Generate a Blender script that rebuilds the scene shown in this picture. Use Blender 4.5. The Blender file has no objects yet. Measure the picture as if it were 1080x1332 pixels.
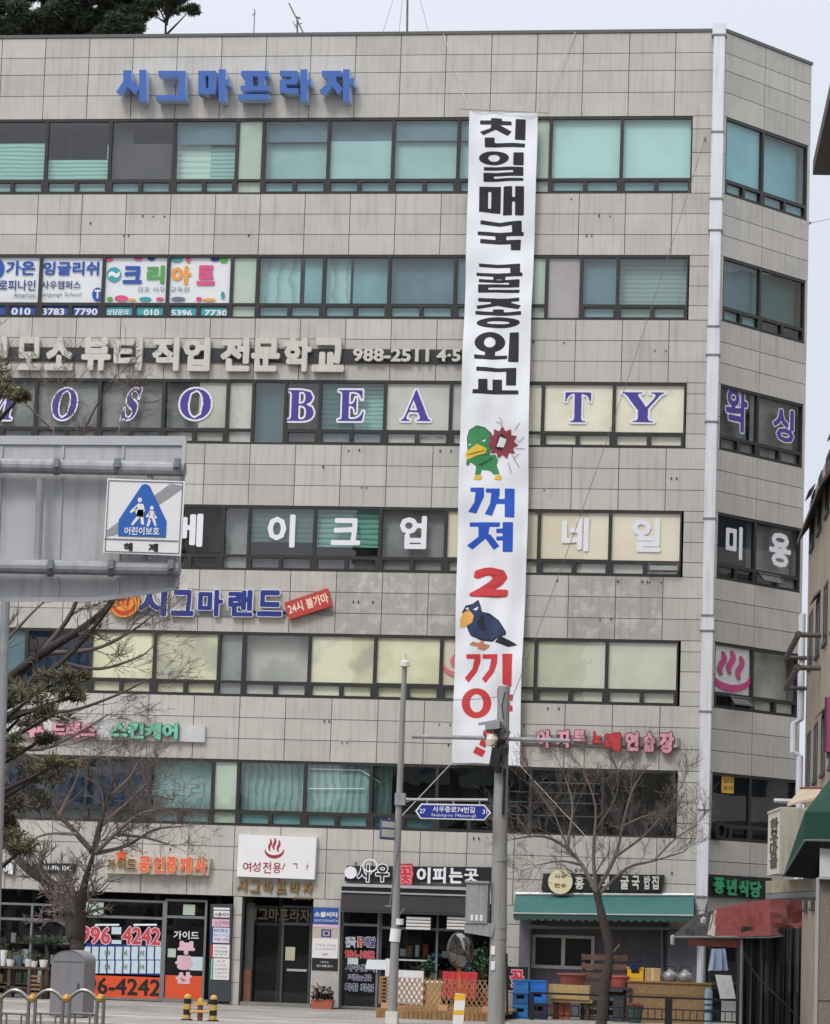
import bpy, math, random
import numpy as np
from mathutils import Vector, Matrix
rad=math.radians
C=bpy.context.scene.collection
SCN=bpy.context.scene
rng=random.Random(7)

# ------------------------------------------------------------------ camera
CAM=Vector((6.2389,-86.1615,2.1517)); YAW,PITCH,ROLL=-0.1556,0.1288,0.0337; FPX=4200.0
def cam_axes():
    cy,sy,cp,sp,cr,sr=math.cos(YAW),math.sin(YAW),math.cos(PITCH),math.sin(PITCH),math.cos(ROLL),math.sin(ROLL)
    f=Vector((sy*cp,cy*cp,sp)); r=Vector((cy,-sy,0)); u=r.cross(f)
    return cr*r+sr*u, -sr*r+cr*u, f
AR,AU,AF=cam_axes()
cd=bpy.data.cameras.new('camera'); cam=bpy.data.objects.new('camera',cd); C.objects.link(cam)
cam.matrix_world=Matrix(((AR.x,AU.x,-AF.x,CAM.x),(AR.y,AU.y,-AF.y,CAM.y),(AR.z,AU.z,-AF.z,CAM.z),(0,0,0,1)))
cd.sensor_fit='VERTICAL'; cd.sensor_height=36; cd.lens=36*FPX/1332; cd.clip_start=0.5; cd.clip_end=6000
SCN.camera=cam

# ------------------------------------------------------------------ sky, sun, exposure
W=bpy.data.worlds.new('World'); SCN.world=W; W.use_nodes=True
nt=W.node_tree; nt.nodes.clear()
out=nt.nodes.new('ShaderNodeOutputWorld'); bg=nt.nodes.new('ShaderNodeBackground')
sky=nt.nodes.new('ShaderNodeTexSky'); sky.sky_type='NISHITA'; sky.sun_disc=False
sky.sun_elevation=rad(48); sky.sun_rotation=rad(200); sky.air_density=1.0; sky.dust_density=4.0
tc=nt.nodes.new('ShaderNodeTexCoord'); sp=nt.nodes.new('ShaderNodeSeparateXYZ'); nt.links.new(tc.outputs['Generated'],sp.inputs[0])
rp=nt.nodes.new('ShaderNodeValToRGB'); rp.color_ramp.elements[0].position=0.0; rp.color_ramp.elements[0].color=(7.4,7.75,8.8,1)
rp.color_ramp.elements[1].position=1.0; rp.color_ramp.elements[1].color=(19.5,19.9,20.8,1)
e=rp.color_ramp.elements.new(0.3); e.color=(8.4,8.75,9.8,1)
nt.links.new(sp.outputs['Z'],rp.inputs[0])
ns=nt.nodes.new('ShaderNodeTexNoise'); ns.inputs['Scale'].default_value=2.2; ns.inputs['Detail'].default_value=4
nt.links.new(tc.outputs['Generated'],ns.inputs['Vector'])
mr=nt.nodes.new('ShaderNodeMapRange'); mr.inputs[1].default_value=.3; mr.inputs[2].default_value=.7; mr.inputs[3].default_value=.94; mr.inputs[4].default_value=1.07
nt.links.new(ns.outputs[0],mr.inputs[0])
ml=nt.nodes.new('ShaderNodeVectorMath'); ml.operation='SCALE'; nt.links.new(rp.outputs[0],ml.inputs[0]); nt.links.new(mr.outputs[0],ml.inputs[3])
mx=nt.nodes.new('ShaderNodeMix'); mx.data_type='RGBA'; mx.inputs[0].default_value=0.93
nt.links.new(sky.outputs[0],mx.inputs[6]); nt.links.new(ml.outputs[0],mx.inputs[7])
nt.links.new(mx.outputs[2],bg.inputs[0]); bg.inputs[1].default_value=0.1
nt.links.new(bg.outputs[0],out.inputs[0])
sl=bpy.data.lights.new('sun','SUN'); sl.energy=1.3; sl.angle=rad(16); sl.color=(1,.97,.93)
so=bpy.data.objects.new('sun',sl); C.objects.link(so)
so.rotation_euler=(rad(90-48),0,rad(-20))
SCN.view_settings.view_transform='Standard'; SCN.view_settings.look='None'; SCN.view_settings.gamma=1
SCN.view_settings.use_curve_mapping=False; SCN.view_settings.exposure=0.0

# ------------------------------------------------------------------ helpers
def L(c): c/=255.; return c/12.92 if c<=.04045 else ((c+.055)/1.055)**2.4
def S(r,g,b,k=1.0): return (min(L(r)*k,.9),min(L(g)*k,.9),min(L(b)*k,.9))
def ray(px,py): return (AF+AR*((px-540)/FPX)-AU*((py-666)/FPX))
def at(px,py,y=0.0):
    d=ray(px,py); return CAM+d*((y-CAM.y)/d.y)
def gnd(px,py):
    d=ray(px,py); return CAM+d*(-CAM.z/d.z)
def scl(y): return FPX/(y-CAM.y)          # pixels per metre at that depth
class Face:
    def __init__(s,o,d):
        s.o=Vector((o[0],o[1],0)); s.d=Vector((d[0],d[1],0)).normalized(); s.n=Vector((s.d.y,-s.d.x,0))
    def P(s,u,z,d=0.0):
        p=s.o+s.d*u+s.n*d; return (p.x,p.y,z)
    def px(s,px,py,d=0.0):
        r=ray(px,py); o=s.o+s.n*d; t=(o-CAM).dot(s.n)/r.dot(s.n); q=CAM+r*t; return ((q-s.o).dot(s.d),q.z)
    def u(s,px,py,d=0.0): return s.px(px,py,d)[0]
    def z(s,px,py,d=0.0): return s.px(px,py,d)[1]
FR=Face((0,0),(1,0))
XC=0.8813; XE,YE=3.12,3.5096
SD=Face((XC,0),(XE-XC,YE)); LS=math.hypot(XE-XC,YE)

MATS={}
def mat(name,col=(.5,.5,.5),rough=.6,metal=0.0,var=.12,scale=3.0,tint=0.0,bump=0.0,stain=0.0,spec=.5,dirt=0.0):
    if name in MATS: return MATS[name]
    m=bpy.data.materials.new(name); m.use_nodes=True; t=m.node_tree; p=t.nodes['Principled BSDF']
    p.inputs['Roughness'].default_value=rough; p.inputs['Metallic'].default_value=metal
    p.inputs['Specular IOR Level'].default_value=spec
    N=t.nodes.new; lk=t.links.new
    co=N('ShaderNodeTexCoord'); n=N('ShaderNodeTexNoise'); n.inputs['Scale'].default_value=scale; n.inputs['Detail'].default_value=6; n.inputs['Roughness'].default_value=.65
    lk(co.outputs['Object'],n.inputs['Vector'])
    r=N('ShaderNodeMapRange'); r.inputs[1].default_value=.25; r.inputs[2].default_value=.75; r.inputs[3].default_value=1-var; r.inputs[4].default_value=1+var
    lk(n.outputs[0],r.inputs[0]); fac=r.outputs[0]
    if tint:
        a=N('ShaderNodeAttribute'); a.attribute_name='tint'; k=N('ShaderNodeMath'); k.operation='MULTIPLY_ADD'; lk(a.outputs['Fac'],k.inputs[0]); k.inputs[1].default_value=tint; k.inputs[2].default_value=1
        q=N('ShaderNodeMath'); q.operation='MULTIPLY'; lk(fac,q.inputs[0]); lk(k.outputs[0],q.inputs[1]); fac=q.outputs[0]
    if dirt:   # vertical rain streaks
        mp=N('ShaderNodeMapping'); mp.inputs['Scale'].default_value=(6,6,.35); lk(co.outputs['Object'],mp.inputs[0])
        n2=N('ShaderNodeTexNoise'); n2.inputs['Scale'].default_value=1.5; n2.inputs['Detail'].default_value=5; lk(mp.outputs[0],n2.inputs['Vector'])
        r2=N('ShaderNodeMapRange'); r2.inputs[1].default_value=.5; r2.inputs[2].default_value=.75; r2.inputs[3].default_value=1; r2.inputs[4].default_value=1-dirt
        lk(n2.outputs[0],r2.inputs[0]); q=N('ShaderNodeMath'); q.operation='MULTIPLY'; lk(fac,q.inputs[0]); lk(r2.outputs[0],q.inputs[1]); fac=q.outputs[0]
    if stain:
        a=N('ShaderNodeAttribute'); a.attribute_name='stain'
        n3=N('ShaderNodeTexNoise'); n3.inputs['Scale'].default_value=2.6; n3.inputs['Detail'].default_value=5; n3.inputs['Roughness'].default_value=.7; lk(co.outputs['Object'],n3.inputs['Vector'])
        r3=N('ShaderNodeMapRange'); r3.inputs[1].default_value=.38; r3.inputs[2].default_value=.52; lk(n3.outputs[0],r3.inputs[0])
        q=N('ShaderNodeMath'); q.operation='MULTIPLY'; lk(a.outputs['Fac'],q.inputs[0]); lk(r3.outputs[0],q.inputs[1])
        k=N('ShaderNodeMath'); k.operation='MULTIPLY_ADD'; lk(q.outputs[0],k.inputs[0]); k.inputs[1].default_value=-stain; k.inputs[2].default_value=1
        q2=N('ShaderNodeMath'); q2.operation='MULTIPLY'; lk(fac,q2.inputs[0]); lk(k.outputs[0],q2.inputs[1]); fac=q2.outputs[0]
    v=N('ShaderNodeVectorMath'); v.operation='SCALE'; v.inputs[0].default_value=col[:3]; lk(fac,v.inputs[3]); lk(v.outputs[0],p.inputs['Base Color'])
    if bump:
        b=N('ShaderNodeBump'); b.inputs['Strength'].default_value=bump; b.inputs['Distance'].default_value=.02; lk(n.outputs[0],b.inputs['Height']); lk(b.outputs[0],p.inputs['Normal'])
    MATS[name]=m; return m
def pmat(name,col,kind,col2=None,freq=9.0,rough=.7):
    """blinds and curtains: horizontal slats, painted-in vertical fold shade, or blotches that belong to the cloth"""
    if name in MATS: return MATS[name]
    m=bpy.data.materials.new(name); m.use_nodes=True; t=m.node_tree; p=t.nodes['Principled BSDF']; p.inputs['Roughness'].default_value=rough
    N=t.nodes.new; lk=t.links.new; co=N('ShaderNodeTexCoord'); s=N('ShaderNodeSeparateXYZ'); lk(co.outputs['Object'],s.inputs[0])
    col2=col2 or tuple(c*.6 for c in col)
    if kind in('h','v'):  # vertical stripes carry the shade of curtain folds in their colour
        a=N('ShaderNodeMath'); a.operation='MULTIPLY'; lk(s.outputs['Z' if kind=='h' else 'X'],a.inputs[0]); a.inputs[1].default_value=freq
        nz=N('ShaderNodeTexNoise'); nz.inputs['Scale'].default_value=1.7; lk(co.outputs['Object'],nz.inputs['Vector'])
        ad=N('ShaderNodeMath'); ad.operation='MULTIPLY_ADD'; lk(nz.outputs[0],ad.inputs[0]); ad.inputs[1].default_value=.5 if kind=='h' else 1.2; lk(a.outputs[0],ad.inputs[2])
        f=N('ShaderNodeMath'); f.operation='FRACT'; lk(ad.outputs[0],f.inputs[0]); f=f.outputs[0]
        r=N('ShaderNodeValToRGB'); r.color_ramp.elements[0].position=.15; r.color_ramp.elements[1].position=.55
        r.color_ramp.elements[0].color=(*col2,1); r.color_ramp.elements[1].color=(*col,1)
    else:
        n=N('ShaderNodeTexNoise'); n.inputs['Scale'].default_value=1.1; n.inputs['Detail'].default_value=3; lk(co.outputs['Object'],n.inputs['Vector']); f=n.outputs[0]
        r=N('ShaderNodeValToRGB'); r.color_ramp.elements[0].position=.38; r.color_ramp.elements[1].position=.55
        r.color_ramp.elements[0].color=(*col2,1); r.color_ramp.elements[1].color=(*col,1)
    lk(f,r.inputs[0]); lk(r.outputs[0],p.inputs['Base Color']); MATS[name]=m; return m
def glass(name,tint=(.8,.93,.9),refl=.1,rough=.0):
    if name in MATS: return MATS[name]
    m=bpy.data.materials.new(name); m.use_nodes=True; t=m.node_tree; t.nodes.clear(); N=t.nodes.new; lk=t.links.new
    o=N('ShaderNodeOutputMaterial'); tr=N('ShaderNodeBsdfTransparent'); tr.inputs[0].default_value=(*tint,1)
    g=N('ShaderNodeBsdfGlossy'); g.inputs[0].default_value=(1,1,1,1); g.inputs['Roughness'].default_value=rough
    co=N('ShaderNodeTexCoord'); n=N('ShaderNodeTexNoise'); n.inputs['Scale'].default_value=.8; lk(co.outputs['Object'],n.inputs['Vector'])
    b=N('ShaderNodeBump'); b.inputs['Strength'].default_value=.12; b.inputs['Distance'].default_value=.03; lk(n.outputs[0],b.inputs['Height']); lk(b.outputs[0],g.inputs['Normal'])
    mx=N('ShaderNodeMixShader'); mx.inputs[0].default_value=refl; lk(tr.outputs[0],mx.inputs[1]); lk(g.outputs[0],mx.inputs[2]); lk(mx.outputs[0],o.inputs[0])
    MATS[name]=m; return m

ORG={}
class MB:
    def __init__(s): s.v=[]; s.f=[]; s.m=[]; s.t=[]; s.st=[]
    def add(s,vs,fs,m=0,t=0.0,st=0.0):
        b=len(s.v); s.v+=[tuple(v) for v in vs]
        for f in fs: s.f.append([b+i for i in f]); s.m.append(m); s.t.append(t); s.st.append(st)
    BF=[(0,3,2,1),(4,5,6,7),(0,1,5,4),(1,2,6,5),(2,3,7,6),(3,0,4,7)]
    def box(s,x0,x1,y0,y1,z0,z1,m=0,t=0.0):
        s.add([(x0,y0,z0),(x1,y0,z0),(x1,y1,z0),(x0,y1,z0),(x0,y0,z1),(x1,y0,z1),(x1,y1,z1),(x0,y1,z1)],MB.BF,m,t)
    def fbox(s,F,u0,u1,z0,z1,d0,d1,m=0,t=0.0,st=0.0):   # d0 inner, d1 outer
        s.add([F.P(u0,z0,d1),F.P(u1,z0,d1),F.P(u1,z0,d0),F.P(u0,z0,d0),F.P(u0,z1,d1),F.P(u1,z1,d1),F.P(u1,z1,d0),F.P(u0,z1,d0)],MB.BF,m,t,st)
    def quad(s,F,u0,u1,z0,z1,d,m=0,t=0.0):
        s.add([F.P(u0,z0,d),F.P(u1,z0,d),F.P(u1,z1,d),F.P(u0,z1,d)],[(0,1,2,3)],m,t)
    def obox(s,c,ax,ay,az,m=0,t=0.0):                     # centre and three half axes
        c,ax,ay,az=map(Vector,(c,ax,ay,az))
        s.add([c-ax-ay-az,c+ax-ay-az,c+ax+ay-az,c-ax+ay-az,c-ax-ay+az,c+ax-ay+az,c+ax+ay+az,c-ax+ay+az],MB.BF,m,t)
    def tube(s,pts,r,n=6,m=0,t=0.0,cap=True):
        pts=[Vector(p) for p in pts]; k=len(pts)
        rs=r if isinstance(r,(list,tuple)) else [r]*k
        b=len(s.v); prev=None
        for i,p in enumerate(pts):
            d=(pts[min(i+1,k-1)]-pts[max(i-1,0)])
            d=d.normalized() if d.length>1e-9 else Vector((0,0,1))
            a=prev-d*prev.dot(d) if prev is not None else d.orthogonal()
            if a.length<1e-6: a=d.orthogonal()
            a.normalize(); prev=a; c=d.cross(a)
            for j in range(n):
                w=2*math.pi*j/n; s.v.append(tuple(p+(a*math.cos(w)+c*math.sin(w))*rs[i]))
        for i in range(k-1):
            for j in range(n):
                j2=(j+1)%n; s.f.append([b+i*n+j,b+i*n+j2,b+(i+1)*n+j2,b+(i+1)*n+j]); s.m.append(m); s.t.append(t); s.st.append(0)
        if cap:
            for f in ([b+j for j in range(n)][::-1],[b+(k-1)*n+j for j in range(n)]): s.f.append(f); s.m.append(m); s.t.append(t); s.st.append(0)
    def lathe(s,c,prof,n=14,m=0,t=0.0,axis=None):        # prof: (r,h)
        c=Vector(c); ax=Vector(axis or (0,0,1)).normalized(); a=ax.orthogonal().normalized(); e=ax.cross(a); b=len(s.v)
        for r,h in prof:
            for j in range(n):
                w=2*math.pi*j/n; s.v.append(tuple(c+ax*h+(a*math.cos(w)+e*math.sin(w))*max(r,1e-4)))
        for i in range(len(prof)-1):
            for j in range(n):
                j2=(j+1)%n; s.f.append([b+i*n+j,b+i*n+j2,b+(i+1)*n+j2,b+(i+1)*n+j]); s.m.append(m); s.t.append(t); s.st.append(0)
    def poly(s,F,pts,d0,d1,m=0,m2=None,t=0.0):            # prism with outline pts (u,z)
        k=len(pts); ar=sum(pts[i][0]*pts[(i+1)%k][1]-pts[(i+1)%k][0]*pts[i][1] for i in range(k))
        if ar<0: pts=pts[::-1]
        b=len(s.v); s.v+=[F.P(u,z,d1) for u,z in pts]; s.f.append(list(range(b,b+k))); s.m.append(m); s.t.append(t); s.st.append(0)
        if abs(d1-d0)>1e-6:
            s.v+=[F.P(u,z,d0) for u,z in pts]
            for i in range(k):
                j=(i+1)%k; s.f.append([b+i,b+k+i,b+k+j,b+j]); s.m.append(m if m2 is None else m2); s.t.append(t); s.st.append(0)
            s.f.append([b+k+i for i in range(k)][::-1]); s.m.append(m); s.t.append(t); s.st.append(0)
    def ring(s,F,outer,inner,d0,d1,m=0,m2=None):          # two outlines of equal length
        k=len(outer); b=len(s.v); m2=m if m2 is None else m2
        s.v+=[F.P(u,z,d1) for u,z in outer]+[F.P(u,z,d1) for u,z in inner]+[F.P(u,z,d0) for u,z in outer]+[F.P(u,z,d0) for u,z in inner]
        for i in range(k):
            j=(i+1)%k
            for f,mm in (([b+i,b+j,b+k+j,b+k+i],m),([b+2*k+i,b+2*k+j,b+j,b+i],m2),([b+k+i,b+k+j,b+3*k+j,b+3*k+i],m2)):
                s.f.append(f); s.m.append(mm); s.t.append(0); s.st.append(0)
    def build(s,name,mats,parent=None,smooth=False,loc=None):
        o0=Vector(ORG[parent.name]) if parent is not None else Vector(loc or (0,0,0))
        me=bpy.data.meshes.new(name); me.from_pydata([(v[0]-o0.x,v[1]-o0.y,v[2]-o0.z) for v in s.v],[],s.f)
        mats=mats if isinstance(mats,(list,tuple)) else [mats]
        for q in mats: me.materials.append(q)
        me.polygons.foreach_set('material_index',s.m)
        if any(s.t):
            a=me.attributes.new('tint','FLOAT','FACE'); a.data.foreach_set('value',s.t)
        if any(s.st):
            a=me.attributes.new('stain','FLOAT','FACE'); a.data.foreach_set('value',s.st)
        if smooth: me.polygons.foreach_set('use_smooth',[True]*len(s.f))
        me.update()
        ob=bpy.data.objects.new(name,me); C.objects.link(ob); ORG[ob.name]=tuple(o0)
        if parent is not None: ob.parent=parent
        else: ob.location=o0
        return ob
def thing(name,label,cat,loc=(0,0,0),group=None):
    o=bpy.data.objects.new(name,None); C.objects.link(o); o.location=loc; ORG[o.name]=tuple(loc); o.empty_display_size=.2
    return tag(o,label,cat,group)
def tag(o,label,cat,group=None):
    o['label']=label; o['category']=cat
    if group: o['group']=group
    return o
def kind(o,k): o['kind']=k; return o
def copy_tree(o,parent=None,delta=None):
    c=o.copy(); C.objects.link(c); ORG[c.name]=ORG[o.name]
    if parent is not None: c.parent=parent
    for ch in list(o.children): copy_tree(ch,c)
    if delta is not None: c.location=o.location+Vector(delta)
    return c

# ------------------------------------------------------------------ lettering: glyph outlines grown to any weight on a distance grid
_tri={}
def glyph_tris(s):
    if s in _tri: return _tri[s]
    cu=bpy.data.curves.new('t','FONT'); cu.body=s; cu.size=1; cu.resolution_u=2
    ob=bpy.data.objects.new('t',cu); C.objects.link(ob)
    ev=ob.evaluated_get(bpy.context.evaluated_depsgraph_get()); me=ev.to_mesh(); me.calc_loop_triangles()
    v=np.array([x.co[:2] for x in me.vertices]); T=np.array([x.vertices[:] for x in me.loop_triangles])
    r=v[T] if len(T) else np.zeros((0,3,2)); ev.to_mesh_clear(); bpy.data.objects.remove(ob); bpy.data.curves.remove(cu)
    _tri[s]=r; return r
SERIF={}
for i,ch in enumerate('ABCDEFGHIJKLMNOPQRSTUVWXYZ'): SERIF[ch]=chr(0x1D400+i)
def contour(G,x0,y0,h,w,lev,put):
    """marching squares on G-lev<0 ; put(list of xy points, closed?) gets filled pieces, edges get collected"""
    D=G-lev; ny,nx=D.shape; ins=D<0; edges=[]
    def ip(p,q,a,b): t=a/(a-b); return (p[0]+(q[0]-p[0])*t,p[1]+(q[1]-p[1])*t)
    for j in range(ny-1):
        run=None
        row=ins[j]; row2=ins[j+1]
        for i in range(nx):
            full = i<nx-1 and row[i] and row[i+1] and row2[i] and row2[i+1]
            if full:
                if run is None: run=i
                continue
            if run is not None:
                put([(x0+run*w,y0+j*h),(x0+i*w,y0+j*h),(x0+i*w,y0+(j+1)*h),(x0+run*w,y0+(j+1)*h)]); run=None
            if i>=nx-1 or not(row[i] or row[i+1] or row2[i] or row2[i+1]): continue
            P=[(x0+i*w,y0+j*h),(x0+(i+1)*w,y0+j*h),(x0+(i+1)*w,y0+(j+1)*h),(x0+i*w,y0+(j+1)*h)]
            V=[D[j,i],D[j,i+1],D[j+1,i+1],D[j+1,i]]; pts=[]; cr=[]
            for k in range(4):
                k2=(k+1)%4
                if V[k]<0: pts.append(P[k])
                if (V[k]<0)!=(V[k2]<0):
                    q=ip(P[k],P[k2],V[k],V[k2]); pts.append(q); cr.append((len(pts)-1,V[k]<0))
            if len(pts)>=3: put(pts)
            outs=[pts[a] for a,o in cr if o]; inn=[pts[a] for a,o in cr if not o]
            for a,o in cr:
                if o:   # leaving: edge runs to the next entering point
                    nxt=[b for b,oo in cr if not oo and b>a] or [b for b,oo in cr if not oo]
                    edges.append((pts[a],pts[nxt[0]]))
    return edges
def text(mb,F,s,u0,u1,z0,z1,d0,d1,m=0,bold=.0,res=30,outline=None,m2=None,serif=False,slant=0.0,keep=False,rot=0.0):
    """write s into the box u0..u1, z0..z1 on face F; outline=(extra width, material index)"""
    if serif: s=''.join(SERIF.get(c,c) for c in s)
    T=glyph_tris(s)
    if not len(T): return
    ext=bold+(outline[0] if outline else 0)
    mn=T.reshape(-1,2).min(0)-ext; mxx=T.reshape(-1,2).max(0)+ext
    su=(u1-u0)/(mxx[0]-mn[0]); sz=(z1-z0)/(mxx[1]-mn[1])
    cu,cz=(u0+u1)/2,(z0+z1)/2; cr,sr=math.cos(rot),math.sin(rot)
    def mp(p):
        u=u0+(p[0]-mn[0])*su; z=z0+(p[1]-mn[1])*sz; u+=slant*(z-z0)
        if rot: u,z=cu+(u-cu)*cr-(z-cz)*sr, cz+(u-cu)*sr+(z-cz)*cr
        return (u,z)
    if ext<=0:
        for t in T: mb.add([F.P(*mp(p),d1) for p in t],[(0,1,2)],m)
        return
    h=(mxx[1]-mn[1])/res; x0,y0=mn[0]-h,mn[1]-h
    nx=int((mxx[0]-mn[0])/h)+4; ny=res+4
    G=np.full((ny,nx),9.0); gx=x0+np.arange(nx)*h; gy=y0+np.arange(ny)*h; R=ext+2*h
    for t in T:
        a,b=t.min(0)-R,t.max(0)+R
        i0,i1=max(0,int((a[0]-x0)/h)),min(nx,int((b[0]-x0)/h)+2); j0,j1=max(0,int((a[1]-y0)/h)),min(ny,int((b[1]-y0)/h)+2)
        X,Y=np.meshgrid(gx[i0:i1],gy[j0:j1]); dm=np.full(X.shape,1e9); sg=[]
        for k in range(3):
            p,q=t[k],t[(k+1)%3]; e=q-p; l2=e@e+1e-12
            tt=np.clip(((X-p[0])*e[0]+(Y-p[1])*e[1])/l2,0,1); dm=np.minimum(dm,np.hypot(X-p[0]-tt*e[0],Y-p[1]-tt*e[1]))
            sg.append((X-p[0])*e[1]-(Y-p[1])*e[0])
        inside=((sg[0]<=0)&(sg[1]<=0)&(sg[2]<=0))|((sg[0]>=0)&(sg[1]>=0)&(sg[2]>=0))
        G[j0:j1,i0:i1]=np.minimum(G[j0:j1,i0:i1],np.where(inside,-dm-1e-4,dm))
    def emit(lev,da,db,mm,ms):
        ed=contour(G,x0,y0,h,h,lev,lambda pts: mb.add([F.P(*mp(p),db) for p in pts],[tuple(range(len(pts)))],mm))
        if db-da>1e-5:
            for p,q in ed: mb.add([F.P(*mp(p),db),F.P(*mp(p),da),F.P(*mp(q),da),F.P(*mp(q),db)],[(0,1,2,3)],ms)
    if outline:
        emit(ext,d0,d1-.004,outline[1],m2 if m2 is not None else outline[1]); emit(bold,d1-.003,d1,m,m)
    else: emit(bold,d0,d1,m,m2 if m2 is not None else m)
def ptext(mb,F,s,x0,y0,x1,y1,d0,d1,**k):
    """the same with the box given by its corners in the photograph"""
    a=F.px(x0,(y0+y1)/2,d1)[0]; b=F.px(x1,(y0+y1)/2,d1)[0]; zt=F.px((x0+x1)/2,y0,d1)[1]; zb=F.px((x0+x1)/2,y1,d1)[1]
    text(mb,F,s,a,b,zb,zt,d0,d1,**k)
def arc_pts(cx,cy,rx,ry,n=28,a0=0,a1=2*math.pi,full=True):
    return [(cx+rx*math.cos(a0+(a1-a0)*i/(n if full else n-1)),cy+ry*math.sin(a0+(a1-a0)*i/(n if full else n-1))) for i in range(n)]
def band(c,w):
    """outline of a stroke along c (xy) with widths w"""
    l,r=[],[]
    for i in range(len(c)):
        a,b=c[max(i-1,0)],c[min(i+1,len(c)-1)]; dx,dy=b[0]-a[0],b[1]-a[1]; q=math.hypot(dx,dy) or 1
        ww=w[i] if isinstance(w,(list,tuple)) else w
        l.append((c[i][0]-dy/q*ww/2,c[i][1]+dx/q*ww/2)); r.append((c[i][0]+dy/q*ww/2,c[i][1]-dx/q*ww/2))
    return l+r[::-1]
def onsen(mb,F,q,d0,d1,m):
    """hot spring mark: bowl and three vapours, in a unit box mapped by q"""
    c=[(.5+.5*math.cos(a),.62+.36*math.sin(a)) for a in [math.pi*(1.02-1.04*i/14) for i in range(15)]]
    bowl=band(c,[.04+.14*math.sin(math.pi*i/14) for i in range(15)]); mb.poly(F,[q(*p) for p in bowl],d0,d1,m)
    for cx,h in ((.27,.0),(.5,-.05),(.73,.06)):
        v=[(cx+.055*math.sin(2*math.pi*t),.05+h+.62*t) for t in [i/10 for i in range(11)]]
        mb.poly(F,[q(*p) for p in band(v,[.05+.09*math.sin(math.pi*i/10) for i in range(11)])],d0,d1+.001,m)

# ------------------------------------------------------------------ materials
M_TILE=mat('granite_panel',S(193,189,181),.75,var=.09,scale=1.1,tint=.065,bump=.05,stain=.28,dirt=.22)
M_JOINT=mat('joint',S(132,130,126),.9)
M_CONC=mat('concrete',S(128,126,122),.85,var=.2,scale=2)
M_FRAME=mat('bronze_frame',S(50,48,46),.45,var=.15)
M_COPE=mat('coping',S(96,94,92),.5)
M_DARK=mat('dark_interior',S(58,58,58),.9,var=.3,scale=1)
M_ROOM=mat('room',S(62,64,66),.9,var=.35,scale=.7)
M_WHITE=mat('white_film',S(236,236,240),.5,var=.02)
M_BLACK=mat('black',S(28,28,30),.5)
M_STEEL=mat('galvanised',S(156,157,158),.65,metal=.1,var=.2,scale=5,dirt=.3)
M_ALU=mat('aluminium',S(190,192,194),.4,metal=.3,var=.08)
M_PIPE=mat('duct_paint',S(222,225,229),.5,var=.06,scale=1.5,dirt=.25)
M_GREYM=mat('grey_metal',S(128,131,134),.5,metal=.2,var=.15,scale=3,dirt=.15)
M_DKGREY=mat('dark_grey',S(70,72,75),.6,var=.15)
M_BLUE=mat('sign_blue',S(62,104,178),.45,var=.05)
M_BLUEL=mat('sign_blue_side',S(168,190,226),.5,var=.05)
M_NAVY=mat('navy',S(34,52,132),.45)
M_PURP=mat('letter_purple',S(74,62,150),.5,var=.03)
M_RED=mat('red',S(205,58,62),.5,var=.05)
M_CREAM=mat('sign_cream',S(206,203,192),.6,var=.08,dirt=.2)
M_ORANGE=mat('orange',S(226,92,38),.5,var=.05)
M_GOLD=mat('gold',S(150,122,74),.4,metal=.3,var=.2)
M_MINT=mat('mint',S(128,205,176),.5)
M_PINK=mat('pink',S(226,162,176),.5)
M_GREENL=mat('letter_green',S(60,165,110),.5)
M_CHAR=mat('charcoal',S(60,64,70),.5)
M_WOOD=mat('wood',S(150,116,78),.7,var=.25,scale=5)
M_WOODD=mat('wood_dark',S(84,66,56),.75,var=.25,scale=5)
M_CARD=mat('cardboard',S(190,158,112),.8,var=.1)
M_BLUEP=mat('blue_plastic',S(46,116,182),.45,var=.08)
M_YELP=mat('yellow',S(232,182,46),.5,var=.06)
M_TERRA=mat('terracotta',S(176,94,70),.7)
M_GREENA=mat('awning_green',S(62,112,107),.75,var=.1,scale=1.2,dirt=.2)
M_GREEND=mat('awning_dark_green',S(30,72,58),.8,var=.12)
M_REDT=mat('tarp_red',S(118,50,44),.75,var=.12,scale=1.5)
M_TARP=mat('tarp_black',S(52,52,54),.6,var=.3,scale=1.5)
M_BARK=mat('bark',S(68,60,55),.9,var=.35,scale=14,tint=.2,bump=.6)
M_TWIG=mat('twig',S(112,100,94),.9,var=.2,scale=8,tint=.2)
M_NEEDLE=mat('needles',S(68,79,58),.8,var=.4,scale=.9,tint=.55)
M_NEEDLEO=mat('needles_olive',S(96,92,66),.85,var=.4,scale=1.6,tint=.5)
M_NEEDLEB=mat('needles_brown',S(92,84,58),.8,var=.35,scale=1.2,tint=.4)
M_TANW=mat('tan_render',S(160,146,130),.85,var=.2,scale=.8,dirt=.35)
M_STONE=mat('granite_speckle',S(140,128,116),.8,var=.5,scale=26)
M_G1=glass('glass_teal',(.84,.92,.915),.10); M_G2=glass('glass_clear',(.97,.975,.965),.10); M_G3=glass('glass_dark',(.5,.57,.57),.12); M_G4=glass('shop_glass',(.75,.79,.79),.045)

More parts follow.
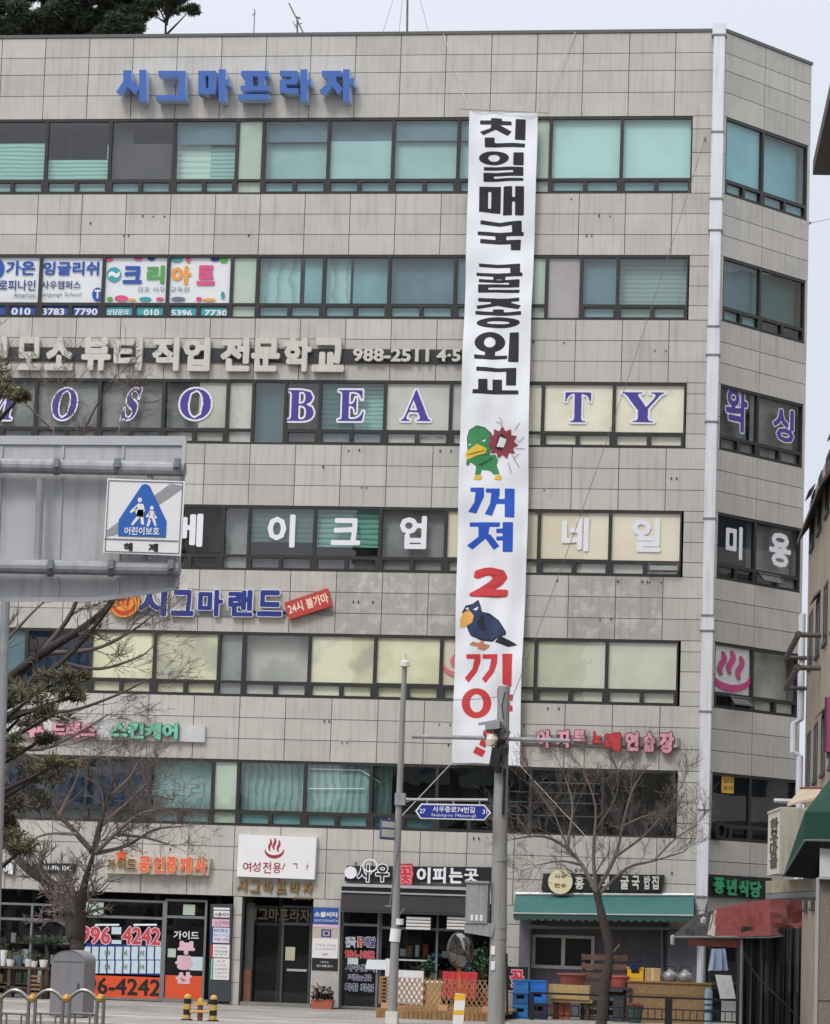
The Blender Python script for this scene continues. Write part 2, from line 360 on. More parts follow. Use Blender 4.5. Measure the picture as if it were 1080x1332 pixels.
# ------------------------------------------------------------------ ground
def ground():
    m=bpy.data.materials.new('pavers'); m.use_nodes=True; t=m.node_tree; p=t.nodes['Principled BSDF']; N=t.nodes.new; lk=t.links.new
    co=N('ShaderNodeTexCoord'); b=N('ShaderNodeTexBrick'); b.inputs['Scale'].default_value=1.0; b.inputs['Brick Width'].default_value=.5; b.inputs['Row Height'].default_value=.5; b.inputs['Mortar Size'].default_value=.012
    b.inputs['Color1'].default_value=(*S(176,171,164),1); b.inputs['Color2'].default_value=(*S(160,155,148),1); b.inputs['Mortar'].default_value=(*S(112,108,103),1)
    lk(co.outputs['Object'],b.inputs['Vector']); n=N('ShaderNodeTexNoise'); n.inputs['Scale'].default_value=.6; n.inputs['Detail'].default_value=6; lk(co.outputs['Object'],n.inputs['Vector'])
    r=N('ShaderNodeMapRange'); r.inputs[1].default_value=.3; r.inputs[2].default_value=.7; r.inputs[3].default_value=.72; r.inputs[4].default_value=1.1; lk(n.outputs[0],r.inputs[0])
    v=N('ShaderNodeVectorMath'); v.operation='SCALE'; lk(b.outputs[0],v.inputs[0]); lk(r.outputs[0],v.inputs[3]); lk(v.outputs[0],p.inputs['Base Color']); p.inputs['Roughness'].default_value=.85
    g=MB(); g.add([(-3000,-3000,-.16),(3000,-3000,-.16),(3000,3000,-.16),(-3000,3000,-.16)],[(0,1,2,3)]); kind(g.build('ground',mat('earth',S(120,116,110),.95,var=.2,scale=.2)),'structure')
    g=MB(); g.box(-60,2.2,-19,14,-.3,0); kind(g.build('pavement',m),'structure')
    g=MB(); g.box(-60,2.2,-19.22,-19.003,-.3,.003); kind(g.build('kerb',mat('kerb',S(165,163,158),.8,var=.15)),'structure')
    g=MB(); g.box(-60,30,-80,-19.225,-.3,-.13); g.box(2.203,12,-19.225,40,-.3,-.13); kind(g.build('road',mat('asphalt',S(78,78,80),.9,var=.2,scale=5)),'structure')
    g=MB()
    g.box(-60,30,-33.2,-33.05,-.129,-.124); g.box(-60,30,-19.9,-19.78,-.129,-.124); kind(g.build('road_marking',mat('road_paint',S(225,205,120),.8,var=.15,scale=8)),'structure')
    # light tactile strip across the pavement
    g=MB(); g.box(-40,2,-13.6,-13.2,.0,.004); g.box(-40,2,-4.3,-4.0,.0,.004); kind(g.build('paving_strip',mat('paving_strip',S(196,192,184),.85,var=.2,scale=4)),'structure')
    # wooded slopes: behind the block, and across the road where only the windows see them
    hill=mat('hill_green',S(74,80,62),.95,var=.5,scale=.12)
    def ridge(y0,y1,h,x0,x1,seed):
        r=random.Random(seed); g=MB(); nx=50; ny=8; vs=[]
        for j in range(ny+1):
            for i in range(nx+1):
                s=j/ny; x=x0+(x1-x0)*i/nx; k=math.sin(math.pi*s)
                vs.append((x,y0+(y1-y0)*s,-.3+k*h*(.72+.28*math.sin(x*.05+seed))+k*r.uniform(-.8,.8)))
        for j in range(ny):
            for i in range(nx):
                a=j*(nx+1)+i; g.add([vs[a],vs[a+1],vs[a+nx+2],vs[a+nx+1]],[(0,1,2,3)])
        return g
    kind(ridge(16,90,26,-90,-8,3).build('hill',hill,smooth=True),'structure')
    kind(ridge(-150,-260,30,-170,150,1).build('hill',hill,smooth=True),'structure')
ground()

# ------------------------------------------------------------------ the plaza building
ZS=-.1897
ZT=[v+ZS for v in (24.6564,20.7753,17.2591,13.7595,10.2627,6.7811)]
ZB=[v+ZS for v in (22.5,18.9841,15.4674,11.9738,8.5097,5.0)]
ZP=27.0121+ZS
BL=thing('plaza_building','long grey granite panelled six storey block with bands of windows and a slanted right end','building',(0,0,0))
u0J=FR.u(1.3,100); u1J=FR.u(879,75); STEP=(u1J-u0J)/15
XL=-30.0
def panels(mb,F,ua,ub,zs,uj,stain=None):
    """stone panels with open joints between heights zs and joint positions uj"""
    g=.0115; us=[ua]+[u for u in uj if ua+.12<u<ub-.12]+[ub]
    for j in range(len(zs)-1):
        for i in range(len(us)-1):
            st=stain(us[i],us[i+1],zs[j],zs[j+1]) if stain else 0
            o=rng.uniform(-.002,.002)
            mb.fbox(F,us[i]+g,us[i+1]-g,zs[j]+g*.8,zs[j+1]-g*.8,-.028,o,0,rng.uniform(-1,1),st)
ujF=[u0J+STEP*k for k in range(-12,18)]
def frac(a,b,n): return [a+(b-a)*i/n for i in range(n+1)]
def zpx(px,py): return FR.z(px,py)
ZG=zpx(560,1174)                       # top of the shopfronts
bands=[[ZT[0]]+[zpx(540,y) for y in (122,94,71.5)]+[ZP]]+[frac(ZT[k+1],ZB[k],3) for k in range(5)]+[[ZG,zpx(560,1140),zpx(560,1109),ZB[5]]]
def stainF(a,b,z0,z1):
    s=0
    if z1<ZB[3]+.1 and z0>ZT[4]-.1:      # weathered patches below the fifth window band
        m=(a+b)/2
        if FR.u(720,790)<m<FR.u(850,790) or FR.u(430,790)<m<FR.u(600,790): s=rng.uniform(.75,1)
        elif m<FR.u(300,790): s=rng.uniform(0,.2)
        else: s=rng.uniform(0,.4)
    elif z1<ZG+.1: s=.3
    else: s=rng.choice((0,0,0,.12,.2))
    return s
w=MB()
UE=XC-.005                                # front face ends at the corner
for k,zs in enumerate(bands): panels(w,FR,XL,UE,zs,ujF,stainF)
UR=0.0                                    # right end of the window bands
for k in range(6):                        # pier between the windows and the corner
    h=ZT[k]-ZB[k]; panels(w,FR,UR+.03,UE,[ZB[k],ZB[k]+.42*h/1.9,ZB[k]+1.0*h/1.9,ZB[k]+1.58*h/1.9,ZT[k]],[],lambda *a: rng.choice((0,0,.2)))
ujS=[LS*.4577]
sb=[bands[0]]+bands[1:6]+[[zpx(560,1180)]+bands[6][1:]]
for zs in sb: panels(w,SD,.012,LS,zs,ujS,lambda *a: rng.choice((0,.1,.2)))
SU0,SU1=.13,LS-.12                        # side windows run between these
for k in range(6):
    panels(w,SD,.012,SU0-.0,[ZB[k],(ZB[k]+ZT[k])/2,ZT[k]],[]); panels(w,SD,SU1,LS,[ZB[k],ZT[k]],[])
# ground floor piers (panels) between shopfronts
GP=[(FR.u(301,1240),FR.u(313,1240)),(FR.u(405,1240),FR.u(441.5,1240)),(FR.u(640,1240),FR.u(690,1240)),(FR.u(868,1240),UE)]
for a,b in GP: panels(w,FR,a,b,[0,.6,1.2,1.8,2.4,ZG],[])
wall=w.build('wall',[M_TILE,M_JOINT],BL)
# concrete behind the panels: slabs, piers, roof, back
c=MB()
zz=[(ZP-.012,ZT[0])]+[(ZB[k],ZT[k+1]) for k in range(5)]+[(ZB[5],ZG)]
for a,b in zz:
    c.fbox(FR,XL,UE,b+.004,a-.004,-2.2,-.03); c.fbox(SD,.3,LS,b+.007,a-.007,-1.3,-.03)
for k in range(6):
    c.fbox(FR,UR+.05,UE-.01,ZB[k],ZT[k],-1.0,-.03); c.fbox(SD,0.03,SU0-.01,ZB[k],ZT[k],-.6,-.03); c.fbox(SD,SU1+.02,LS-.003,ZB[k],ZT[k],-1.2,-.03)
for a,b in GP: c.fbox(FR,a+.01,b-.01,0,ZG,-2,-.03)
c.fbox(SD,LS-.5,LS,0,ZG,-2,-.03)
foot=[(XL,2.6),(XC-.1,2.6),(XE-1.05,4.15),(XE-.05,3.535),(XE-.05-7*.843,3.535+7*.538),(XL,13)]
n_=len(foot); c.add([(x,y,0) for x,y in foot]+[(x,y,ZP-.33) for x,y in foot],[tuple(range(n_,2*n_)),tuple(range(n_))[::-1]]+[(i,(i+1)%n_,n_+(i+1)%n_,n_+i) for i in range(n_)])
c.build('core',M_CONC,BL)
c=MB(); c.fbox(FR,XL,UE,ZP,ZP+.09,-.35,.03); c.fbox(SD,.02,LS+.02,ZP+.003,ZP+.092,-.3,.03); c.build('coping',M_COPE,BL)
c=MB(); c.box(XL,UE-.3,2.22,2.5,0,ZP-.6); c.fbox(SD,.3,LS,0,ZP-.7,-1.36,-1.31); 
for i in range(18): c.box(XL+1.74*i,XL+1.74*i+.12,1.2,2.2,0,ZP-.7)
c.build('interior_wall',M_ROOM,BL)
c=MB(); c.box(FR.u(-210,1240),FR.u(640,1240),1.5,1.55,0,ZG-.01); c.fbox(SD,.3,LS-.3,0,2.6,-1.2,-1.15); c.build('shop_shade_backing',mat('shop_shade',S(26,26,27),.9,var=.4,scale=1.5),BL)  # near-black sheet added to stand in for the unlit shop interiors

c=MB(); R_=random.Random(77)
for k in range(6):
    zlo,zhi=(ZT[k+1],ZB[k]) if k<5 else (ZG,ZB[5])
    for _ in range(9):
        u=R_.uniform(FR.u(20,600),.6); z=zlo+(zhi-zlo)*R_.choice((.3,.62,.9,.5))
        for du in (0,R_.choice((0,.14,.3))): c.fbox(FR,u+du,u+du+.03,z,z+.03+R_.choice((0,.03)),.003,.03)
c.build('anchor_bolt',M_BLACK,BL)
# blinds and interiors seen through the panes
B=pmat
LOOK_M={
 'ts':B('blind_teal_slats',S(176,214,202),'h',S(120,168,158),8.6),'wb':B('blind_white',S(228,240,228),'h',S(186,212,198),6),'teal':B('blind_teal',S(182,212,208),'n',S(170,202,198)),
 'tb':B('blind_teal_blue',S(142,182,184),'n',S(128,168,172)),'pale':B('blind_pale_teal',S(200,232,224),'n',S(194,224,217)),'green':B('strip_green',S(190,208,188),'n',S(178,198,178)),
 'cy':B('blind_cyan',S(150,200,206),'n',S(138,190,196)),
 'mauve':B('panel_mauve',S(86,78,82),'n',S(74,68,70)),'grey':B('blind_grey',S(150,154,152),'n',S(130,134,132)),'lgrey':B('blind_light_grey',S(206,206,196),'n',S(190,190,180)),
 'cream':B('blind_cream',S(246,240,216),'n',S(234,226,200)),'peach':B('blind_peach',S(246,234,210),'n',S(240,226,202)),'yel':B('blind_yellow',S(246,244,212),'n',S(228,226,190)),
 'yst':B('blind_yellow_worn',S(232,230,196),'n',S(196,196,176)),'gst':B('blind_grey_worn',S(196,200,184),'n',S(168,172,160)),'gg':B('blind_grey_green',S(214,218,194),'n',S(204,208,184)),
 'dt':B('blind_dark_teal',S(84,116,116),'h',S(64,92,94),7),'tst':B('blind_teal_bright',S(118,176,160),'h',S(70,120,110),7),'vt':B('vertical_blind_teal',S(162,188,181),'v',S(122,152,146),5.2),
 'blue':B('curtain_blue',S(74,100,140),'v',S(48,66,98),3.4),'gstr':B('blind_grey_slats',S(160,178,168),'h',S(134,152,142),8),'dgr':B('blind_charcoal',S(92,92,92),'n',S(76,76,76)),
 'rose':B('panel_rose_grey',S(176,168,170),'n',S(166,158,160)),'cur':B('curtain_teal',S(184,212,208),'v',S(146,182,182),2.6),'wh':B('poster_white',S(240,242,250),'n',S(238,240,248)),'bb':B('blind_and_sky_blue_grey',S(112,138,148),'n',S(98,124,136))}
# look: glass, vent backing, list of (x0,x1,z0,z1 as fractions of the pane, material)
LOOKS={
 'A':(M_G1,'ts',[(0,1,0,.66,'ts')]),'B':(M_G1,'ts',[(0,1,0,.37,'ts'),(.95,1,.37,.62,'ts')]),'C':(M_G1,'tb',[(0,1,0,.64,'mauve'),(0,.3,.64,.9,'dgr')]),
 'D':(M_G1,'ts',[(0,.55,0,.64,'wb'),(.55,1,0,.6,'ts'),(0,1,.62,1,'bb')]),'S':(M_G2,'green',[(0,1,0,1,'green')]),'T':(M_G1,'tb',[(0,1,0,.66,'teal'),(0,1,.66,1,'bb')]),  # T: upper blue-grey strip puts the sky's reflection into colour
 'P':(M_G1,'tb',[(0,1,0,1,'pale')]),'CY':(M_G1,'tb',[(0,1,0,1,'cy')]),'K':(M_G3,None,[]),'CU':(M_G1,'tb',[(0,.62,0,1,'cur'),(.7,1,0,1,'tb')]),'CV':(M_G1,'tb',[(0,.38,0,1,'cur'),(.42,1,0,1,'tb')]),
 'TB':(M_G1,'tb',[(0,1,0,1,'bb')]),'DR':(M_G2,None,[(0,1,0,1,'rose')]),'GS':(M_G1,'gstr',[(0,1,0,1,'gstr')]),'G':(M_G2,'grey',[(0,1,0,1,'grey')]),
 'G2':(M_G2,'lgrey',[(0,.55,0,1,'grey'),(.55,1,0,1,'lgrey')]),'LG':(M_G2,'lgrey',[(0,1,0,1,'lgrey')]),'DD':(M_G3,'dt',[(0,1,0,1,'tb')]),'DG':(M_G2,'dgr',[(0,1,0,1,'dgr')]),
 'E':(M_G1,'grey',[(0,.5,0,1,'dt'),(.5,1,0,1,'ts')]),'CR':(M_G2,'cream',[(0,1,0,1,'cream')]),'PE':(M_G2,'lgrey',[(0,1,0,1,'peach')]),'DK':(M_G3,'dgr',[(0,1,.1,1,'dgr')]),
 'DT':(M_G2,'dgr',[(0,1,.3,1,'dt')]),'TS':(M_G2,'dgr',[(0,1,.22,1,'tst')]),'Y':(M_G2,'yel',[(0,1,0,1,'yel')]),'YS':(M_G2,'yel',[(0,1,0,1,'yst')]),'GW':(M_G2,'lgrey',[(0,1,0,1,'gst')]),
 'GG':(M_G2,'gg',[(0,1,0,1,'gg')]),'V':(M_G1,'tb',[(0,1,0,1,'vt')]),'BL':(M_G3,'bb',[(0,1,0,1,'blue')]),'TE':(M_G1,'tb',[(0,1,0,1,'teal')]),'V1':(M_G3,'tb',[(0,.28,0,1,'vt')]),
 'W':(M_G2,None,[(0,1,0,1,'wh')]),'SG':(M_G2,'grey',[(0,1,0,1,'grey')]),'BK':(M_G3,None,[]),
}
WIN={}
def window(F,ua,ub,k,look,vents=2,full=False,fw=.045,key=None):
    z0,z1=ZB[k],ZT[k]; f=MB(); zt=z0+.40
    d0,d1=-.13,-.015
    f.fbox(F,ua,ua+fw,z0,z1,d0,d1); f.fbox(F,ub-fw,ub,z0,z1,d0,d1); f.fbox(F,ua+fw,ub-fw,z1-.07,z1,d0,d1); f.fbox(F,ua+fw,ub-fw,z0,z0+.05,d0,d1)
    if not full:
        f.fbox(F,ua+fw,ub-fw,zt-.035,zt+.03,d0,d1-.004)
        if vents>=1:
            for i in range(vents):
                a=ua+fw+(ub-ua-2*fw)*i/vents; b=ua+fw+(ub-ua-2*fw)*(i+1)/vents
                s=.055; lo,hi=z0+.05,zt-.035
                f.fbox(F,a,a+s,lo,hi,d0,d1+.006); f.fbox(F,b-s,b,lo,hi,d0,d1+.006); f.fbox(F,a+s,b-s,hi-.03,hi,d0,d1+.006); f.fbox(F,a+s,b-s,lo,lo+.025,d0,d1+.006)
    fo=f.build('window',M_FRAME,BL)
    g,vm,bl=LOOKS[look]
    p=MB(); p.quad(F,ua+fw,ub-fw,zt+.035 if not full else z0+.06,z1-.07,-.07)
    if not full: p.quad(F,ua+fw,ub-fw,z0+.06,zt-.04,-.075)
    p.build('pane',g,fo)
    pz0=(z0+.06) if full else zt; 
    for a,b,c0,c1,mn in bl:
        dp=.10 if mn in('wh','green','rose','yel','yst','gg','cream','peach','lgrey') else .14+.26*rng.random(); lo=c0 if c0>0 or full or mn in('wh','green') else c0-.03+rng.choice((0,0,0,.03,.07))
        q=MB(); q.fbox(F,ua+.03+(ub-ua-.06)*a,ua+.03+(ub-ua-.06)*b,pz0+(z1-.05-pz0)*lo,pz0+(z1-.05-pz0)*c1,-dp-.02-.012*rng.random(),-dp); q.build('blind',LOOK_M[mn],fo)
    if vm and not full:
        q=MB(); q.fbox(F,ua+.03,ub-.03,z0+.07,zt-.04,-.15,-.14); q.build('blind',LOOK_M[vm],fo)
    WIN[key or len(WIN)]=fo
    return fo
YM=[200,370,535,700,870,1035]
ROWS=[
 [(-278,-193,'T'),(-193,-108,'T'),(-108,-58,'A'),(-58,-24,'S',0),(-24,60,'A'),(60,143,'B'),(143,226,'C'),(226,308,'D'),(308,342,'S',0),(342,427,'T'),(427,511,'T'),(511,596,'T'),(596,680,'T'),(680,716,'S',0),(716,808.5,'P'),(808.5,900.5,'P')],
 [(-284,-199,'TB'),(-199,-114,'CU'),(-114,-64,'TB'),(-64,-30,'S',0),(-30,52,'W'),(52,134,'W'),(134,218,'W'),(218,301,'W'),(301,334.5,'S',0),(334.5,421,'CU'),(421,506,'CV'),(506,592,'TB'),(592,676,'TB'),(676,711,'S',0),(711,756,'DR','f'),(756,803.5,'TB',1),(803.5,895,'GS')],
 [(-290,-205,'G'),(-205,-120,'G'),(-120,-72,'G'),(-72,-38,'LG',0),(-38,46,'G'),(46,128.5,'G'),(128.5,212,'G'),(212,295.5,'G2'),(295.5,329,'LG',0),(329,371,'DD','f'),(371,415.5,'DG',1),(415.5,500.5,'E'),(500.5,586,'LG'),(586,670,'LG'),(670,706,'CR',0),(706,798.5,'CR'),(798.5,891.5,'CR')],
 [(-296,-211,'DK'),(-211,-126,'DK'),(-126,-78,'DK'),(-78,-44,'SG',0),(-44,40,'DK'),(40,122.5,'DK'),(122.5,206,'DK'),(206,289.5,'DK'),(289.5,323.5,'SG',0),(323.5,409,'DT'),(409,494,'TS'),(494,579.5,'G'),(579.5,664,'PE'),(664,701,'CR',0),(701,793.5,'PE'),(793.5,886.5,'PE')],
 [(-302,-217,'TB'),(-217,-132,'TB'),(-132,-84,'TB'),(-84,-50,'SG',0),(-50,33,'TB'),(33,117,'BL'),(117,200,'Y'),(200,284,'YS'),(284,316,'SG',0),(316,402,'GW'),(402,487.5,'YS'),(487.5,573.5,'Y'),(573.5,658,'PE'),(658,696.5,'GG',0),(696.5,789,'GG'),(789,882,'GG')],
 [(-308,-223,'BL'),(-223,-138,'BL'),(-138,-90,'BL'),(-90,-56,'S',0),(-56,27,'BL'),(27,111,'BL'),(111,194,'BL'),(194,276,'TE'),(276,309,'S',0),(309,396,'V'),(396,482,'V'),(482,568,'V1'),(568,655,'BK'),(655,690,'BK','f'),(690,784,'BK','f'),(784,822,'BK','f'),(822,877.5,'BK','f')]]
for k,row in enumerate(ROWS):
    for it in row:
        ex=it[3] if len(it)>3 else 2
        window(FR,FR.u(it[0],YM[k]),FR.u(it[1],YM[k]),k,it[2],vents=0 if ex in(0,'f') else ex,full=ex=='f',key=(k,it[0]))
SIDE=[('CY','CY'),('TB','DD'),('G','G'),('DK','G'),('W','GW'),('BK','BK')]
um=LS*.4577
for k,(a,b) in enumerate(SIDE):
    window(SD,SU0,um,k,a,key=('s',k,0)); window(SD,um,SU1,k,b,key=('s',k,1))
# hopper sashes standing open
def open_sash(key,F,px0,px1,k):
    a,b=F.u(px0,740),F.u(px1,740); q=MB(); z1=ZB[k]+.35; h=.3; an=rad(38)
    lo=(z1-h*math.cos(an),h*math.sin(an)); r=.045
    def P(u,s,t): # s along sash from hinge
        return F.P(u,z1-s*math.cos(an)+t*math.sin(an),.0+s*math.sin(an)+t*math.cos(an))
    def bar(u0,u1,s0,s1): q.add([P(u0,s0,0),P(u1,s0,0),P(u1,s1,0),P(u0,s1,0),P(u0,s0,.03),P(u1,s0,.03),P(u1,s1,.03),P(u0,s1,.03)],MB.BF)
    bar(a,a+r,0,h); bar(b-r,b,0,h); bar(a+r,b-r,0,r); bar(a+r,b-r,h-r,h)
    o=q.build('open_sash',M_FRAME,WIN[key])
    p=MB(); p.add([P(a+r,r,.012),P(b-r,r,.012),P(b-r,h-r,.012),P(a+r,h-r,.012)],[(0,1,2,3)]); return o,p
for key,F,x0,x1,k in (((3,793.5),FR,843,884,3),(('s',3,1),SD,986,1014,3),(('s',4,0),SD,952,978,4)):
    o,p=open_sash(key,F,x0,x1,k); 
    p.build('sash_pane',M_G2,WIN[key])

# film lettering on the panes (each letter belongs to its window)
def film(key,F,s,x0,y0,x1,y1,m,bold,outline=None,serif=False,slant=0,om=None,name='film_letter',rot=0,res=34):
    q=MB(); ptext(q,F,s,x0,y0,x1,y1,-.068,-.062,m=0,bold=bold,outline=(outline,1) if outline else None,serif=serif,slant=slant,res=res,rot=rot)
    return q.build(name,[m,om or M_WHITE],WIN[key])
for s,x0,x1,key,sl in (('M',-30,25,(2,-38),.2),('O',64,107,(2,46),.12),('S',156,184,(2,128.5),.25),('O',232,277,(2,212),.0),('B',372,411,(2,371),0),('E',438,476,(2,415.5),0),('A',520,563,(2,500.5),0),('U',622,664,(2,586),0),('T',733,771,(2,706),0),('Y',806,867,(2,798.5),0)):
    film(key,FR,s,x0,503+(x0>300)*2+(x0>700)*3,x1-(8 if sl else 0),548+(x0>300)*2+(x0>700)*1.5,M_PURP,.0015,.04,serif=True,slant=sl)
film(('s',2,0),SD,'왁',943.5,503,973.5,563,M_PURP,.03,.03); film(('s',2,1),SD,'싱',1005,530,1034,576,M_PURP,.03,.03)
M_FADE=mat('faded_film',S(232,226,218),.6)
for s,x0,y0,x1,y1,key,m in (('메',222,668,264,711,(3,206),M_WHITE),('이',348,669,384,712,(3,323.5),M_WHITE),('크',431,674,469,709,(3,409),M_WHITE),('업',520,671,555,714,(3,494),M_WHITE),('네',731,673,766,717,(3,701),M_WHITE),('일',822,674,860,718,(3,793.5),M_WHITE)):
    film(key,FR,s,x0,y0,x1,y1,m,.035)
film(('s',3,0),SD,'미',944.5,684,966,727,M_WHITE,.035); film(('s',3,1),SD,'용',1001,693,1029,738,M_WHITE,.035)
film((5,194),FR,'부 관리',188,1017,267,1036,mat('film_grey',S(120,128,126),.6),.012)
# spa mark on the corner window and half hidden one
q=MB(); a=SD.px(926,840,-.06); b=SD.px(979,905,-.06)
u_a,z_a=SD.px(925.5,845,-.06); u_b,z_b=SD.px(977,893,-.06)
z_top,z_bot=SD.px(950,846,-.06)[1],SD.px(950,896,-.06)[1]
onsen(q,SD,lambda x,y:(u_a+.04+(u_b-u_a-.06)*x,z_top+(z_bot-z_top)*y),-.068,-.062,0); q.build('spa_mark',mat('magenta',S(196,74,128),.5),WIN[('s',4,0)])
q=MB(); ua,za=FR.px(578,842,-.06); ub,zb=FR.px(628,880,-.06); onsen(q,FR,lambda x,y:(ua+(ub-ua)*x,za+(zb-za)*y),-.068,-.062,0); q.build('spa_mark',mat('magenta_pale',S(214,120,140),.5),WIN[(4,573.5)])
# window posters of the second band
def poster(key,items,pos=(0,-.064)):
    q=MB(); ms=[]
    for it in items:
        m=it[0]
        if m not in ms: ms.append(m)
        it[1](q,ms.index(m))
    return q.build('poster_print',ms,WIN[key])
def T_(s,x0,y0,x1,y1,bold=.03,res=26): return lambda q,i: ptext(q,FR,s,x0,y0,x1,y1,-.07,-.064,m=i,bold=bold,res=res)
def R_(x0,y0,x1,y1,dd=.0): 
    def f(q,i):
        a=FR.px(x0,y1,-.066); b=FR.px(x1,y0,-.066); q.fbox(FR,a[0],b[0],a[1],b[1],-.07,-.066+dd,i)
    return f
def E_(cx,cy,rx,ry,dd=0,a0=0,a1=2*math.pi):
    def f(q,i): q.poly(FR,[FR.px(x,y,-.066) for x,y in arc_pts(cx,cy,rx,ry,18,a0,a1,a1-a0>6)],-.07,-.066+dd,i)
    return f
M_PB=mat('poster_blue',S(38,84,170),.5); M_PG=mat('poster_green',S(84,166,84),.5); M_PO=mat('poster_orange',S(236,160,66),.5); M_PP=mat('poster_pink',S(218,84,130),.5); M_PT=mat('poster_teal',S(62,160,168),.5); M_PN=mat('poster_navy',S(38,54,124),.5); M_PGR=mat('poster_grey',S(104,116,132),.5)
M_STB=mat('strip_blue',S(52,84,160),.5); M_STT=mat('strip_teal',S(70,166,176),.5)
poster((1,-30),[(M_PB,E_(-4,349,10,13)),(M_PB,T_('가온',8,339,46,358)),(M_PN,T_('트로피나인',-14,364,46,378,.012)),(M_PGR,T_('American',18,380,46,387,0)),(M_STB,R_(-26,398,50,411)),(M_WHITE,T_('010',15,400,40,410,.03)),(M_WHITE,T_('문의',-20,400,-2,410,.02))])
poster((1,52),[(M_PB,T_('잉글리쉬',56,340,129,358)),(M_PN,T_('사우캠퍼스',54,365,105,376,.012)),(M_PGR,T_('Language School',52,380,106,387,0)),(M_PB,E_(127,383,7,9)),(M_WHITE,T_('T',123,377,131,388,.03)),(M_STB,R_(54,399,132,412)),(M_WHITE,T_('3783',55,401,84,410,.03)),(M_WHITE,T_('7790',97,401,127,410,.03))])
poster((1,134),[(M_PT,E_(148.5,357,9.5,9.5)),(M_WHITE,T_('~',141,353,156,361,.03)),(M_PB,T_('크',160,346,185,369,.05)),(M_PG,T_('리',191,345,214,369,.05)),(M_PGR,T_('김포 사우',179,373,215,380,0)),
  (M_PP,E_(141,337,6,3)),(M_PP,E_(180,337,6,2,0)),(M_PN,E_(197,336,5,3)),(M_PG,E_(143,389,4,3)),(M_PP,E_(158,388,9,4)),(M_PO,E_(172,390,5,2)),(M_PT,E_(189,389,8,3)),(M_PP,E_(208,389,5,2.5)),
  (M_STT,R_(136,400,216,412)),(M_WHITE,T_('상담문의',139,402,167,410,.02)),(M_WHITE,T_('010',187,402,207,411,.03))])
poster((1,218),[(M_PO,T_('아',223,346,249,370,.05)),(M_PP,T_('트',256,345,280,371,.05)),(M_PGR,T_('교육원',222,373,246,380,0)),(M_PT,E_(230,337,8,4)),(M_PP,E_(245,338,3,4)),(M_PN,E_(280,337,6,3)),(M_PG,E_(291,338,5,4)),(M_PP,E_(259,389,4,3)),(M_PO,E_(272,390,9,2)),(M_PT,E_(290,384,2.5,5)),(M_PGR,E_(232,389,9,3)),
  (M_STT,R_(220,400,299,413)),(M_WHITE,T_('5396',223,403,250,411,.03)),(M_WHITE,T_('7730',266,403,296,411,.03))])

# ------------------------------------------------------------------ lettering fixed to the facade
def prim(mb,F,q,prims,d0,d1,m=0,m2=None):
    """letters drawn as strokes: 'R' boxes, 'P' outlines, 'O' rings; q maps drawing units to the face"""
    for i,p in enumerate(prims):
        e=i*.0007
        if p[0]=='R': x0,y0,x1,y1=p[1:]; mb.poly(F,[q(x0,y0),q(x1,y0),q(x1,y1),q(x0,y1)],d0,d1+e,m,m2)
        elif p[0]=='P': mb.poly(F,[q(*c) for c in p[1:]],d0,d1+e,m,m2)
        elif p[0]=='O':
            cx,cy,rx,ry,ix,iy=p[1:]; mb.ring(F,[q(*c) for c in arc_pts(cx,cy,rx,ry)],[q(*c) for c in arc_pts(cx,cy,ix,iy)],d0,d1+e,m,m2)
RL=thing('building_name_letters','large blue block letters standing off the parapet above the top windows','sign letters',FR.P(FR.u(305,110),FR.z(305,130),.1))
LET=[[('P',(65,36),(98,36),(98,78),(62,138),(35,126),(65,82)),('P',(72,92),(98,78),(132,110),(112,135)),('R',131,34,160,165)],
 [('R',210,38,322,60),('R',294,40,321,142),('R',200,138,326,160)],
 [('R',375,38,403,135),('R',417,38,446,135),('R',375,38,446,58),('R',375,110,446,135),('R',459,32,487,165),('R',480,75,503,98)],
 [('R',552,38,665,60),('R',568,50,598,108),('R',622,50,648,108),('R',550,100,666,118),('R',540,135,668,157)],
 [('R',712,38,784,58),('R',758,40,784,92),('R',712,74,784,92),('R',712,74,738,130),('R',712,110,786,130),('R',797,32,824,165),('R',818,75,840,98)],
 [('R',885,38,966,60),('P',(912,52),(946,52),(940,88),(900,137),(875,122),(910,86)),('P',(922,88),(944,78),(972,114),(950,134)),('R',973,32,1000,165),('R',995,70,1018,95)]]
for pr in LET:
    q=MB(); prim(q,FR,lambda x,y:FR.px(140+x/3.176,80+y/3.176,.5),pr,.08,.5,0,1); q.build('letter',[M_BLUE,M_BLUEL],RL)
    xs=[c for p in pr for c in ([p[1],p[3]] if p[0]=='R' else [a[0] for a in p[1:]])]; mx_=(min(xs)+max(xs))/2
    q=MB(); u,z=FR.px(140+mx_/3.176,80+70/3.176,.1); q.tube([FR.P(u-.1,z,0),FR.P(u-.1,z,.12)],.02); q.tube([FR.P(u+.1,z-.2,0),FR.P(u+.1,z-.2,.12)],.02); q.build('bracket',M_GREYM,RL)

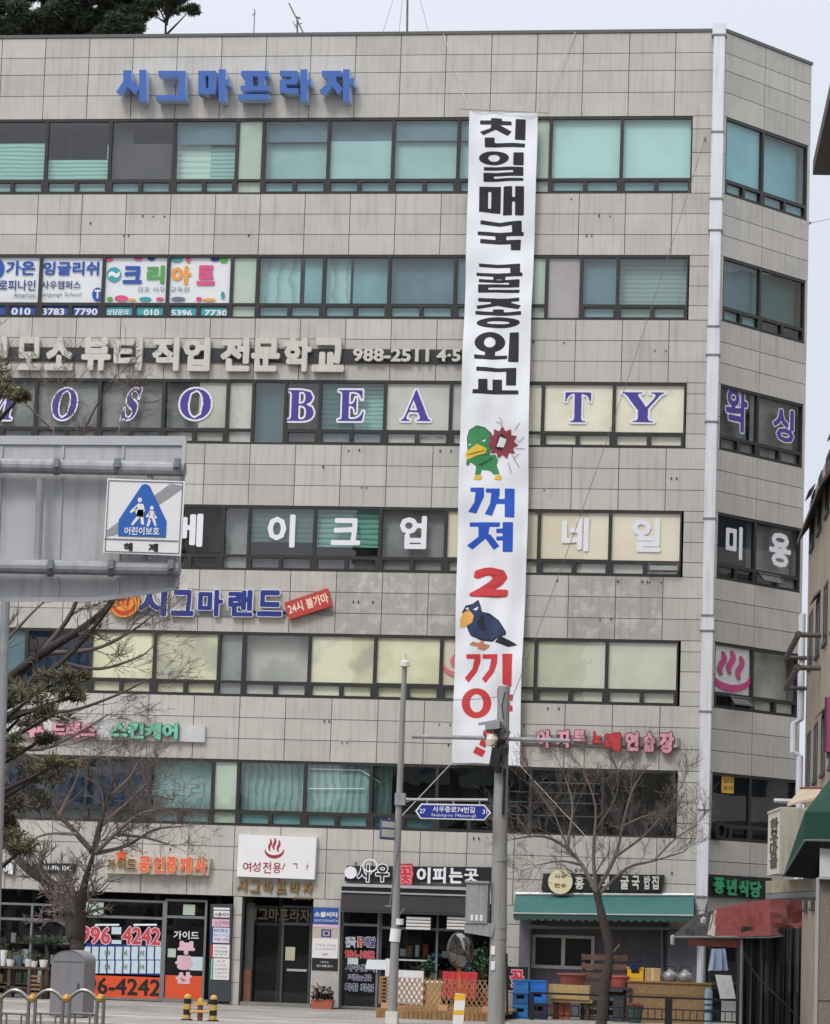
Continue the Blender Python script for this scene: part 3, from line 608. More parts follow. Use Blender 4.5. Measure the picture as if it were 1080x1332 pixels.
def letters_sign(name,label,cat,box,items,rails=(),d=(.03,.16),grp=None):
    """items: (text,x0,y0,x1,y1,material,bold,outline,outline material)"""
    x0,y0,x1,y1=box; u,z=FR.px((x0+x1)/2,y1,d[1]); R=thing(name,label,cat,FR.P(u,z,0),grp)
    for r in rails:
        a=FR.px(r[0],r[3],r[5]); b=FR.px(r[2],r[1],r[5]); q=MB(); q.fbox(FR,a[0],b[0],a[1],b[1],r[4],r[5]); q.build(r[7] if len(r)>7 else 'backing_rail',r[6],R)
    for it in items:
        s,a,b,c,e,m,bo=it[:7]; ol=it[7] if len(it)>7 else None; om=it[8] if len(it)>8 else M_WHITE
        q=MB(); ptext(q,FR,s,a,b,c,e,d[0],d[1],m=0,bold=bo,outline=(ol,1) if ol else None,res=30,rot=it[9] if len(it)>9 else 0); q.build('lettering',[m,om],R)
    return R
GS=[(s,a,b) for s,a,b in (('모',-34,14),('모',21,54),('소',59,95),('뷰',106,144),('티',148,185),('직',198,233),('업',238,273),('전',287,325),('문',327,364),('학',368,405),('교',406,448))]
letters_sign('school_sign_letters','cream channel letters on a dark bar above the purple window letters','sign letters',(-34,438,612,483),
  [(s,a,438+a*.004,b,481+a*.006,M_CREAM,.045) for s,a,b in GS]+[('988-2511',459,453,558,470,M_CREAM,.03),('4·5F',568,454,612,470,M_CREAM,.03)],
  rails=[(-40,455,640,469,.0,.06,mat('rail_dark',S(52,52,56),.5),'rail')],d=(.06,.2))
R=letters_sign('sauna_sign_letters','navy block letters with white edges beside an orange spa badge and red tilted plate','sign letters',(140,766,432,805),
  [(s,a,766+(a-190)*.005,b,802+(a-190)*.005,M_NAVY,.045,.02,M_WHITE) for s,a,b in (('시',178,218),('그',222,253),('마',257,291),('랜',296,330),('드',334,368))],
  rails=[(160,796,372,799,.0,.04,M_GREYM),(330,795,434,798,.0,.04,M_GREYM)])
q=MB(); q.poly(FR,[FR.px(x,y,.18) for x,y in arc_pts(161,783,21,20,26)],.05,.18,0,1); q.build('badge',[mat('badge_orange',S(240,150,60),.5),M_WOODD],R)
q=MB(); u,z=FR.px(147,800,.18); onsen(q,FR,lambda x,y:FR.px(148+26*x,768+30*y,.19),.185,.19,0); q.build('spa_mark',mat('badge_red',S(196,70,40),.5),R)
q=MB(); q.poly(FR,[FR.px(x,y,.2) for x,y in((370,784),(426,765),(432,788),(376,806))],.05,.2,0,0); ptext(q,FR,'24시 불가마',374,778,428,792,.2,.206,m=1,bold=.025,rot=rad(18),res=26); q.build('tilted_plate',[mat('plate_red',S(190,66,60),.5),mat('plate_text',S(244,214,196),.5)],R)
R=letters_sign('skin_care_sign_letters','mint and pink channel letters on a white backing box','sign letters',(20,938,268,964),
  [('스킨케어',143,939,232,962,M_MINT,.05,.03,mat('mint_dark',S(70,120,104),.5)),('드레스',66,938,125,960,M_PINK,.05,.03,mat('pink_dark',S(150,84,100),.5)),('두',26,938,58,960,M_PINK,.05,.03,MATS['pink_dark'])],
  rails=[(10,944,267,959,.0,.12,mat('box_white',S(206,206,206),.6,dirt=.2),'backing_box')],d=(.12,.24))
R=letters_sign('karaoke_sign_letters','pink and red channel letters on a steel rail above the lower right windows','sign letters',(697,947,880,985),
  [(s,a,b,c,e,m,.055,.05,o) for s,a,b,c,e,m,o in (('아',697,948,718,974,M_PINK,'d'),('지',723,948,741,974,M_PINK,'d'),('트',745,949,763,965,M_PINK,'d'),('노',770,951,783,967,M_RED,'r'),('래',786,952,808,978,M_RED,'r'),('연',812,951,832,978,M_PINK,'d'),('습',836,951,853,979,M_PINK,'d'),('장',857,951,878,981,M_PINK,'d')) for o in [mat('wine',S(110,40,60),.5) if o=='d' else mat('red_dark',S(150,40,36),.5)]],
  rails=[(672,960,884,966,.0,.1,M_STEEL),(874,957,881,972,.1,.15,M_CREAM,'end_box')],d=(.1,.22))
# spa board over the entrance
def board(name,label,cat,x0,y0,x1,y1,d0,d1,m,grp=None,skew=0):
    u,z=FR.px((x0+x1)/2,y1,d1); R=thing(name,label,cat,FR.P(u,z,0),grp)
    q=MB(); q.poly(FR,[FR.px(x0+2,y0,d1),FR.px(x1+2,y0+skew,d1),FR.px(x1-1,y1+skew,d1),FR.px(x0-1,y1,d1)],d0,d1); q.build('panel',m,R); return R
def bt(R,s,x0,y0,x1,y1,m,d,bold=.02,outline=None,om=None,name='lettering',rot=0,dep=.006,res=26):
    q=MB(); ptext(q,FR,s,x0,y0,x1,y1,d,d+dep,m=0,bold=bold,outline=(outline,1) if outline else None,rot=rot,res=res); return q.build(name,[m,om or M_WHITE],R)
M_WINE=mat('spa_red',S(168,48,66),.5)
R=board('spa_signboard','white rectangular signboard with a red hot spring mark above the entrance','signboard',309,1085,410,1140,.02,.2,mat('board_white',S(240,240,240),.5,var=.03),skew=4)
q=MB(); onsen(q,FR,lambda x,y:FR.px(345+24*x,1090+25*y,.206),.2,.206,0); q.build('spa_mark',M_WINE,R)
for s,x0,y0,x1,y1 in (('여',316,1121,327,1134),('성',328,1121,339,1134),('전',342,1121,353,1136),('용',355,1122,366,1136),('/',367,1123,371,1132),('ㄱ',381,1123,387,1130),('ㅏ',399,1123,402,1132)): bt(R,s,x0,y0,x1,y1,M_WINE,.2,.012)
R=thing('entrance_name_letters','small gold letters in a row between the white spa board and the doorway','sign letters',FR.P(*FR.px(358,1168),0))
for i,s in enumerate('시그마프라자'): bt(R,s,308+i*17.2,1145+i*.6,321+i*17.2,1160+i*.6,M_GOLD,.02,.035,dep=.05,name='letter')
bt(R,'관리사무소',381,1165,405,1171,M_GOLD,.01,.0,dep=.02)
R=board('estate_agent_sign','cream sign box with orange outlined letters and a star left of the white spa board','signboard',138,1114,272,1136,.02,.22,mat('sign_beige',S(196,188,172),.6,dirt=.2),skew=3)
for s,x0,x1 in (('가',139,150),('이',152,164),('드',165,177)): bt(R,s,x0,1117,x1,1131,mat('brown_letter',S(92,72,50),.5),.22,.03,.02,mat('letter_cream',S(236,214,170),.5),dep=.08)
for s,x0,x1 in (('공',180,196),('인',199,214),('중',216,230),('개',233,249),('사',252,269)): bt(R,s,x0,1113+(x0-180)*.02,x1,1136+(x0-180)*.02,mat('letter_orange',S(232,110,70),.5),.22,.045,.03,mat('letter_peach',S(244,196,170),.5),dep=.1)
q=MB(); q.poly(FR,[FR.px(158+(9 if i%2==0 else 4)*math.sin(i*math.pi/5),1112-(9 if i%2==0 else 4)*math.cos(i*math.pi/5),.3) for i in range(10)],.22,.3); q.build('star',M_ORANGE,R)
R=board('small_dark_sign','small dark sign strip with white lettering on the wall behind the forked bare tree','signboard',40,1123,98,1136,.02,.1,M_BLACK); bt(R,'031-996-4242',55,1126,93,1132,M_WHITE,.1,.01)
R=thing('white_wall_letters','white channel lettering on the wall left of the small dark sign strip','sign letter',FR.P(*FR.px(10,1140),0)); bt(R,'에',2,1121,18,1138,M_WHITE,.05,.05,.05,M_BLACK,dep=.1)
bt(R,'카페',-32,1121,-6,1138,M_WHITE,.05,.05,.05,M_BLACK,dep=.1)
R=board('flower_shop_sign','long black sign with white letters and one red letter over the florist','signboard',449,1126,642,1146,.02,.2,M_BLACK,skew=2)
for s,x0,x1 in (('사',464,484),('우',488,507)): bt(R,s,x0,1123,x1,1148,M_BLACK,.2,.03,.06,M_WHITE,dep=.08)
q=MB(); q.poly(FR,[FR.px(x,y,.3) for x,y in((520,1124),(536,1123),(538,1134),(536,1151),(521,1151))],.2,.3); q.build('red_tile',mat('tile_red',S(190,52,64),.5),R)
bt(R,'꽃',519,1126,537,1150,M_RED,.3,.03,.05,M_PINK)
for s,x0,x1,y0,y1 in (('이',542,560,1128,1149),('피',563,580,1128,1149),('는',584,602,1129,1149),('곳',604,622,1130,1147)): bt(R,s,x0,y0,x1,y1,M_WHITE,.2,.035,dep=.07)
q=MB(); q.poly(FR,[FR.px(x,y,.3) for x,y in arc_pts(456,1135,8,8,16)],.2,.3,0); q.ring(FR,[FR.px(x,y,.32) for x,y in arc_pts(481,1126,10,9,18)],[FR.px(x,y,.32) for x,y in arc_pts(481,1126,8,7,18)],.2,.29,0); q.build('flower_ornament',M_WHITE,R)
R=board('restaurant_sign','black sign with a round cream disc and white letters above the teal awning','signboard',705,1136,862,1158,.02,.18,M_BLACK,skew=2)
q=MB(); q.poly(FR,[FR.px(x,y,.3) for x,y in arc_pts(729,1147,16,16,28)],.02,.3,0,1); q.build('disc',[mat('disc_cream',S(226,216,176),.6,var=.06),M_BLACK],R)
bt(R,'사우',721,1137,737,1143,M_WOODD,.3,.02); bt(R,'한우',721,1149,737,1155,M_WOODD,.3,.02)
for i,(s,x0,x1) in enumerate((('홍',748,760),('가',768,777),('네',782,792),('굴',807,818),('국',822,832),('밥',838,846),('집',848,857))): bt(R,s,x0,1139,x1,1157,mat('letter_worn',S(206,206,200),.6),.18,.03,dep=.05)
R=thing('side_restaurant_letters','green letters on a black strip at the slanted corner over the red tarp','sign letters',SD.P(*SD.px(957,1170),0))
q=MB(); a=SD.px(922,1166,.1); b=SD.px(1004,1142,.1); q.fbox(SD,a[0],b[0],a[1],b[1],.01,.1); q.build('panel',M_BLACK,R)
for s,x0,x1,y0 in (('풍',929,943,1141),('년',946,959,1143),('식',962,974,1145),('당',976,991,1146)):
    q=MB(); ptext(q,SD,s,x0,y0,x1,y0+22,.1,.18,m=0,bold=.04,outline=(.02,1),res=26); q.build('lettering',[M_GREENL,mat('letter_green_dark',S(34,96,64),.5)],R)
# directories beside the entrance
def directory(label,x0,y0,x1,y1,m,rows,d1=.14):
    R=board('directory_board',label,'signboard',x0,y0,x1,y1,.02,d1,m)
    for a,b,c,e,mm,ls in rows:
        q=MB(); p0=FR.px(a,e,d1); p1=FR.px(c,b,d1); q.fbox(FR,p0[0],p1[0],p0[1],p1[1],d1,d1+.012); q.build('plate',mm,R)
        for (s,xa,ya,xb,yb,ml,bo) in ls: bt(R,s,xa,ya,xb,yb,ml,d1+.012,bo,dep=.004)
    return R
M_PLW=mat('plate_white',S(232,230,228),.5,var=.04); M_INK=mat('ink',S(90,92,100),.6); M_INKL=mat('ink_light',S(150,148,150),.6)
directory('tall charcoal directory board with white and coloured plates left of the doorway',272,1176,300,1303,M_CHAR,[
 (278,1181,299,1183,M_PLW,[]),(278,1185,299,1193,M_PLW,[('소쿨비타',279,1187,298,1192,M_INK,.02)]),(276,1196,299,1205,mat('plate_pink',S(226,180,196),.5),[('스킨케어',279,1198,298,1203,M_INK,.0)]),
 (274,1207,277,1226,M_NAVY,[]),(277,1207,299,1226,mat('plate_lilac',S(214,216,236),.5),[('뷰티학교',278,1208,297,1213,M_INK,.01),('메이크업',278,1215,297,1218,M_INKL,0),('미용 네일',279,1220,297,1224,M_RED,0)]),
 (274,1229,277,1245,M_RED,[]),(277,1229,299,1245,M_PLW,[('시그마랜드',279,1231,296,1234,M_INKL,0),('여성전용',279,1236,296,1239,M_INK,0),('24시 불가마',279,1240,296,1243,M_GREENL,0)]),
 (274,1247,277,1274,M_MINT,[]),(277,1247,299,1274,M_PLW,[('4F 5F',282,1249,293,1252,M_INKL,0),('아지트',280,1254,295,1257,M_INKL,0),('노래연습장',279,1259,296,1262,M_INK,0),('잉글리쉬',279,1264,296,1267,M_INKL,0),('크리아트',279,1269,296,1272,M_INKL,0)])])
directory('pale directory post with a blue head plate right of the doorway',406,1178,441,1311,mat('post_grey',S(184,180,174),.6,dirt=.15),[
 (407,1181,441,1202,mat('plate_blue',S(44,84,160),.5),[('소쿨비타',409,1186,440,1193,M_PLW,.03),('SOCOOLVITA',409,1196,440,1199,M_PLW,0)]),(407,1203,441,1206,mat('plate_rose',S(222,188,206),.5),[]),
 (406.5,1208,441,1220,mat('plate_beige',S(190,178,164),.6),[('▣',418,1209,431,1219,M_NAVY,.03)]),(406,1221,440,1246,M_PLW,[('사우동 관리실',411,1228,437,1231,M_INKL,0),('시그마프라자',409,1233,437,1236,M_INKL,0),('4F',419,1240,427,1243,M_INK,0)]),
 (405.5,1247,440,1262,M_BLACK,[('사무소',417,1250,428,1253,M_PLW,0),('031-988-2511',412,1255,433,1258,M_PLW,0)])])

# ------------------------------------------------------------------ the tall protest banner
def wave(u,z): return 0.045*math.sin(z*1.9+u*2.2)+.05*math.sin(z*.8+1)+.02*math.sin(u*5.5+z*.7+math.sin(z*1.3))+.012*math.sin(z*5.1-u*3.3)*math.sin(z*.55)+.018*math.sin(u*9+math.sin(z*.9)*2)
class BFace(Face):
    def P(s,u,z,d=0.0): return Face.P(s,u,z,.3+wave(u,z)+d)
    def px(s,px,py,d=0.0): return Face.px(s,px,py,.3+d)
BF_=BFace((0,0),(1,0))
BN=thing('protest_banner','very tall white cloth banner with black, blue and red lettering hung down the facade','banner',FR.P(*FR.px(632,993,.3),.3))
q=MB(); nz,nu=220,16
def bxy(i,j):
    t=j/nz; xl=611.5-24.5*t+1.2*math.sin(t*9)*t; xr=699-22*t+1.0*math.sin(t*11+1); y=145+846*t; y2=146.5+849*t
    s=i/nu; return BF_.px(xl+(xr-xl)*s,y+(y2-y)*s+(1.5*math.sin(math.pi*s) if j==0 else 0))
for side in (0,1):
    g=[[BF_.P(*bxy(i,j),-.004*side) for i in range(nu+1)] for j in range(nz+1)]
    for j in range(nz):
        for i in range(nu):
            f=[g[j+1][i],g[j+1][i+1],g[j][i+1],g[j][i]]; q.add(f if not side else f[::-1],[(0,1,2,3)])
q.build('cloth',mat('banner_cloth',S(236,239,253),.8,var=.015),BN,smooth=True)
def z2(x,y): return BF_.px(590+x/6.346,130+y/6.346)
def z3(x,y): return BF_.px(590+x/6.66,330+y/6.66)
def z5(x,y): return BF_.px(560+x/5.55,520+y/5.55)
def z6(x,y): return BF_.px(560+x/4.93,740+y/4.93)
M_INKB=mat('banner_black',S(38,34,40),.7,var=.05); M_BLB=mat('banner_blue',S(36,88,196),.7,var=.04); M_RDB=mat('banner_red',S(208,62,66),.7,var=.04)
def poly_sdf(pts,X,Y):
    d=np.full(X.shape,1e9); ins=np.zeros(X.shape,bool); k=len(pts)
    for i in range(k):
        (x0,y0),(x1,y1)=pts[i],pts[(i+1)%k]; ex,ey=x1-x0,y1-y0; t=np.clip(((X-x0)*ex+(Y-y0)*ey)/(ex*ex+ey*ey+1e-12),0,1)
        d=np.minimum(d,np.hypot(X-x0-t*ex,Y-y0-t*ey))
        if y0!=y1: ins^=((Y<y0)!=(Y<y1))&(X<x0+(Y-y0)/(y1-y0)*ex)
    return np.where(ins,-d,d)
def cloth_print(mb,outlines,holes,d,m=0,res=56):
    """print flat shapes on the waving cloth: small facets that follow it"""
    A=np.array([p for o in outlines for p in o]); mn,mx_=A.min(0),A.max(0); h=max(mx_-mn)/res
    nx,ny=int((mx_[0]-mn[0])/h)+5,int((mx_[1]-mn[1])/h)+5; x0,y0=mn-2*h
    X,Y=np.meshgrid(x0+np.arange(nx)*h,y0+np.arange(ny)*h); G=np.full(X.shape,9.)
    for o in outlines: G=np.minimum(G,poly_sdf(o,X,Y))
    for o in holes: G=np.maximum(G,-poly_sdf(o,X,Y))
    def put(pts):
        if len(pts)==4 and abs(pts[1][0]-pts[0][0])>5*h:
            n=int((pts[1][0]-pts[0][0])/(4*h))+1
            for i in range(n):
                a=pts[0][0]+(pts[1][0]-pts[0][0])*i/n; b=pts[0][0]+(pts[1][0]-pts[0][0])*(i+1)/n
                mb.add([BF_.P(a,pts[0][1],d),BF_.P(b,pts[0][1],d),BF_.P(b,pts[2][1],d),BF_.P(a,pts[2][1],d)],[(0,1,2,3)],m)
        else: mb.add([BF_.P(*p,d) for p in pts],[tuple(range(len(pts)))],m)
    contour(G,x0,y0,h,h,0,put)
def bl(prs,q_,m,name='lettering'):
    g=MB(); o=[]; hl=[]
    for p in prs:
        if p[0]=='R': x0,y0,x1,y1=p[1:]; o.append([q_(x0,y0),q_(x1,y0),q_(x1,y1),q_(x0,y1)])
        elif p[0]=='P': o.append([q_(*c) for c in p[1:]])
        else: cx,cy,rx,ry,ix,iy=p[1:]; o.append([q_(*c) for c in arc_pts(cx,cy,rx,ry)]); hl.append([q_(*c) for c in arc_pts(cx,cy,ix,iy)])
    if hl:   # keep strokes that cross the hole of a ring
        cloth_print(g,[o[[i for i,p in enumerate(prs) if p[0]=='O'][0]]],hl,.004)
        rest=[x for x,p in zip(o,prs) if p[0]!='O']
        if rest: cloth_print(g,rest,[],.0046)
    else: cloth_print(g,o,[],.004)
    g.build(name,m,BN)
bl([('P',(313,155),(402,158),(402,200),(313,200)),('P',(222,172),(480,180),(484,215),(222,208)),('P',(320,195),(400,205),(380,240),(250,300),(220,268),(310,240)),('P',(360,225),(400,220),(485,268),(450,304),(350,250)),
    ('P',(515,160),(597,160),(593,333),(510,333)),('P',(262,317),(343,317),(343,362),(592,360),(590,395),(262,398))],z2,M_INKB)
bl([('O',337,485,125,57,47,28),('P',(500,440),(582,435),(582,545),(497,545)),('P',(253,557),(580,557),(580,632),(332,632),(332,648),(580,648),(580,672),(248,676),(248,603),(497,603),(497,585),(253,585))],z2,M_INKB)
bl([('P',(213,715),(287,715),(283,925),(210,920)),('P',(312,715),(392,715),(385,937),(307,930)),('P',(213,715),(392,715),(391,757),(213,757)),('P',(211,893),(386,895),(385,937),(210,921)),
    ('P',(415,715),(487,715),(482,950),(405,950)),('P',(512,715),(585,715),(580,952),(507,952)),('P',(475,800),(520,805),(520,840),(475,838))],z2,M_INKB)
bl([('P',(222,990),(380,1008),(562,992),(562,1085),(482,1085),(482,1030),(380,1043),(222,1024)),('P',(200,1083),(380,1092),(580,1085),(575,1118),(380,1126),(200,1115)),('R',345,1112,435,1152),('P',(220,1145),(380,1158),(555,1148),(550,1238),(472,1238),(472,1188),(375,1192),(220,1183))],z2,M_INKB)
bl([('P',(220,82),(380,95),(578,84),(578,165),(492,165),(492,122),(380,125),(220,112)),('P',(198,162),(380,172),(598,162),(598,195),(380,202),(198,190)),('R',345,190,450,222),('P',(218,215),(390,230),(575,222),(572,293),(300,293),(300,311),(575,313),(572,342),(400,336),(212,335),(212,262),(482,268),(482,250),(390,255),(218,244))],z3,M_INKB)
bl([('P',(212,380),(390,388),(572,382),(572,415),(390,420),(212,412)),('P',(335,405),(440,405),(400,448),(205,476),(195,446),(320,432)),('P',(340,408),(440,405),(585,452),(565,483),(370,448)),('R',340,480,435,505),('P',(188,490),(390,506),(588,500),(588,533),(390,537),(188,523)),('O',387,596,190,48,100,13)],z3,M_INKB)
bl([('O',315,768,132,90,50,45),('R',275,840,362,885),('P',(180,872),(330,888),(465,880),(465,912),(330,922),(180,910)),('P',(485,680),(567,680),(563,940),(472,938))],z3,M_INKB)
bl([('P',(200,980),(380,995),(545,988),(543,1145),(458,1145),(458,1025),(380,1030),(200,1018)),('R',218,1090,300,1185),('R',342,1095,424,1190),('P',(168,1175),(370,1190),(565,1185),(565,1222),(370,1226),(165,1212))],z3,M_INKB)
bl([('P',(290,635),(390,635),(388,700),(330,822),(272,808),(318,740),(328,668),(290,665)),('P',(402,640),(500,640),(500,690),(445,838),(392,825),(430,750),(440,672),(402,670)),('P',(490,715),(545,715),(545,752),(478,752)),('P',(537,640),(607,640),(607,852),(537,848))],z5,M_BLB)
bl([('P',(282,883),(505,885),(500,918),(282,915)),('P',(345,905),(430,905),(415,985),(300,1080),(262,1050),(345,985)),('P',(385,985),(430,968),(497,1055),(455,1082)),('R',475,930,530,962),('R',475,985,530,1015),('P',(522,883),(598,885),(595,1100),(520,1098))],z5,M_BLB)
q=MB(); a=BF_.px(610,776); b=BF_.px(661,738); text(q,BF_,'2',a[0],b[0],a[1],b[1],.010,.014,bold=.06,res=40,slant=.15); q.build('lettering',M_RDB,BN)
bl([('P',(230,548),(325,548),(322,600),(300,660),(245,730),(220,700),(270,640),(285,578),(232,578)),('P',(335,548),(432,548),(430,605),(410,665),(355,733),(330,705),(378,645),(392,578),(335,578)),('P',(463,545),(528,545),(522,760),(463,740))],z6,M_RDB)
bl([('O',297,862,95,97,42,58),('R',430,765,495,985),('R',490,805,530,845),('R',490,875,528,915)],z6,M_RDB)
bl([('P',(350,1040),(420,1010),(400,1070),(350,1150),(315,1128)),('P',(297,1138),(357,1168),(335,1208),(275,1180))],z6,M_RDB)
# cartoon birds on the cloth: a plain green bird with a red burst, and a dark blue crow
def pic(name,q_,parts):
    ms=[]; g=MB()
    for i,(m,p) in enumerate(parts):
        if m not in ms: ms.append(m)
        d=.004+i*.0012
        if p[0]=='E': pts=[q_(*c) for c in arc_pts(*p[1:],20)]
        else: pts=[q_(*c) for c in p]
        cloth_print(g,[pts],[],d,ms.index(m),res=40)
    g.build(name,ms,BN)
M_GB=mat('bird_green',S(58,138,84),.7); M_GBD=mat('bird_green_dark',S(34,84,54),.7); M_YB=mat('bird_yellow',S(228,192,64),.7); M_BUR=mat('burst_red',S(146,62,70),.7); M_CRW=mat('crow_blue',S(44,60,96),.7); M_CRD=mat('crow_dark',S(28,32,52),.7); M_BEAK=mat('crow_beak',S(232,176,96),.7); M_FT=mat('crow_foot',S(200,130,96),.7); M_LINE=mat('line_grey',S(120,112,118),.7)
star=[(522+(115 if i%2==0 else 82)*math.cos(i*math.pi/11+.15),312+(118 if i%2==0 else 84)*math.sin(i*math.pi/11+.15)) for i in range(22)]
pic('bird_drawing',z5,[(M_GBD,[(262,270),(280,215),(335,185),(395,200),(445,245),(452,330),(425,400),(330,410),(268,380)]),(M_GB,[(268,272),(284,220),(335,191),(392,206),(438,248),(445,325),(420,392),(330,402),(274,372)]),
 (M_GB,[(268,400),(330,405),(470,395),(490,440),(478,470),(500,535),(455,540),(430,512),(370,505),(362,545),(322,545),(330,480),(290,450),(275,480),(258,470)]),(M_GBD,[(340,470),(420,430),(440,412),(450,425),(370,480)]),
 (M_YB,[(250,400),(262,372),(300,345),(335,318),(385,340),(408,352),(395,385),(330,405),(270,432)]),(M_GBD,[(268,395),(330,378),(392,362),(392,368),(330,386),(270,402)]),(M_WHITE,[(272,328),(288,316),(292,328)]),(M_WHITE,[(368,300),(400,285),(395,305)]),
 (M_YB,[(310,575),(325,545),(362,540),(378,560),(362,578)]),(M_YB,[(460,575),(470,545),(500,535),(518,560),(505,578)]),(M_BUR,star),(M_CRD,[(468,350),(492,262),(520,248),(555,285),(545,330),(510,372)]),(M_WHITE,[(478,340),(505,268),(552,288),(530,345)]),
 *[(M_LINE,band(c,4)) for c in ([(610,222),(650,170)],[(625,290),(640,310),(680,272)],[(612,352),(684,356)],[(590,400),(640,488)],[(560,450),(585,528)],[(500,130),(520,160),(515,200)],[(475,160),(510,175)],[(600,420),(640,390)])]])
pic('crow_drawing',z6,[(M_CRD,[(205,280),(228,235),(270,225),(308,196),(325,245),(330,275),(380,285),(440,330),(485,400),(488,425),(440,440),(400,470),(330,462),(260,430),(235,375),(245,330),(215,310)]),
 (M_CRW,[(216,268),(234,240),(272,232),(304,208),(318,248),(322,280),(376,292),(432,334),(476,400),(478,418),(436,432),(396,458),(332,452),(266,424),(245,375),(255,330)]),(M_CRD,[(300,340),(340,290),(350,350),(400,420),(470,425),(380,425),(320,390)]),
 (M_CRD,[(415,470),(450,430),(520,465),(562,490),(500,502),(450,482)]),(M_BEAK,[(190,375),(192,325),(215,280),(250,265),(280,300),(270,345),(215,378)]),(M_WHITE,[(225,258),(242,246),(248,266)]),(M_WHITE,[(272,262),(310,242),(300,268)]),
 (M_FT,[(330,462),(345,462),(345,480),(385,490),(372,508),(345,524),(300,510),(320,500),(250,490),(275,466),(310,478)])])
# rods and ropes of the banner
q=MB(); a=BF_.P(*BF_.px(598,143),.02); b=BF_.P(*BF_.px(714,148),.02); q.tube([a,b],.014,6); q.build('top_rod',mat('rod',S(160,150,136),.7),BN)
q=MB(); a=BF_.P(*BF_.px(587,992),.0); b=BF_.P(*BF_.px(678,996),.0); q.tube([a,b],.016,6); q.build('bottom_rod',M_ALU,BN)
M_ROPE=mat('rope',S(196,192,184),.8)
def rope(mb,p0,p1,r=.011,sag=.0,n=10):
    p0,p1=Vector(p0),Vector(p1); mb.tube([p0.lerp(p1,i/n)-Vector((0,0,sag*4*(i/n)*(1-i/n))) for i in range(n+1)],r,5)
q=MB(); rope(q,BF_.P(*BF_.px(611,146)),FR.P(*FR.px(577,45),.04),.014); q.build('rope',M_ROPE,BN)
q=MB(); rope(q,BF_.P(*BF_.px(698,147)),FR.P(*FR.px(749,42),.04),.014); q.build('rope',M_ROPE,BN)
q=MB(); rope(q,BF_.P(*BF_.px(588,992)),at(522,1062,-11.35),.011); q.build('rope',M_ROPE,BN)
q=MB(); rope(q,BF_.P(*BF_.px(677,996)),at(792,1120,-7.9),.008); q.build('rope',M_ROPE,BN)

# ------------------------------------------------------------------ exhaust duct at the corner, roof gear
DT=thing('exhaust_duct','tall pale square metal duct running up the corner past the parapet','duct',FR.P(FR.u(915,1190,.2),0,.2))
yj=[30,45,171,258,299,424,461,548,674,800,820,925,1053,1166]
for i in range(len(yj)-1):
    ya,yb=yj[i],yj[i+1]; ym_=(ya+yb)/2; xl=927.5-(ym_-37)*.0205; 
    if i==0: xl-=.5
    a=FR.px(xl,yb,.42); b=FR.px(xl+17,ya,.42); q=MB(); q.fbox(FR,a[0],b[0],a[1]+.02,b[1],.06,.42+(.02 if i==0 else 0)); q.build('section',M_PIPE,DT)
    q=MB(); q.fbox(FR,a[0]-.025,b[0]+.025,a[1]-.022,a[1]+.022,.05,.445); q.build('flange',M_GREYM,DT)
a=FR.px(904,1166,.42); b=FR.px(921,1166,.42); c0=FR.px(909,1184,.42); c1=FR.px(916,1184,.42)
q=MB(); A=[FR.P(a[0],a[1],.42),FR.P(b[0],a[1],.42),FR.P(b[0],a[1],.06),FR.P(a[0],a[1],.06)]; Bq=[FR.P(c0[0],c0[1],.32),FR.P(c1[0],c0[1],.32),FR.P(c1[0],c0[1],.12),FR.P(c0[0],c0[1],.12)]
q.add(Bq+A,MB.BF); u=(c0[0]+c1[0])/2; q.tube([FR.P(u,c0[1]+.02,.22),FR.P(u-.02,.5,.22)],.09,12); q.build('foot_pipe',M_PIPE,DT)
M_ANT=mat('antenna_metal',S(110,100,98),.5)
def mast(name,label,cat,parts,x,y):
    R=thing(name,label,cat,at(x,y,5)-Vector((0,0,.6))); q=MB()
    q.lathe(R.location,[(.0,0),(.12,0),(.12,.05),(.03,.08),(.0,.08)],8); q.build('base',M_ANT,R)
    for nm,pts,r in parts: q=MB(); q.tube([at(px,py,5) if py<y else at(px,py,5)-Vector((0,0,.6)) for px,py in pts],r,5); q.build(nm,M_ANT,R)
mast('roof_mast','tall thin straight mast on the roof held by guy wires','mast',[('pole',[(530.5,46),(531,-60)],.035),('guy_wire',[(490,46),(530,-60)],.006),('guy_wire',[(517,46),(530,-60)],.006),('guy_wire',[(566,46),(532,-60)],.006)],530.5,46)
mast('roof_antenna','leaning branched television antenna on the roof above the blue letters','antenna',[('pole',[(388,47),(387,26)],.03),('boom',[(396,46),(387,26),(376,4)],.022),('element',[(381,28),(388,40)],.012),('element',[(385,22),(391,24)],.03),('element',[(383,33),(394,30)],.012)],388,47)
mast('roof_rod','short thin lightning rod on the roof left of the leaning antenna','rod',[('pole',[(330.5,47),(331.5,12)],.016),('element',[(328,20),(333,17)],.012)],330.5,47)

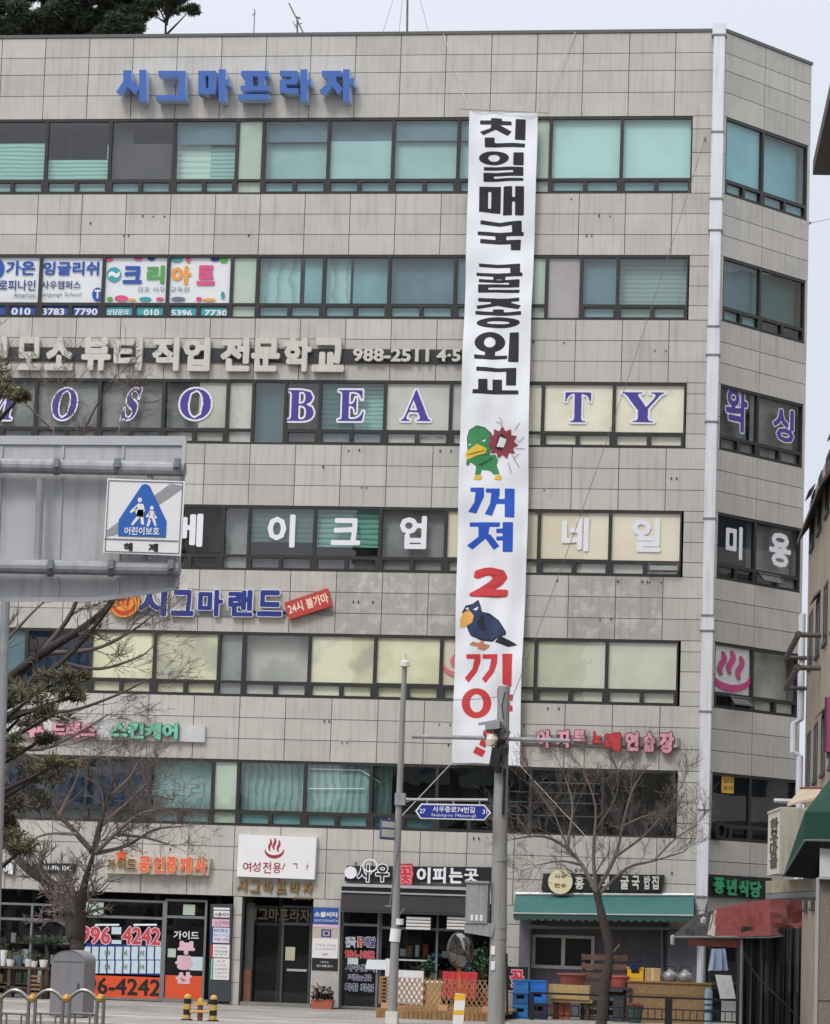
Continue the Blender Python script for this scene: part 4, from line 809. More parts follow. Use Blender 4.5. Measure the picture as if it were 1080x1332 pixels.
# ------------------------------------------------------------------ shopfronts (parts of the building)
def G(px,py,d=0.0): return FR.px(px,py,d)
def shop(x0,x1,ytop,ybot,muls,tran,d=-.25,fm=None,gm=None,fw=.06,name='shop_window'):
    fm=fm or M_GREYM; a=G((x0),(ytop+ybot)/2,d)[0]; b=G(x1,(ytop+ybot)/2,d)[0]; zt=G((x0+x1)/2,ytop,d)[1]; zb=max(.02,G((x0+x1)/2,ybot,d)[1]); f=MB()
    f.fbox(FR,a,a+fw,zb,zt,d-.05,d+.05,0); f.fbox(FR,b-fw,b,zb,zt,d-.05,d+.05); f.fbox(FR,a+fw,b-fw,zt-fw,zt,d-.05,d+.05); f.fbox(FR,a+fw,b-fw,zb,zb+fw,d-.05,d+.05)
    for m in muls: u=G(m,(ytop+ybot)/2,d)[0]; f.fbox(FR,u-.03,u+.03,zb+fw,zt-fw,d-.045,d+.045)
    for t in tran: z=G((x0+x1)/2,t,d)[1]; f.fbox(FR,a+fw,b-fw,z-.035,z+.035,d-.04,d+.04)
    o=f.build(name,fm,BL); p=MB(); p.quad(FR,a+fw,b-fw,zb+fw,zt-fw,d); p.build('pane',gm or M_G4,o); return o
def stick(par,items,d=-.25):
    for it in items:
        q=MB(); m=it[0]
        if it[1]=='R': a=G(it[2],it[5],d+.02); b=G(it[4],it[3],d+.02); q.fbox(FR,a[0],b[0],a[1],b[1],d+.004,d+.012+(it[6] if len(it)>6 else 0)); q.build('poster_print',m,par)
        else: 
            s,x0,y0,x1,y1,bo=it[1:7]; ol=it[7] if len(it)>7 else None
            ptext(q,FR,s,x0,y0,x1,y1,d+.016,d+.022,m=0,bold=bo,outline=(ol,1) if ol else None,res=28); q.build('poster_letters',[m,it[8] if len(it)>8 else M_WHITE],par)
s0=shop(-200,105,1172,1298,[-120,-40,40],[1193]); s1=shop(105,213,1170,1301,[],[1193]); s2=shop(213,268,1170,1304,[],[1193],name='shop_door')
lt=mat('listing',S(206,224,230),.5,var=.05); og=mat('sticker_orange',S(226,86,42),.5,var=.05); pkd=mat('sticker_pink',S(228,190,200),.6,var=.1)
stick(s1,[(og,'R',106,1269,211,1299),(M_NAVY,'R',110,1230,211,1268)]+[(lt,'R',109+i*10.3,1231.5+r*18,118+i*10.3,1248+r*18,.004) for i in range(10) for r in range(2)]+
 [(M_BLACK,'996-4242',97,1272,209,1294,.02),(mat('sticker_red',S(206,70,80),.5),'996',103,1204,145,1229,.02,.045,pkd),(MATS['sticker_red'],'4242',158,1205,210,1230,.02,.045,pkd),(lt,'R',145,1206,158,1215),(lt,'R',145,1223,158,1229),(mat('plate_cyan',S(190,208,200),.6),'R',110,1174,135,1191)])
stick(s1,[(M_INKL,'전세',136+i*22,1236+18*r,143+i*22,1243+18*r,.01) for i in range(3) for r in range(2)],d=-.236)
q=MB(); 
for x0,x1 in((124,155),(174,204)): a=G(x0,1203,-.5); b=G(x1,1203,-.5); q.tube([FR.P(a[0],a[1],-.5),FR.P(b[0],b[1],-.5)],.025,6)
em=mat('tube_light',(.9,.95,1)); em.node_tree.nodes['Principled BSDF'].inputs['Emission Color'].default_value=(.9,.95,1,1); em.node_tree.nodes['Principled BSDF'].inputs['Emission Strength'].default_value=.9
q.build('tube_lamp',em,s1)
stick(s2,[(og,'R',214,1270,265,1302),(M_PLW,'가이드',226,1211,259,1222,.02),(mat('sticker_green',S(186,200,180),.6),'R',238,1177,254,1190),(pkd,'부',231,1224,254,1242,.06,.02,pkd),(pkd,'동',228,1243,251,1262,.06,.02,pkd),(pkd,'산',228,1264,250,1280,.06,.02,pkd),(MATS['sticker_green'],'R',218,1234,229,1245),(lt,'R',246,1245,264,1262)])
q=MB(); a=G(213,1300); q.fbox(FR,a[0]-.05,G(268,1304)[0]+.05,0,.11,-.32,-.04); q.build('shop_step',M_CONC,BL)
# entrance
e1=shop(325,366,1178,1310,[],[1202],d=-.5,fm=M_BLACK,gm=M_G4,name='entrance_door'); e2=shop(366,405,1178,1309,[],[1202],d=-.45,fm=M_DKGREY,gm=M_G4,name='entrance_door')
stick(e2,[(mat('notice',S(190,184,160),.6),'R',371,1232,384,1249),(M_ALU,'R',373,1261,399,1263)],d=-.44)
stick(e1,[(mat('gold_dim',S(64,56,42),.5),'시그마프라자',322,1181,404,1199,.02)],d=-.1)
q=MB(); a=G(313,1310)[0]; b=G(405,1310)[0]; q.fbox(FR,a,b,0,.10,-.45,.12); q.build('entrance_step',M_CONC,BL)
q=MB(); q.fbox(FR,a,a+.22,.0,2.75,-.48,-.3,0); q.fbox(FR,a,a+.2,.10,.95,-.3,-.26,1); q.build('entrance_jamb',[M_DKGREY,mat('brick_red',S(128,84,68),.8,var=.3,scale=6)],BL)
# florist
f1=shop(443,493,1178,1312,[],[1203],d=-.2,name='shop_door'); f2=shop(493,640,1178,1318,[568],[1209],d=-.3)
st=mat('sticker_lilac',S(196,200,224),.5,var=.06)
stick(f1,[(st,'전국',449,1218,463,1233,.03,.05,M_PLW),(M_RED,'꽃',464,1218,472,1233,.03,.05,M_PLW),(M_NAVY,'배달',473,1218,489,1233,.03,.05,M_PLW),(M_RED,'984-1082',448,1236,488,1247,.04,.03,pkd),(M_CHAR,'사우꽃이',449,1254,488,1264,.02,.05,st),(M_CHAR,'피는곳',452,1267,484,1276,.02,.05,st),(M_CHAR,'화환 화분',448,1279,487,1290,.02,.05,st),(lt,'R',452,1246,466,1254)],d=-.2)
q=MB(); u=G(491,1260)[0]; q.fbox(FR,u-.05,u-.02,1.0,1.25,-.2,-.1); q.build('handle',M_ALU,f1)
def clutter(x0,x1,y0,y1,d,n,seed,cols):
    R=random.Random(seed); a=FR.px(x0,y1,d); b=FR.px(x1,y1,d); q=MB()
    for r in range(3):
        z=.35+.55*r; q.fbox(FR,a[0],b[0],z-.03,z,d-.35,d,0)
        u=a[0]
        while u<b[0]-.15:
            w_=R.uniform(.08,.25); h=R.uniform(.12,.42); q.fbox(FR,u,min(u+w_,b[0]),z+.002,z+h,d-.3,d-.06-R.uniform(0,.1),1+R.randrange(len(cols))); u+=w_+R.uniform(.02,.14)
    q.build('shop_shelf',[M_WOODD]+cols,BL)
clutter(500,636,0,1300,-.95,20,3,[M_TERRA,mat('leaf_dim',S(52,74,48),.8),M_PLW,M_BLUEP,M_WOOD]); clutter(-190,36,0,1290,-1.0,30,5,[M_PLW,M_DKGREY,mat('leaf_dim',S(52,74,48),.8),M_WOOD]); clutter(40,103,0,1290,-1.1,30,8,[M_DKGREY,M_PLW,M_WOODD])
# restaurant front: grey rendered recess with a white sliding window
q=MB(); a=G(690,1250,-.5)[0]; b=G(868,1250,-.5)[0]; zt=ZG-.004
wx0,wz1=G(693,1215,-.5); wx1,wz0=G(773,1262,-.5)
wl=mat('render_grey',S(112,112,120),.85,var=.12,dirt=.2)
q.fbox(FR,a,wx0,0,zt,-.7,-.5); q.fbox(FR,wx1,b,0,zt,-.7,-.5); q.fbox(FR,wx0,wx1,0,wz0,-.7,-.5); q.fbox(FR,wx0,wx1,wz1,zt,-.7,-.5); q.build('recess_wall',wl,BL)
f=MB(); 
for u0,u1,z0,z1 in ((wx0,wx0+.09,wz0,wz1),(wx1-.09,wx1,wz0,wz1),(wx0+.09,wx1-.09,wz0,wz0+.09),(wx0+.09,wx1-.09,wz1-.08,wz1),((wx0+wx1)/2-.05,(wx0+wx1)/2+.05,wz0+.09,wz1-.08)): f.fbox(FR,u0,u1,z0,z1,-.62,-.46)
fo=f.build('sliding_window',mat('pvc',S(214,212,208),.5,dirt=.15),BL); p=MB(); p.quad(FR,wx0+.09,wx1-.09,wz0+.09,wz1-.08,-.55); p.build('pane',mat('dark_pane',S(36,38,40),.12),fo)
q=MB(); a=G(675,1250)[0]; b=G(690,1250)[0]; q.fbox(FR,a,b,.0,ZG-.3,.004,.05); q.build('grey_pier',wl,BL)
q=MB(); a=G(868,1250)[0]; b=G(906,1250)[0]; q.fbox(FR,a,b,.0,ZG-.5,.004,.05); q.build('grey_pier',wl,BL)
q=MB(); q.tube([FR.P(G(861,1200,-.3)[0],ZG-.1,-.3),FR.P(G(864,1290,-.3)[0],.1,-.3)],.05,8); q.build('drain_pipe',M_GREYM,BL)
# side front
a,b=.3,LS-.3; q=MB()
q.fbox(SD,a,a+.06,0,2.6,-.2,-.1); q.fbox(SD,b-.06,b,0,2.6,-.2,-.1); q.fbox(SD,a+.06,b-.06,2.5,2.6,-.2,-.1); q.fbox(SD,1.6,1.66,0,2.5,-.2,-.1); q.fbox(SD,a+.06,b-.06,1.0,1.06,-.195,-.105)
so_=q.build('shop_window',M_DKGREY,BL); q=MB(); q.quad(SD,a+.06,b-.06,0.1,2.5,-.15); q.build('pane',M_G4,so_)
# notice on the dark window over the corner
q=MB(); a=SD.px(939,1031,-.055); b=SD.px(955,1008,-.055); q.fbox(SD,a[0],b[0],a[1],b[1],-.068,-.06); ptext(q,SD,'임대',941,1012,953,1019,-.06,-.056,m=1,bold=.02); ptext(q,SD,'문의',941,1022,953,1028,-.06,-.056,m=1,bold=.02); q.build('poster_print',[M_YELP,M_INK],WIN[('s',5,0)])
# window unit of an air duct by the corner
FN=thing('vent_cowl','black round vent cowl fixed at the bottom of the dark window over the corner','vent',SD.P(*SD.px(937,1084),.0))
q=MB(); u,z=SD.px(937,1081,.12); q.ring(SD,[(u+.24*math.cos(t*.3927),z+.24*math.sin(t*.3927)) for t in range(16)],[(u+.15*math.cos(t*.3927),z+.15*math.sin(t*.3927)) for t in range(16)],-.0,.16,0); q.build('ring',M_BLACK,FN)
q=MB(); q.poly(SD,[(u+.16*math.cos(t*.3927),z+.16*math.sin(t*.3927)) for t in range(16)],.0,.04,0); q.build('grille',M_DKGREY,FN)
# printed lines of the old windows on the right of the first floor
q=MB()
for y in (1018,1030,1043,1060): a=G(662 if y>1020 else 700,y,-.1); b=G(780,y,-.1); q.fbox(FR,a[0],b[0],a[1],a[1]+.03,-.2,-.18)
q.build('blind_rails',M_STEEL,WIN[(5,690)])
q=MB(); 
for p0,p1 in (((398,1000),(470,1002)),((470,1002),(495,1018)),((402,1026),(474,1026))): q.tube([FR.P(*G(*p0,-.15),-.15),FR.P(*G(*p1,-.15),-.15)],.018,5)
q.build('curtain_rail',M_WHITE,WIN[(5,396)])

# awnings on the facade
AW=thing('teal_awning','faded teal fabric awning with a scalloped edge over the restaurant window','awning',FR.P(G(785,1200)[0],2.2,.0))
xa,xb=671,903; dT,dF=.06,1.05
TL=G(xa,1164,dT); TR=G(xb,1165.5,dT); FL=G(xa-3,1187,dF); FRt=G(xb-1,1190,dF)
q=MB(); q.add([FR.P(*FL,dF),FR.P(*FRt,dF),FR.P(*TR,dT),FR.P(*TL,dT)],[(0,1,2,3)]); q.add([FR.P(FL[0],FL[1]-.012,dF),FR.P(FRt[0],FRt[1]-.012,dF),FR.P(TR[0],TR[1]-.012,dT),FR.P(TL[0],TL[1]-.012,dT)],[(3,2,1,0)])
q.add([FR.P(*FL,dF),FR.P(*TL,dT),FR.P(FL[0],FL[1],dT)],[(0,1,2)]); q.add([FR.P(*FRt,dF),FR.P(*TR,dT),FR.P(FRt[0],FRt[1],dT)],[(2,1,0)]); q.build('canopy',M_GREENA,AW)
q=MB(); n=22
pts=[(FL[0],FL[1])]
for i in range(n):
    for t in range(0,5): 
        s=(i+t/5)/n; pts.append((FL[0]+(FRt[0]-FL[0])*s,FL[1]+(FRt[1]-FL[1])*s-.15-.06*math.sin(math.pi*t/5)))
pts+=[(FRt[0],FRt[1]-.15),(FRt[0],FRt[1])]; q.poly(FR,pts,dF-.004,dF+.004); q.build('valance',mat('awning_valance',S(52,82,76),.8,var=.1),AW)
q=MB(); q.tube([FR.P(FL[0],FL[1]-.02,dF+.012),FR.P(FRt[0],FRt[1]-.02,dF+.012)],.02,6); q.tube([FR.P(TL[0],TL[1]+.03,.08),FR.P(TR[0],TR[1]+.03,.08)],.05,8); q.build('bar',M_ALU,AW)
q=MB(); a=G(683,1205,.3); b=G(872,1207,.3); q.tube([FR.P(*a,.3),FR.P(*b,.3)],.06,8); q.build('roller',M_GREYM,AW)
AB=thing('folded_awning','folded dark fabric awning cassette with a pale top rail above the florist','awning',FR.P(G(525,1182)[0],G(525,1182)[1],.0))
q=MB(); a=G(443,1183,.45); b=G(607,1158,.45); q.fbox(FR,a[0],b[0],a[1],b[1],.02,.4); q.build('fabric_roll',mat('awning_charcoal',S(66,64,64),.85,var=.15),AB)
q=MB(); q.fbox(FR,a[0]-.02,b[0]+.02,b[1],b[1]+.08,.02,.5); q.fbox(FR,a[0]-.02,b[0]+.02,b[1]-.16,b[1]-.12,.4,.44); q.build('rail',M_ALU,AB)
q=MB(); q.fbox(FR,a[0],b[0],a[1]-.06,a[1],.05,.3); q.build('front_bar',M_GREYM,AB)
for i,x in enumerate((544,597)):
    R=thing('slatted_light_box',('white slatted box lamp over the florist window, between pole and mullion' if i==0 else 'white slatted box lamp half hidden behind the control cabinet'),'lamp',FR.P(*G(x,1210,.3),.1),'slatted boxes on the florist front')
    a=G(x-16,1209,.3); b=G(x+16,1193,.3); q=MB(); q.fbox(FR,a[0],b[0],a[1],b[1],-.1,.2); q.build('body',M_GREYM,R); q=MB()
    for k in range(4): z=a[1]+(b[1]-a[1])*(k+.5)/4; q.fbox(FR,a[0],b[0],z-.03,z+.03,.2,.26)
    q.build('slats',M_PLW,R)

# ------------------------------------------------------------------ trees
def limb(mb,pts,r0,r1,n=8,m=0):
    k=len(pts); mb.tube(pts,[r0+(r1-r0)*i/(k-1) for i in range(k)],n,m,rng.uniform(-1,1))
def smooth(pts,n=4):
    P=[Vector(p) for p in pts]; o=[]
    for i in range(len(P)-1):
        a,b,c,d=P[max(i-1,0)],P[i],P[i+1],P[min(i+2,len(P)-1)]
        for j in range(n):
            t=j/n; o.append(.5*((2*b)+(c-a)*t+(2*a-5*b+4*c-d)*t*t+(3*b-a-3*c+d)*t**3))
    return o+[P[-1]]
def twigs(mb,p,d,l,r,lev,R,mxl,up=.15,spread=.7,m=1):
    """grow a branch with side shoots"""
    n=4; pts=[p]; q=p.copy(); dd=d.copy(); kids=[]
    for i in range(n):
        if r<.004: r=.004
        dd=(dd+Vector((R.uniform(-1,1),R.uniform(-1,1),R.uniform(-1,1)+up))*.22).normalized(); q=q+dd*l/n; pts.append(q.copy())
        if lev<mxl:
            for _ in range(R.choice((0,1,1)) if i<n-1 else 2):
                kids.append((q.copy(),(dd+Vector((R.uniform(-1,1),R.uniform(-1,1),R.uniform(-1,1)+up))*spread).normalized()))
    mb.tube(pts,[r*(1-.7*i/n) for i in range(n+1)],4 if lev<2 else 3,m,R.uniform(-1,1),cap=False)
    for k,(a,b) in enumerate(kids): twigs(mb,a,b,l*R.uniform(.55,.8),r*.6,lev+1,R,mxl,up,spread,m)
def bare_tree(label,y,trunk,limbs,seed,r0,mxl=2,tl=.9,tr=.018,dens=.4,up=.15,spread=.7,group=None,buds=0):
    R_=random.Random(seed); p0=at(*trunk[0],y); T=thing('bare_tree',label,'tree',(p0.x,p0.y,0),group)
    tp=[at(*p,y) for p in trunk]; tp[0].z=-.05; q=MB(); sp_=smooth(tp); 
    sp_=smooth(sp_,3); q.tube(sp_,[r0*(1.2 if i<3 else 1)*(1-.35*i/len(sp_))*R_.uniform(.92,1.1) for i in range(len(sp_))],12,0); 
    tips=[]; c=MB()
    for lb in limbs:
        ps=[]; yo=0; dy=R_.uniform(-.35,.35)
        for i,pt in enumerate(lb[1:]): ps.append(at(pt[0],pt[1],y+dy*i))
        sp_=smooth(ps); k=len(sp_); rs=[lb[0]*(1-.75*i/(k-1))*R_.uniform(.9,1.1) for i in range(k)]
        (q if lb[0]>.07 else c).tube(sp_,rs,7,0 if lb[0]>.07 else 1,R_.uniform(-1,1))
        for i in range(2,k):
            if R_.random()<dens or i==k-1:
                d=(sp_[i]-sp_[i-1]).normalized()
                for _ in range(2 if i==k-1 else 1): twigs(c,sp_[i],(d+Vector((R_.uniform(-1,1),R_.uniform(-1,1),R_.uniform(-1,1)+up))*spread).normalized(),tl*R_.uniform(.7,1.15),max(tr,rs[i]*.4),0,R_,mxl,up,spread)
    q.build('trunk',[M_BARK,M_TWIG],T,smooth=True); c.build('crown',[M_BARK,M_TWIG],T); return T
bare_tree('bare street tree with a fine spreading crown before the teal awning',-8,[(782,1345),(786,1290),(793,1240),(784,1195),(776,1160)],
 [(0.062,(776,1160),(757,1125),(738,1100),(722,1060)),(0.056,(776,1162),(772,1110),(775,1050),(760,1005)),(0.056,(776,1160),(800,1115),(810,1075),(822,1030),(840,1000)),(0.050,(778,1165),(815,1130),(850,1120),(890,1108)),(0.043,(740,1105),(715,1090),(690,1088),(668,1092)),
  (0.037,(757,1125),(730,1120),(700,1125)),(0.043,(738,1100),(745,1050),(735,1010)),(0.037,(800,1115),(840,1085),(870,1050),(888,1020)),(0.031,(850,1120),(880,1090),(905,1075)),(0.037,(722,1060),(700,1030),(690,1005)),(0.031,(775,1080),(800,1040),(805,1005)),(0.031,(690,1088),(672,1060)),(0.031,(810,1075),(845,1060),(870,1065))],11,.135,mxl=3,tl=.5,tr=.010,dens=.6,spread=.8)
bare_tree('forked bare tree with a dense reddish twig crown behind the grey cabinet',-9,[(99,1330),(100,1280),(101,1240),(101,1215)],
 [(.2,(99,1222),(92,1200),(82,1172),(70,1152),(38,1132),(14,1105),(2,1080),(-12,1055)),(.18,(102,1222),(105,1185),(110,1150),(122,1110)),(.08,(122,1110),(100,1085),(78,1060),(60,1030),(50,1010)),(.09,(122,1110),(130,1075),(140,1040),(150,1010)),(.07,(124,1110),(150,1085),(180,1060),(215,1050)),
  (.06,(126,1110),(165,1100),(200,1080),(235,1075)),(.06,(130,1075),(165,1045),(195,1015)),(.06,(140,1040),(170,1010),(180,990)),(.06,(78,1060),(95,1025),(105,1000)),(.05,(100,1085),(60,1085),(30,1100)),(.05,(25,1112),(20,1070),(25,1040)),(.05,(150,1085),(190,1090),(225,1100)),(.05,(150,1060),(185,1035),(225,1040))],5,.23,mxl=3,tl=.54,tr=.009,dens=.72,spread=.9)
bare_tree('leafless tree whose long slanting branches reach in from the left frame edge',-30,[(-95,1345),(-85,1150),(-60,1000),(-40,940)],
 [(.12,(-40,940),(0,893),(55,850),(110,815),(150,775),(165,700)),(.08,(-40,945),(10,905),(80,862),(135,800),(160,760)),(.06,(20,885),(70,830),(100,780),(115,690),(100,560)),(.05,(55,850),(120,845),(165,825),(200,800)),(.05,(-40,945),(30,925),(90,925),(150,905),(190,885)),(.05,(-30,950),(40,975),(90,960),(140,930)),
  (.032,(100,780),(75,640),(70,560),(60,500)),(.028,(75,640),(110,560),(130,520),(150,490)),(.025,(70,560),(30,520),(10,480)),(.025,(115,690),(150,580),(160,530)),(.05,(-40,940),(-10,860),(30,810),(60,780)),(.04,(80,862),(130,870),(180,855),(198,842)),(.04,(-10,960),(60,990),(120,985))],23,.28,mxl=3,tl=.5,tr=.007,dens=.36,spread=.6,up=.05)
def needles(mb,c,rx,ry,rz,n,R,ln=.22,m=0,sh=.0):
    for _ in range(n):
        a=Vector((R.gauss(0,1),R.gauss(0,1),R.gauss(0,1))); a.normalize(); k=R.random()**.45
        p=Vector((c[0]+a.x*rx*k,c[1]+a.y*ry*k,c[2]+a.z*rz*k)); t=max(-1,min(1,a.z*.7+R.uniform(-.5,.5)))
        d=(a*.8+Vector((R.uniform(-1,1),R.uniform(-1,1),R.uniform(-.4,1)))).normalized(); w=d.cross(Vector((R.uniform(-1,1),R.uniform(-1,1),R.uniform(-1,1)))).normalized()*ln*.13
        l=ln*R.uniform(.6,1.3); mb.add([p-w,p+w,p+d*l+w*.3,p+d*l-w*.3],[(0,1,2,3)],m,t)
def conifer(label,y,px,pybase,crowns,r,seed,n=900,ln=.3,mt=None,zb=12.0,group=None,cat='tree',name='pine_tree'):
    R_=random.Random(seed); b=at(px,pybase,y); T=thing(name,label,cat,(b.x,b.y,zb),group); q=MB(); top=at(px,min(c[1] for c in crowns),y)
    q.tube([Vector((b.x,b.y,zb)),Vector((b.x+.1,b.y,(zb+top.z)/2)),top],[r,r*.7,r*.25],8)
    c=MB()
    for cx,cy,rx,ry in crowns:
        k=1/scl(y); p=at(cx,cy,y+R_.uniform(-.8,.8)); q.tube([Vector((b.x,b.y,max(p.z-.6,zb+1))),p],[r*.35,r*.1],5)
        for _ in range(7):
            o=Vector((R_.uniform(-.8,.8)*rx*k,R_.uniform(-.7,.7)*rx*k,R_.uniform(-.8,.8)*ry*k)); needles(c,p+o,rx*k*.42,rx*k*.42,ry*k*.42,max(6,n//7),R_,ln)
    q.build('trunk',M_BARK,T); c.build('crown',mt or M_NEEDLE,T); return T
conifer('tall dense dark conifer beyond the roof in the top left corner',20,60,48,[(10,10,34,26),(35,-15,40,30),(60,20,38,28),(95,5,42,34),(130,15,36,30),(110,38,40,14),(30,38,34,14),(160,8,26,26),(150,34,26,14),(168,38,20,10),(90,-35,50,30),(60,-70,40,34),(178,-8,20,16),(-20,20,30,30),(75,38,30,14),(5,38,26,14),(135,-15,36,26),(20,-40,44,30),(172,20,18,14)],.4,3,n=5200,ln=.2)
conifer('small pine with a flat airy crown beyond the roof beside the dark conifer',19,217,48,[(205,6,18,8),(232,4,20,8),(218,-8,26,12),(195,16,9,4),(247,14,11,5),(218,13,12,5),(190,-4,14,8)],.13,8,n=1100,ln=.15)
conifer('sparse pine with drooping olive needle clumps by the left frame edge',-32,-35,1345,[(45,905,40,14),(80,885,34,12),(25,935,30,12),(70,930,26,9),(15,970,20,13),(50,1010,46,18),(30,1040,36,15),(75,995,28,9),(100,880,16,7),(10,900,20,14),(10,1095,22,18),(30,1105,20,10),(5,1070,14,12),(95,905,20,7),(60,960,16,6)],.2,14,n=430,ln=.11,mt=M_NEEDLEO,zb=0)
conifer('leafy evergreen branch tips of a tree by the left edge beside the cream letters',-31,-60,1345,[(8,505,24,14),(-15,490,24,24),(28,515,10,6),(-30,540,30,30)],.2,17,n=420,ln=.11,zb=0,mt=M_NEEDLEO,name='evergreen_tree')

# ------------------------------------------------------------------ street furniture nearer the camera
def yface(y): return Face((0,y),(1,0))
# overhead sign seen from behind, with a child protection end sign
YG=-50.0; GF=yface(YG)
def g_(x,y,d=0): return GF.px(x,y,d)
gx=g_(-260,700)[0]
GT=thing('gantry_sign','big grey road sign seen from behind on two pipes, cropped by the left edge','road sign',(gx,YG,0))
M_SB=mat('sign_back',S(184,185,186),.55,metal=.05,var=.1,scale=2.5,dirt=.3); M_SBD=mat('sign_rib',S(140,142,146),.5,metal=.2)
q=MB(); a=g_(-300,778); b=g_(243,570); b2=g_(233,768); aa=g_(-300,567)
q.poly(GF,[(a[0],a[1]),g_(120,776),g_(232,766),(b[0],b[1]),aa],-.02,.02); q.build('panel',M_SB,GT)
q=MB(); q.poly(GF,[aa,g_(243,568),g_(241,580),g_(-300,577)],.02,.05); q.poly(GF,[g_(-300,783),g_(120,783),g_(150,780),g_(230,768),g_(230,764),g_(120,777),g_(-300,777)],.02,.04); q.poly(GF,[g_(239,572),g_(244,572),g_(234,764),g_(229,764)],.02,.06); q.build('edge_frame',MATS['aluminium'],GT)
q=MB()
for x in (3,83,161,-78,-158): 
    for y0,y1 in ((581,596),(622,732),(752,776)): q.poly(GF,[g_(x-(y0-580)*.04,y0),g_(x+2-(y0-580)*.04,y0),g_(x+2-(y1-580)*.04,y1),g_(x-(y1-580)*.04,y1)],.02,.05)
q.build('ribs',M_ALU,GT)
def gp(x,y,d): u,z=g_(x,y,d); return GF.P(u,z,d)
for ya,yb in ((607,611),(739,741)):
    q=MB(); q.tube([gp(-320,ya-8,.22),gp(234 if ya>700 else 241,yb-(.5),.22)],.085,14); q.build('cross_pipe',M_STEEL,GT,smooth=False)
    for x in (74,153,231,-4,-84,-164): q=MB(); q.tube([gp(x-(ya-607)*.06-3,ya,.22),gp(x-(ya-607)*.06+3,ya,.22)],.1,12); q.obox(gp(x-(ya-607)*.06,ya-5,.33),(.03,0,0),(0,.03,0),(0,0,.05)); q.build('clamp',M_GREYM,GT)
q=MB(); q.tube([gp(53,622,.22),gp(49,732,.22)],.045,10); q.tube([gp(196,616,.2),gp(190,734,.2)],.035,10); q.build('tie_pipe',M_STEEL,GT)
q=MB(); q.tube([Vector((gx,YG-.3,-.1)),Vector((gx,YG-.3,9.2))],[.2,.15],16); q.build('post',M_STEEL,GT)
ES=thing('school_zone_sign','white square sign with a blue triangle of two walking children on the grey gantry','traffic sign',gp(188,722,.36))
def e_(x,y): return GF.px(x,y,.36)
q=MB(); q.poly(GF,[e_(140,622),e_(241,626),e_(235,723),e_(134,719)],.335,.36); q.build('plate',M_PLW,ES)
q=MB()
def ln(p0,p1,w,d0=.36,d1=.366): q.poly(GF,[e_(*c) for c in band([p0,p1],w)],d0,d1)
for p0,p1 in (((142,625),(238,628)),((238,628),(233,720)),((137,717),(233,720)),((142,625),(137,717))): ln(p0,p1,1.2)
ln((136,701),(232,704),1.6); q.build('border',mat('sign_line',S(120,122,128),.5),ES)
q=MB(); q.poly(GF,[e_(x,y) for x,y in((222,629),(238,632),(237,636),(150,696),(138,698),(138,691))],.36,.364); q.build('cancel_stripe',mat('stripe_grey',S(150,152,154),.5,var=.3,scale=40),ES)
q=MB(); q.poly(GF,[e_(x,y) for x,y in((185,631),(190,629.5),(195,632),(217,678),(216,699),(154,697),(155,676))],.364,.37); q.build('triangle',mat('sign_blue_deep',S(40,98,178),.45,var=.04),ES)
q=MB()
def pg(*c): q.poly(GF,[e_(*p) for p in c],.37,.375)
q.poly(GF,[e_(*p) for p in arc_pts(182.5,650.5,2.8,3.2,12)],.37,.375); q.poly(GF,[e_(*p) for p in arc_pts(198,661,2.5,2.8,12)],.37,.375)
pg((180,655),(187,656),(189,664),(186,672),(178,671),(176,663)); pg((178,657),(169,666),(171,668),(179,662)); pg((179,671),(171,682),(173,684),(182,674)); pg((183,672),(184,682),(188,683),(187,671))
pg((195,664.5),(201,665),(202,675),(194,674)); pg((195,666),(190,672),(192,674),(196,670)); pg((201,667),(205,674),(203,675),(200,671)); pg((194,674),(191,685),(194,685),(197,677)); pg((198,675),(202,685),(204,684),(202,674))
q.build('children_figures',M_PLW,ES)
q=MB(); pg((180,663),(187,663),(188,673),(177,672)); q.build('skirt',mat('skirt_grey',S(120,124,134),.5),ES)
def et(s,x0,y0,x1,y1,m,bo,d): 
    g=MB(); p0=e_(x0,y1); p1=e_(x1,y0); text(g,GF,s,p0[0],p1[0],p0[1],p1[1],d,d+.006,m=0,bold=bo,res=26); g.build('lettering',m,ES)
et('어린이보호',162,686,208,696,M_PLW,.02,.37); et('해',161,706,173,717,M_BLACK,.04,.36); et('제',193,707,206,718,M_BLACK,.04,.36)
q=MB(); q.tube([gp(196,724,.3),gp(196,727,.3)],.03); q.obox(gp(187,671,.28),(.03,0,0),(0,.03,0),(0,0,.3)); q.build('bracket',M_STEEL,ES)

# pole at the left frame edge
YL=-38.0
LP=thing('thin_lamp_post','thin pale steel post at the left frame edge under the grey road sign','post',gnd(-6,1400) if False else Vector((at(-8,1300,YL).x,YL,0)))
q=MB(); q.tube([Vector((LP.location.x,YL,-.1)),Vector((at(8,760,YL).x,YL,at(8,760,YL).z))],[.09,.07],12); q.build('shaft',M_STEEL,LP)
q=MB(); q.box(LP.location.x-.2,LP.location.x+.2,YL-.2,YL+.2,-.14,.03); q.build('base_plate',M_STEEL,LP)
q=MB(); tp=at(8,760,YL); q.lathe(tp,[(.07,0),(.09,.0),(.09,.05),(.0,.09)],12); q.build('cap',M_STEEL,LP)

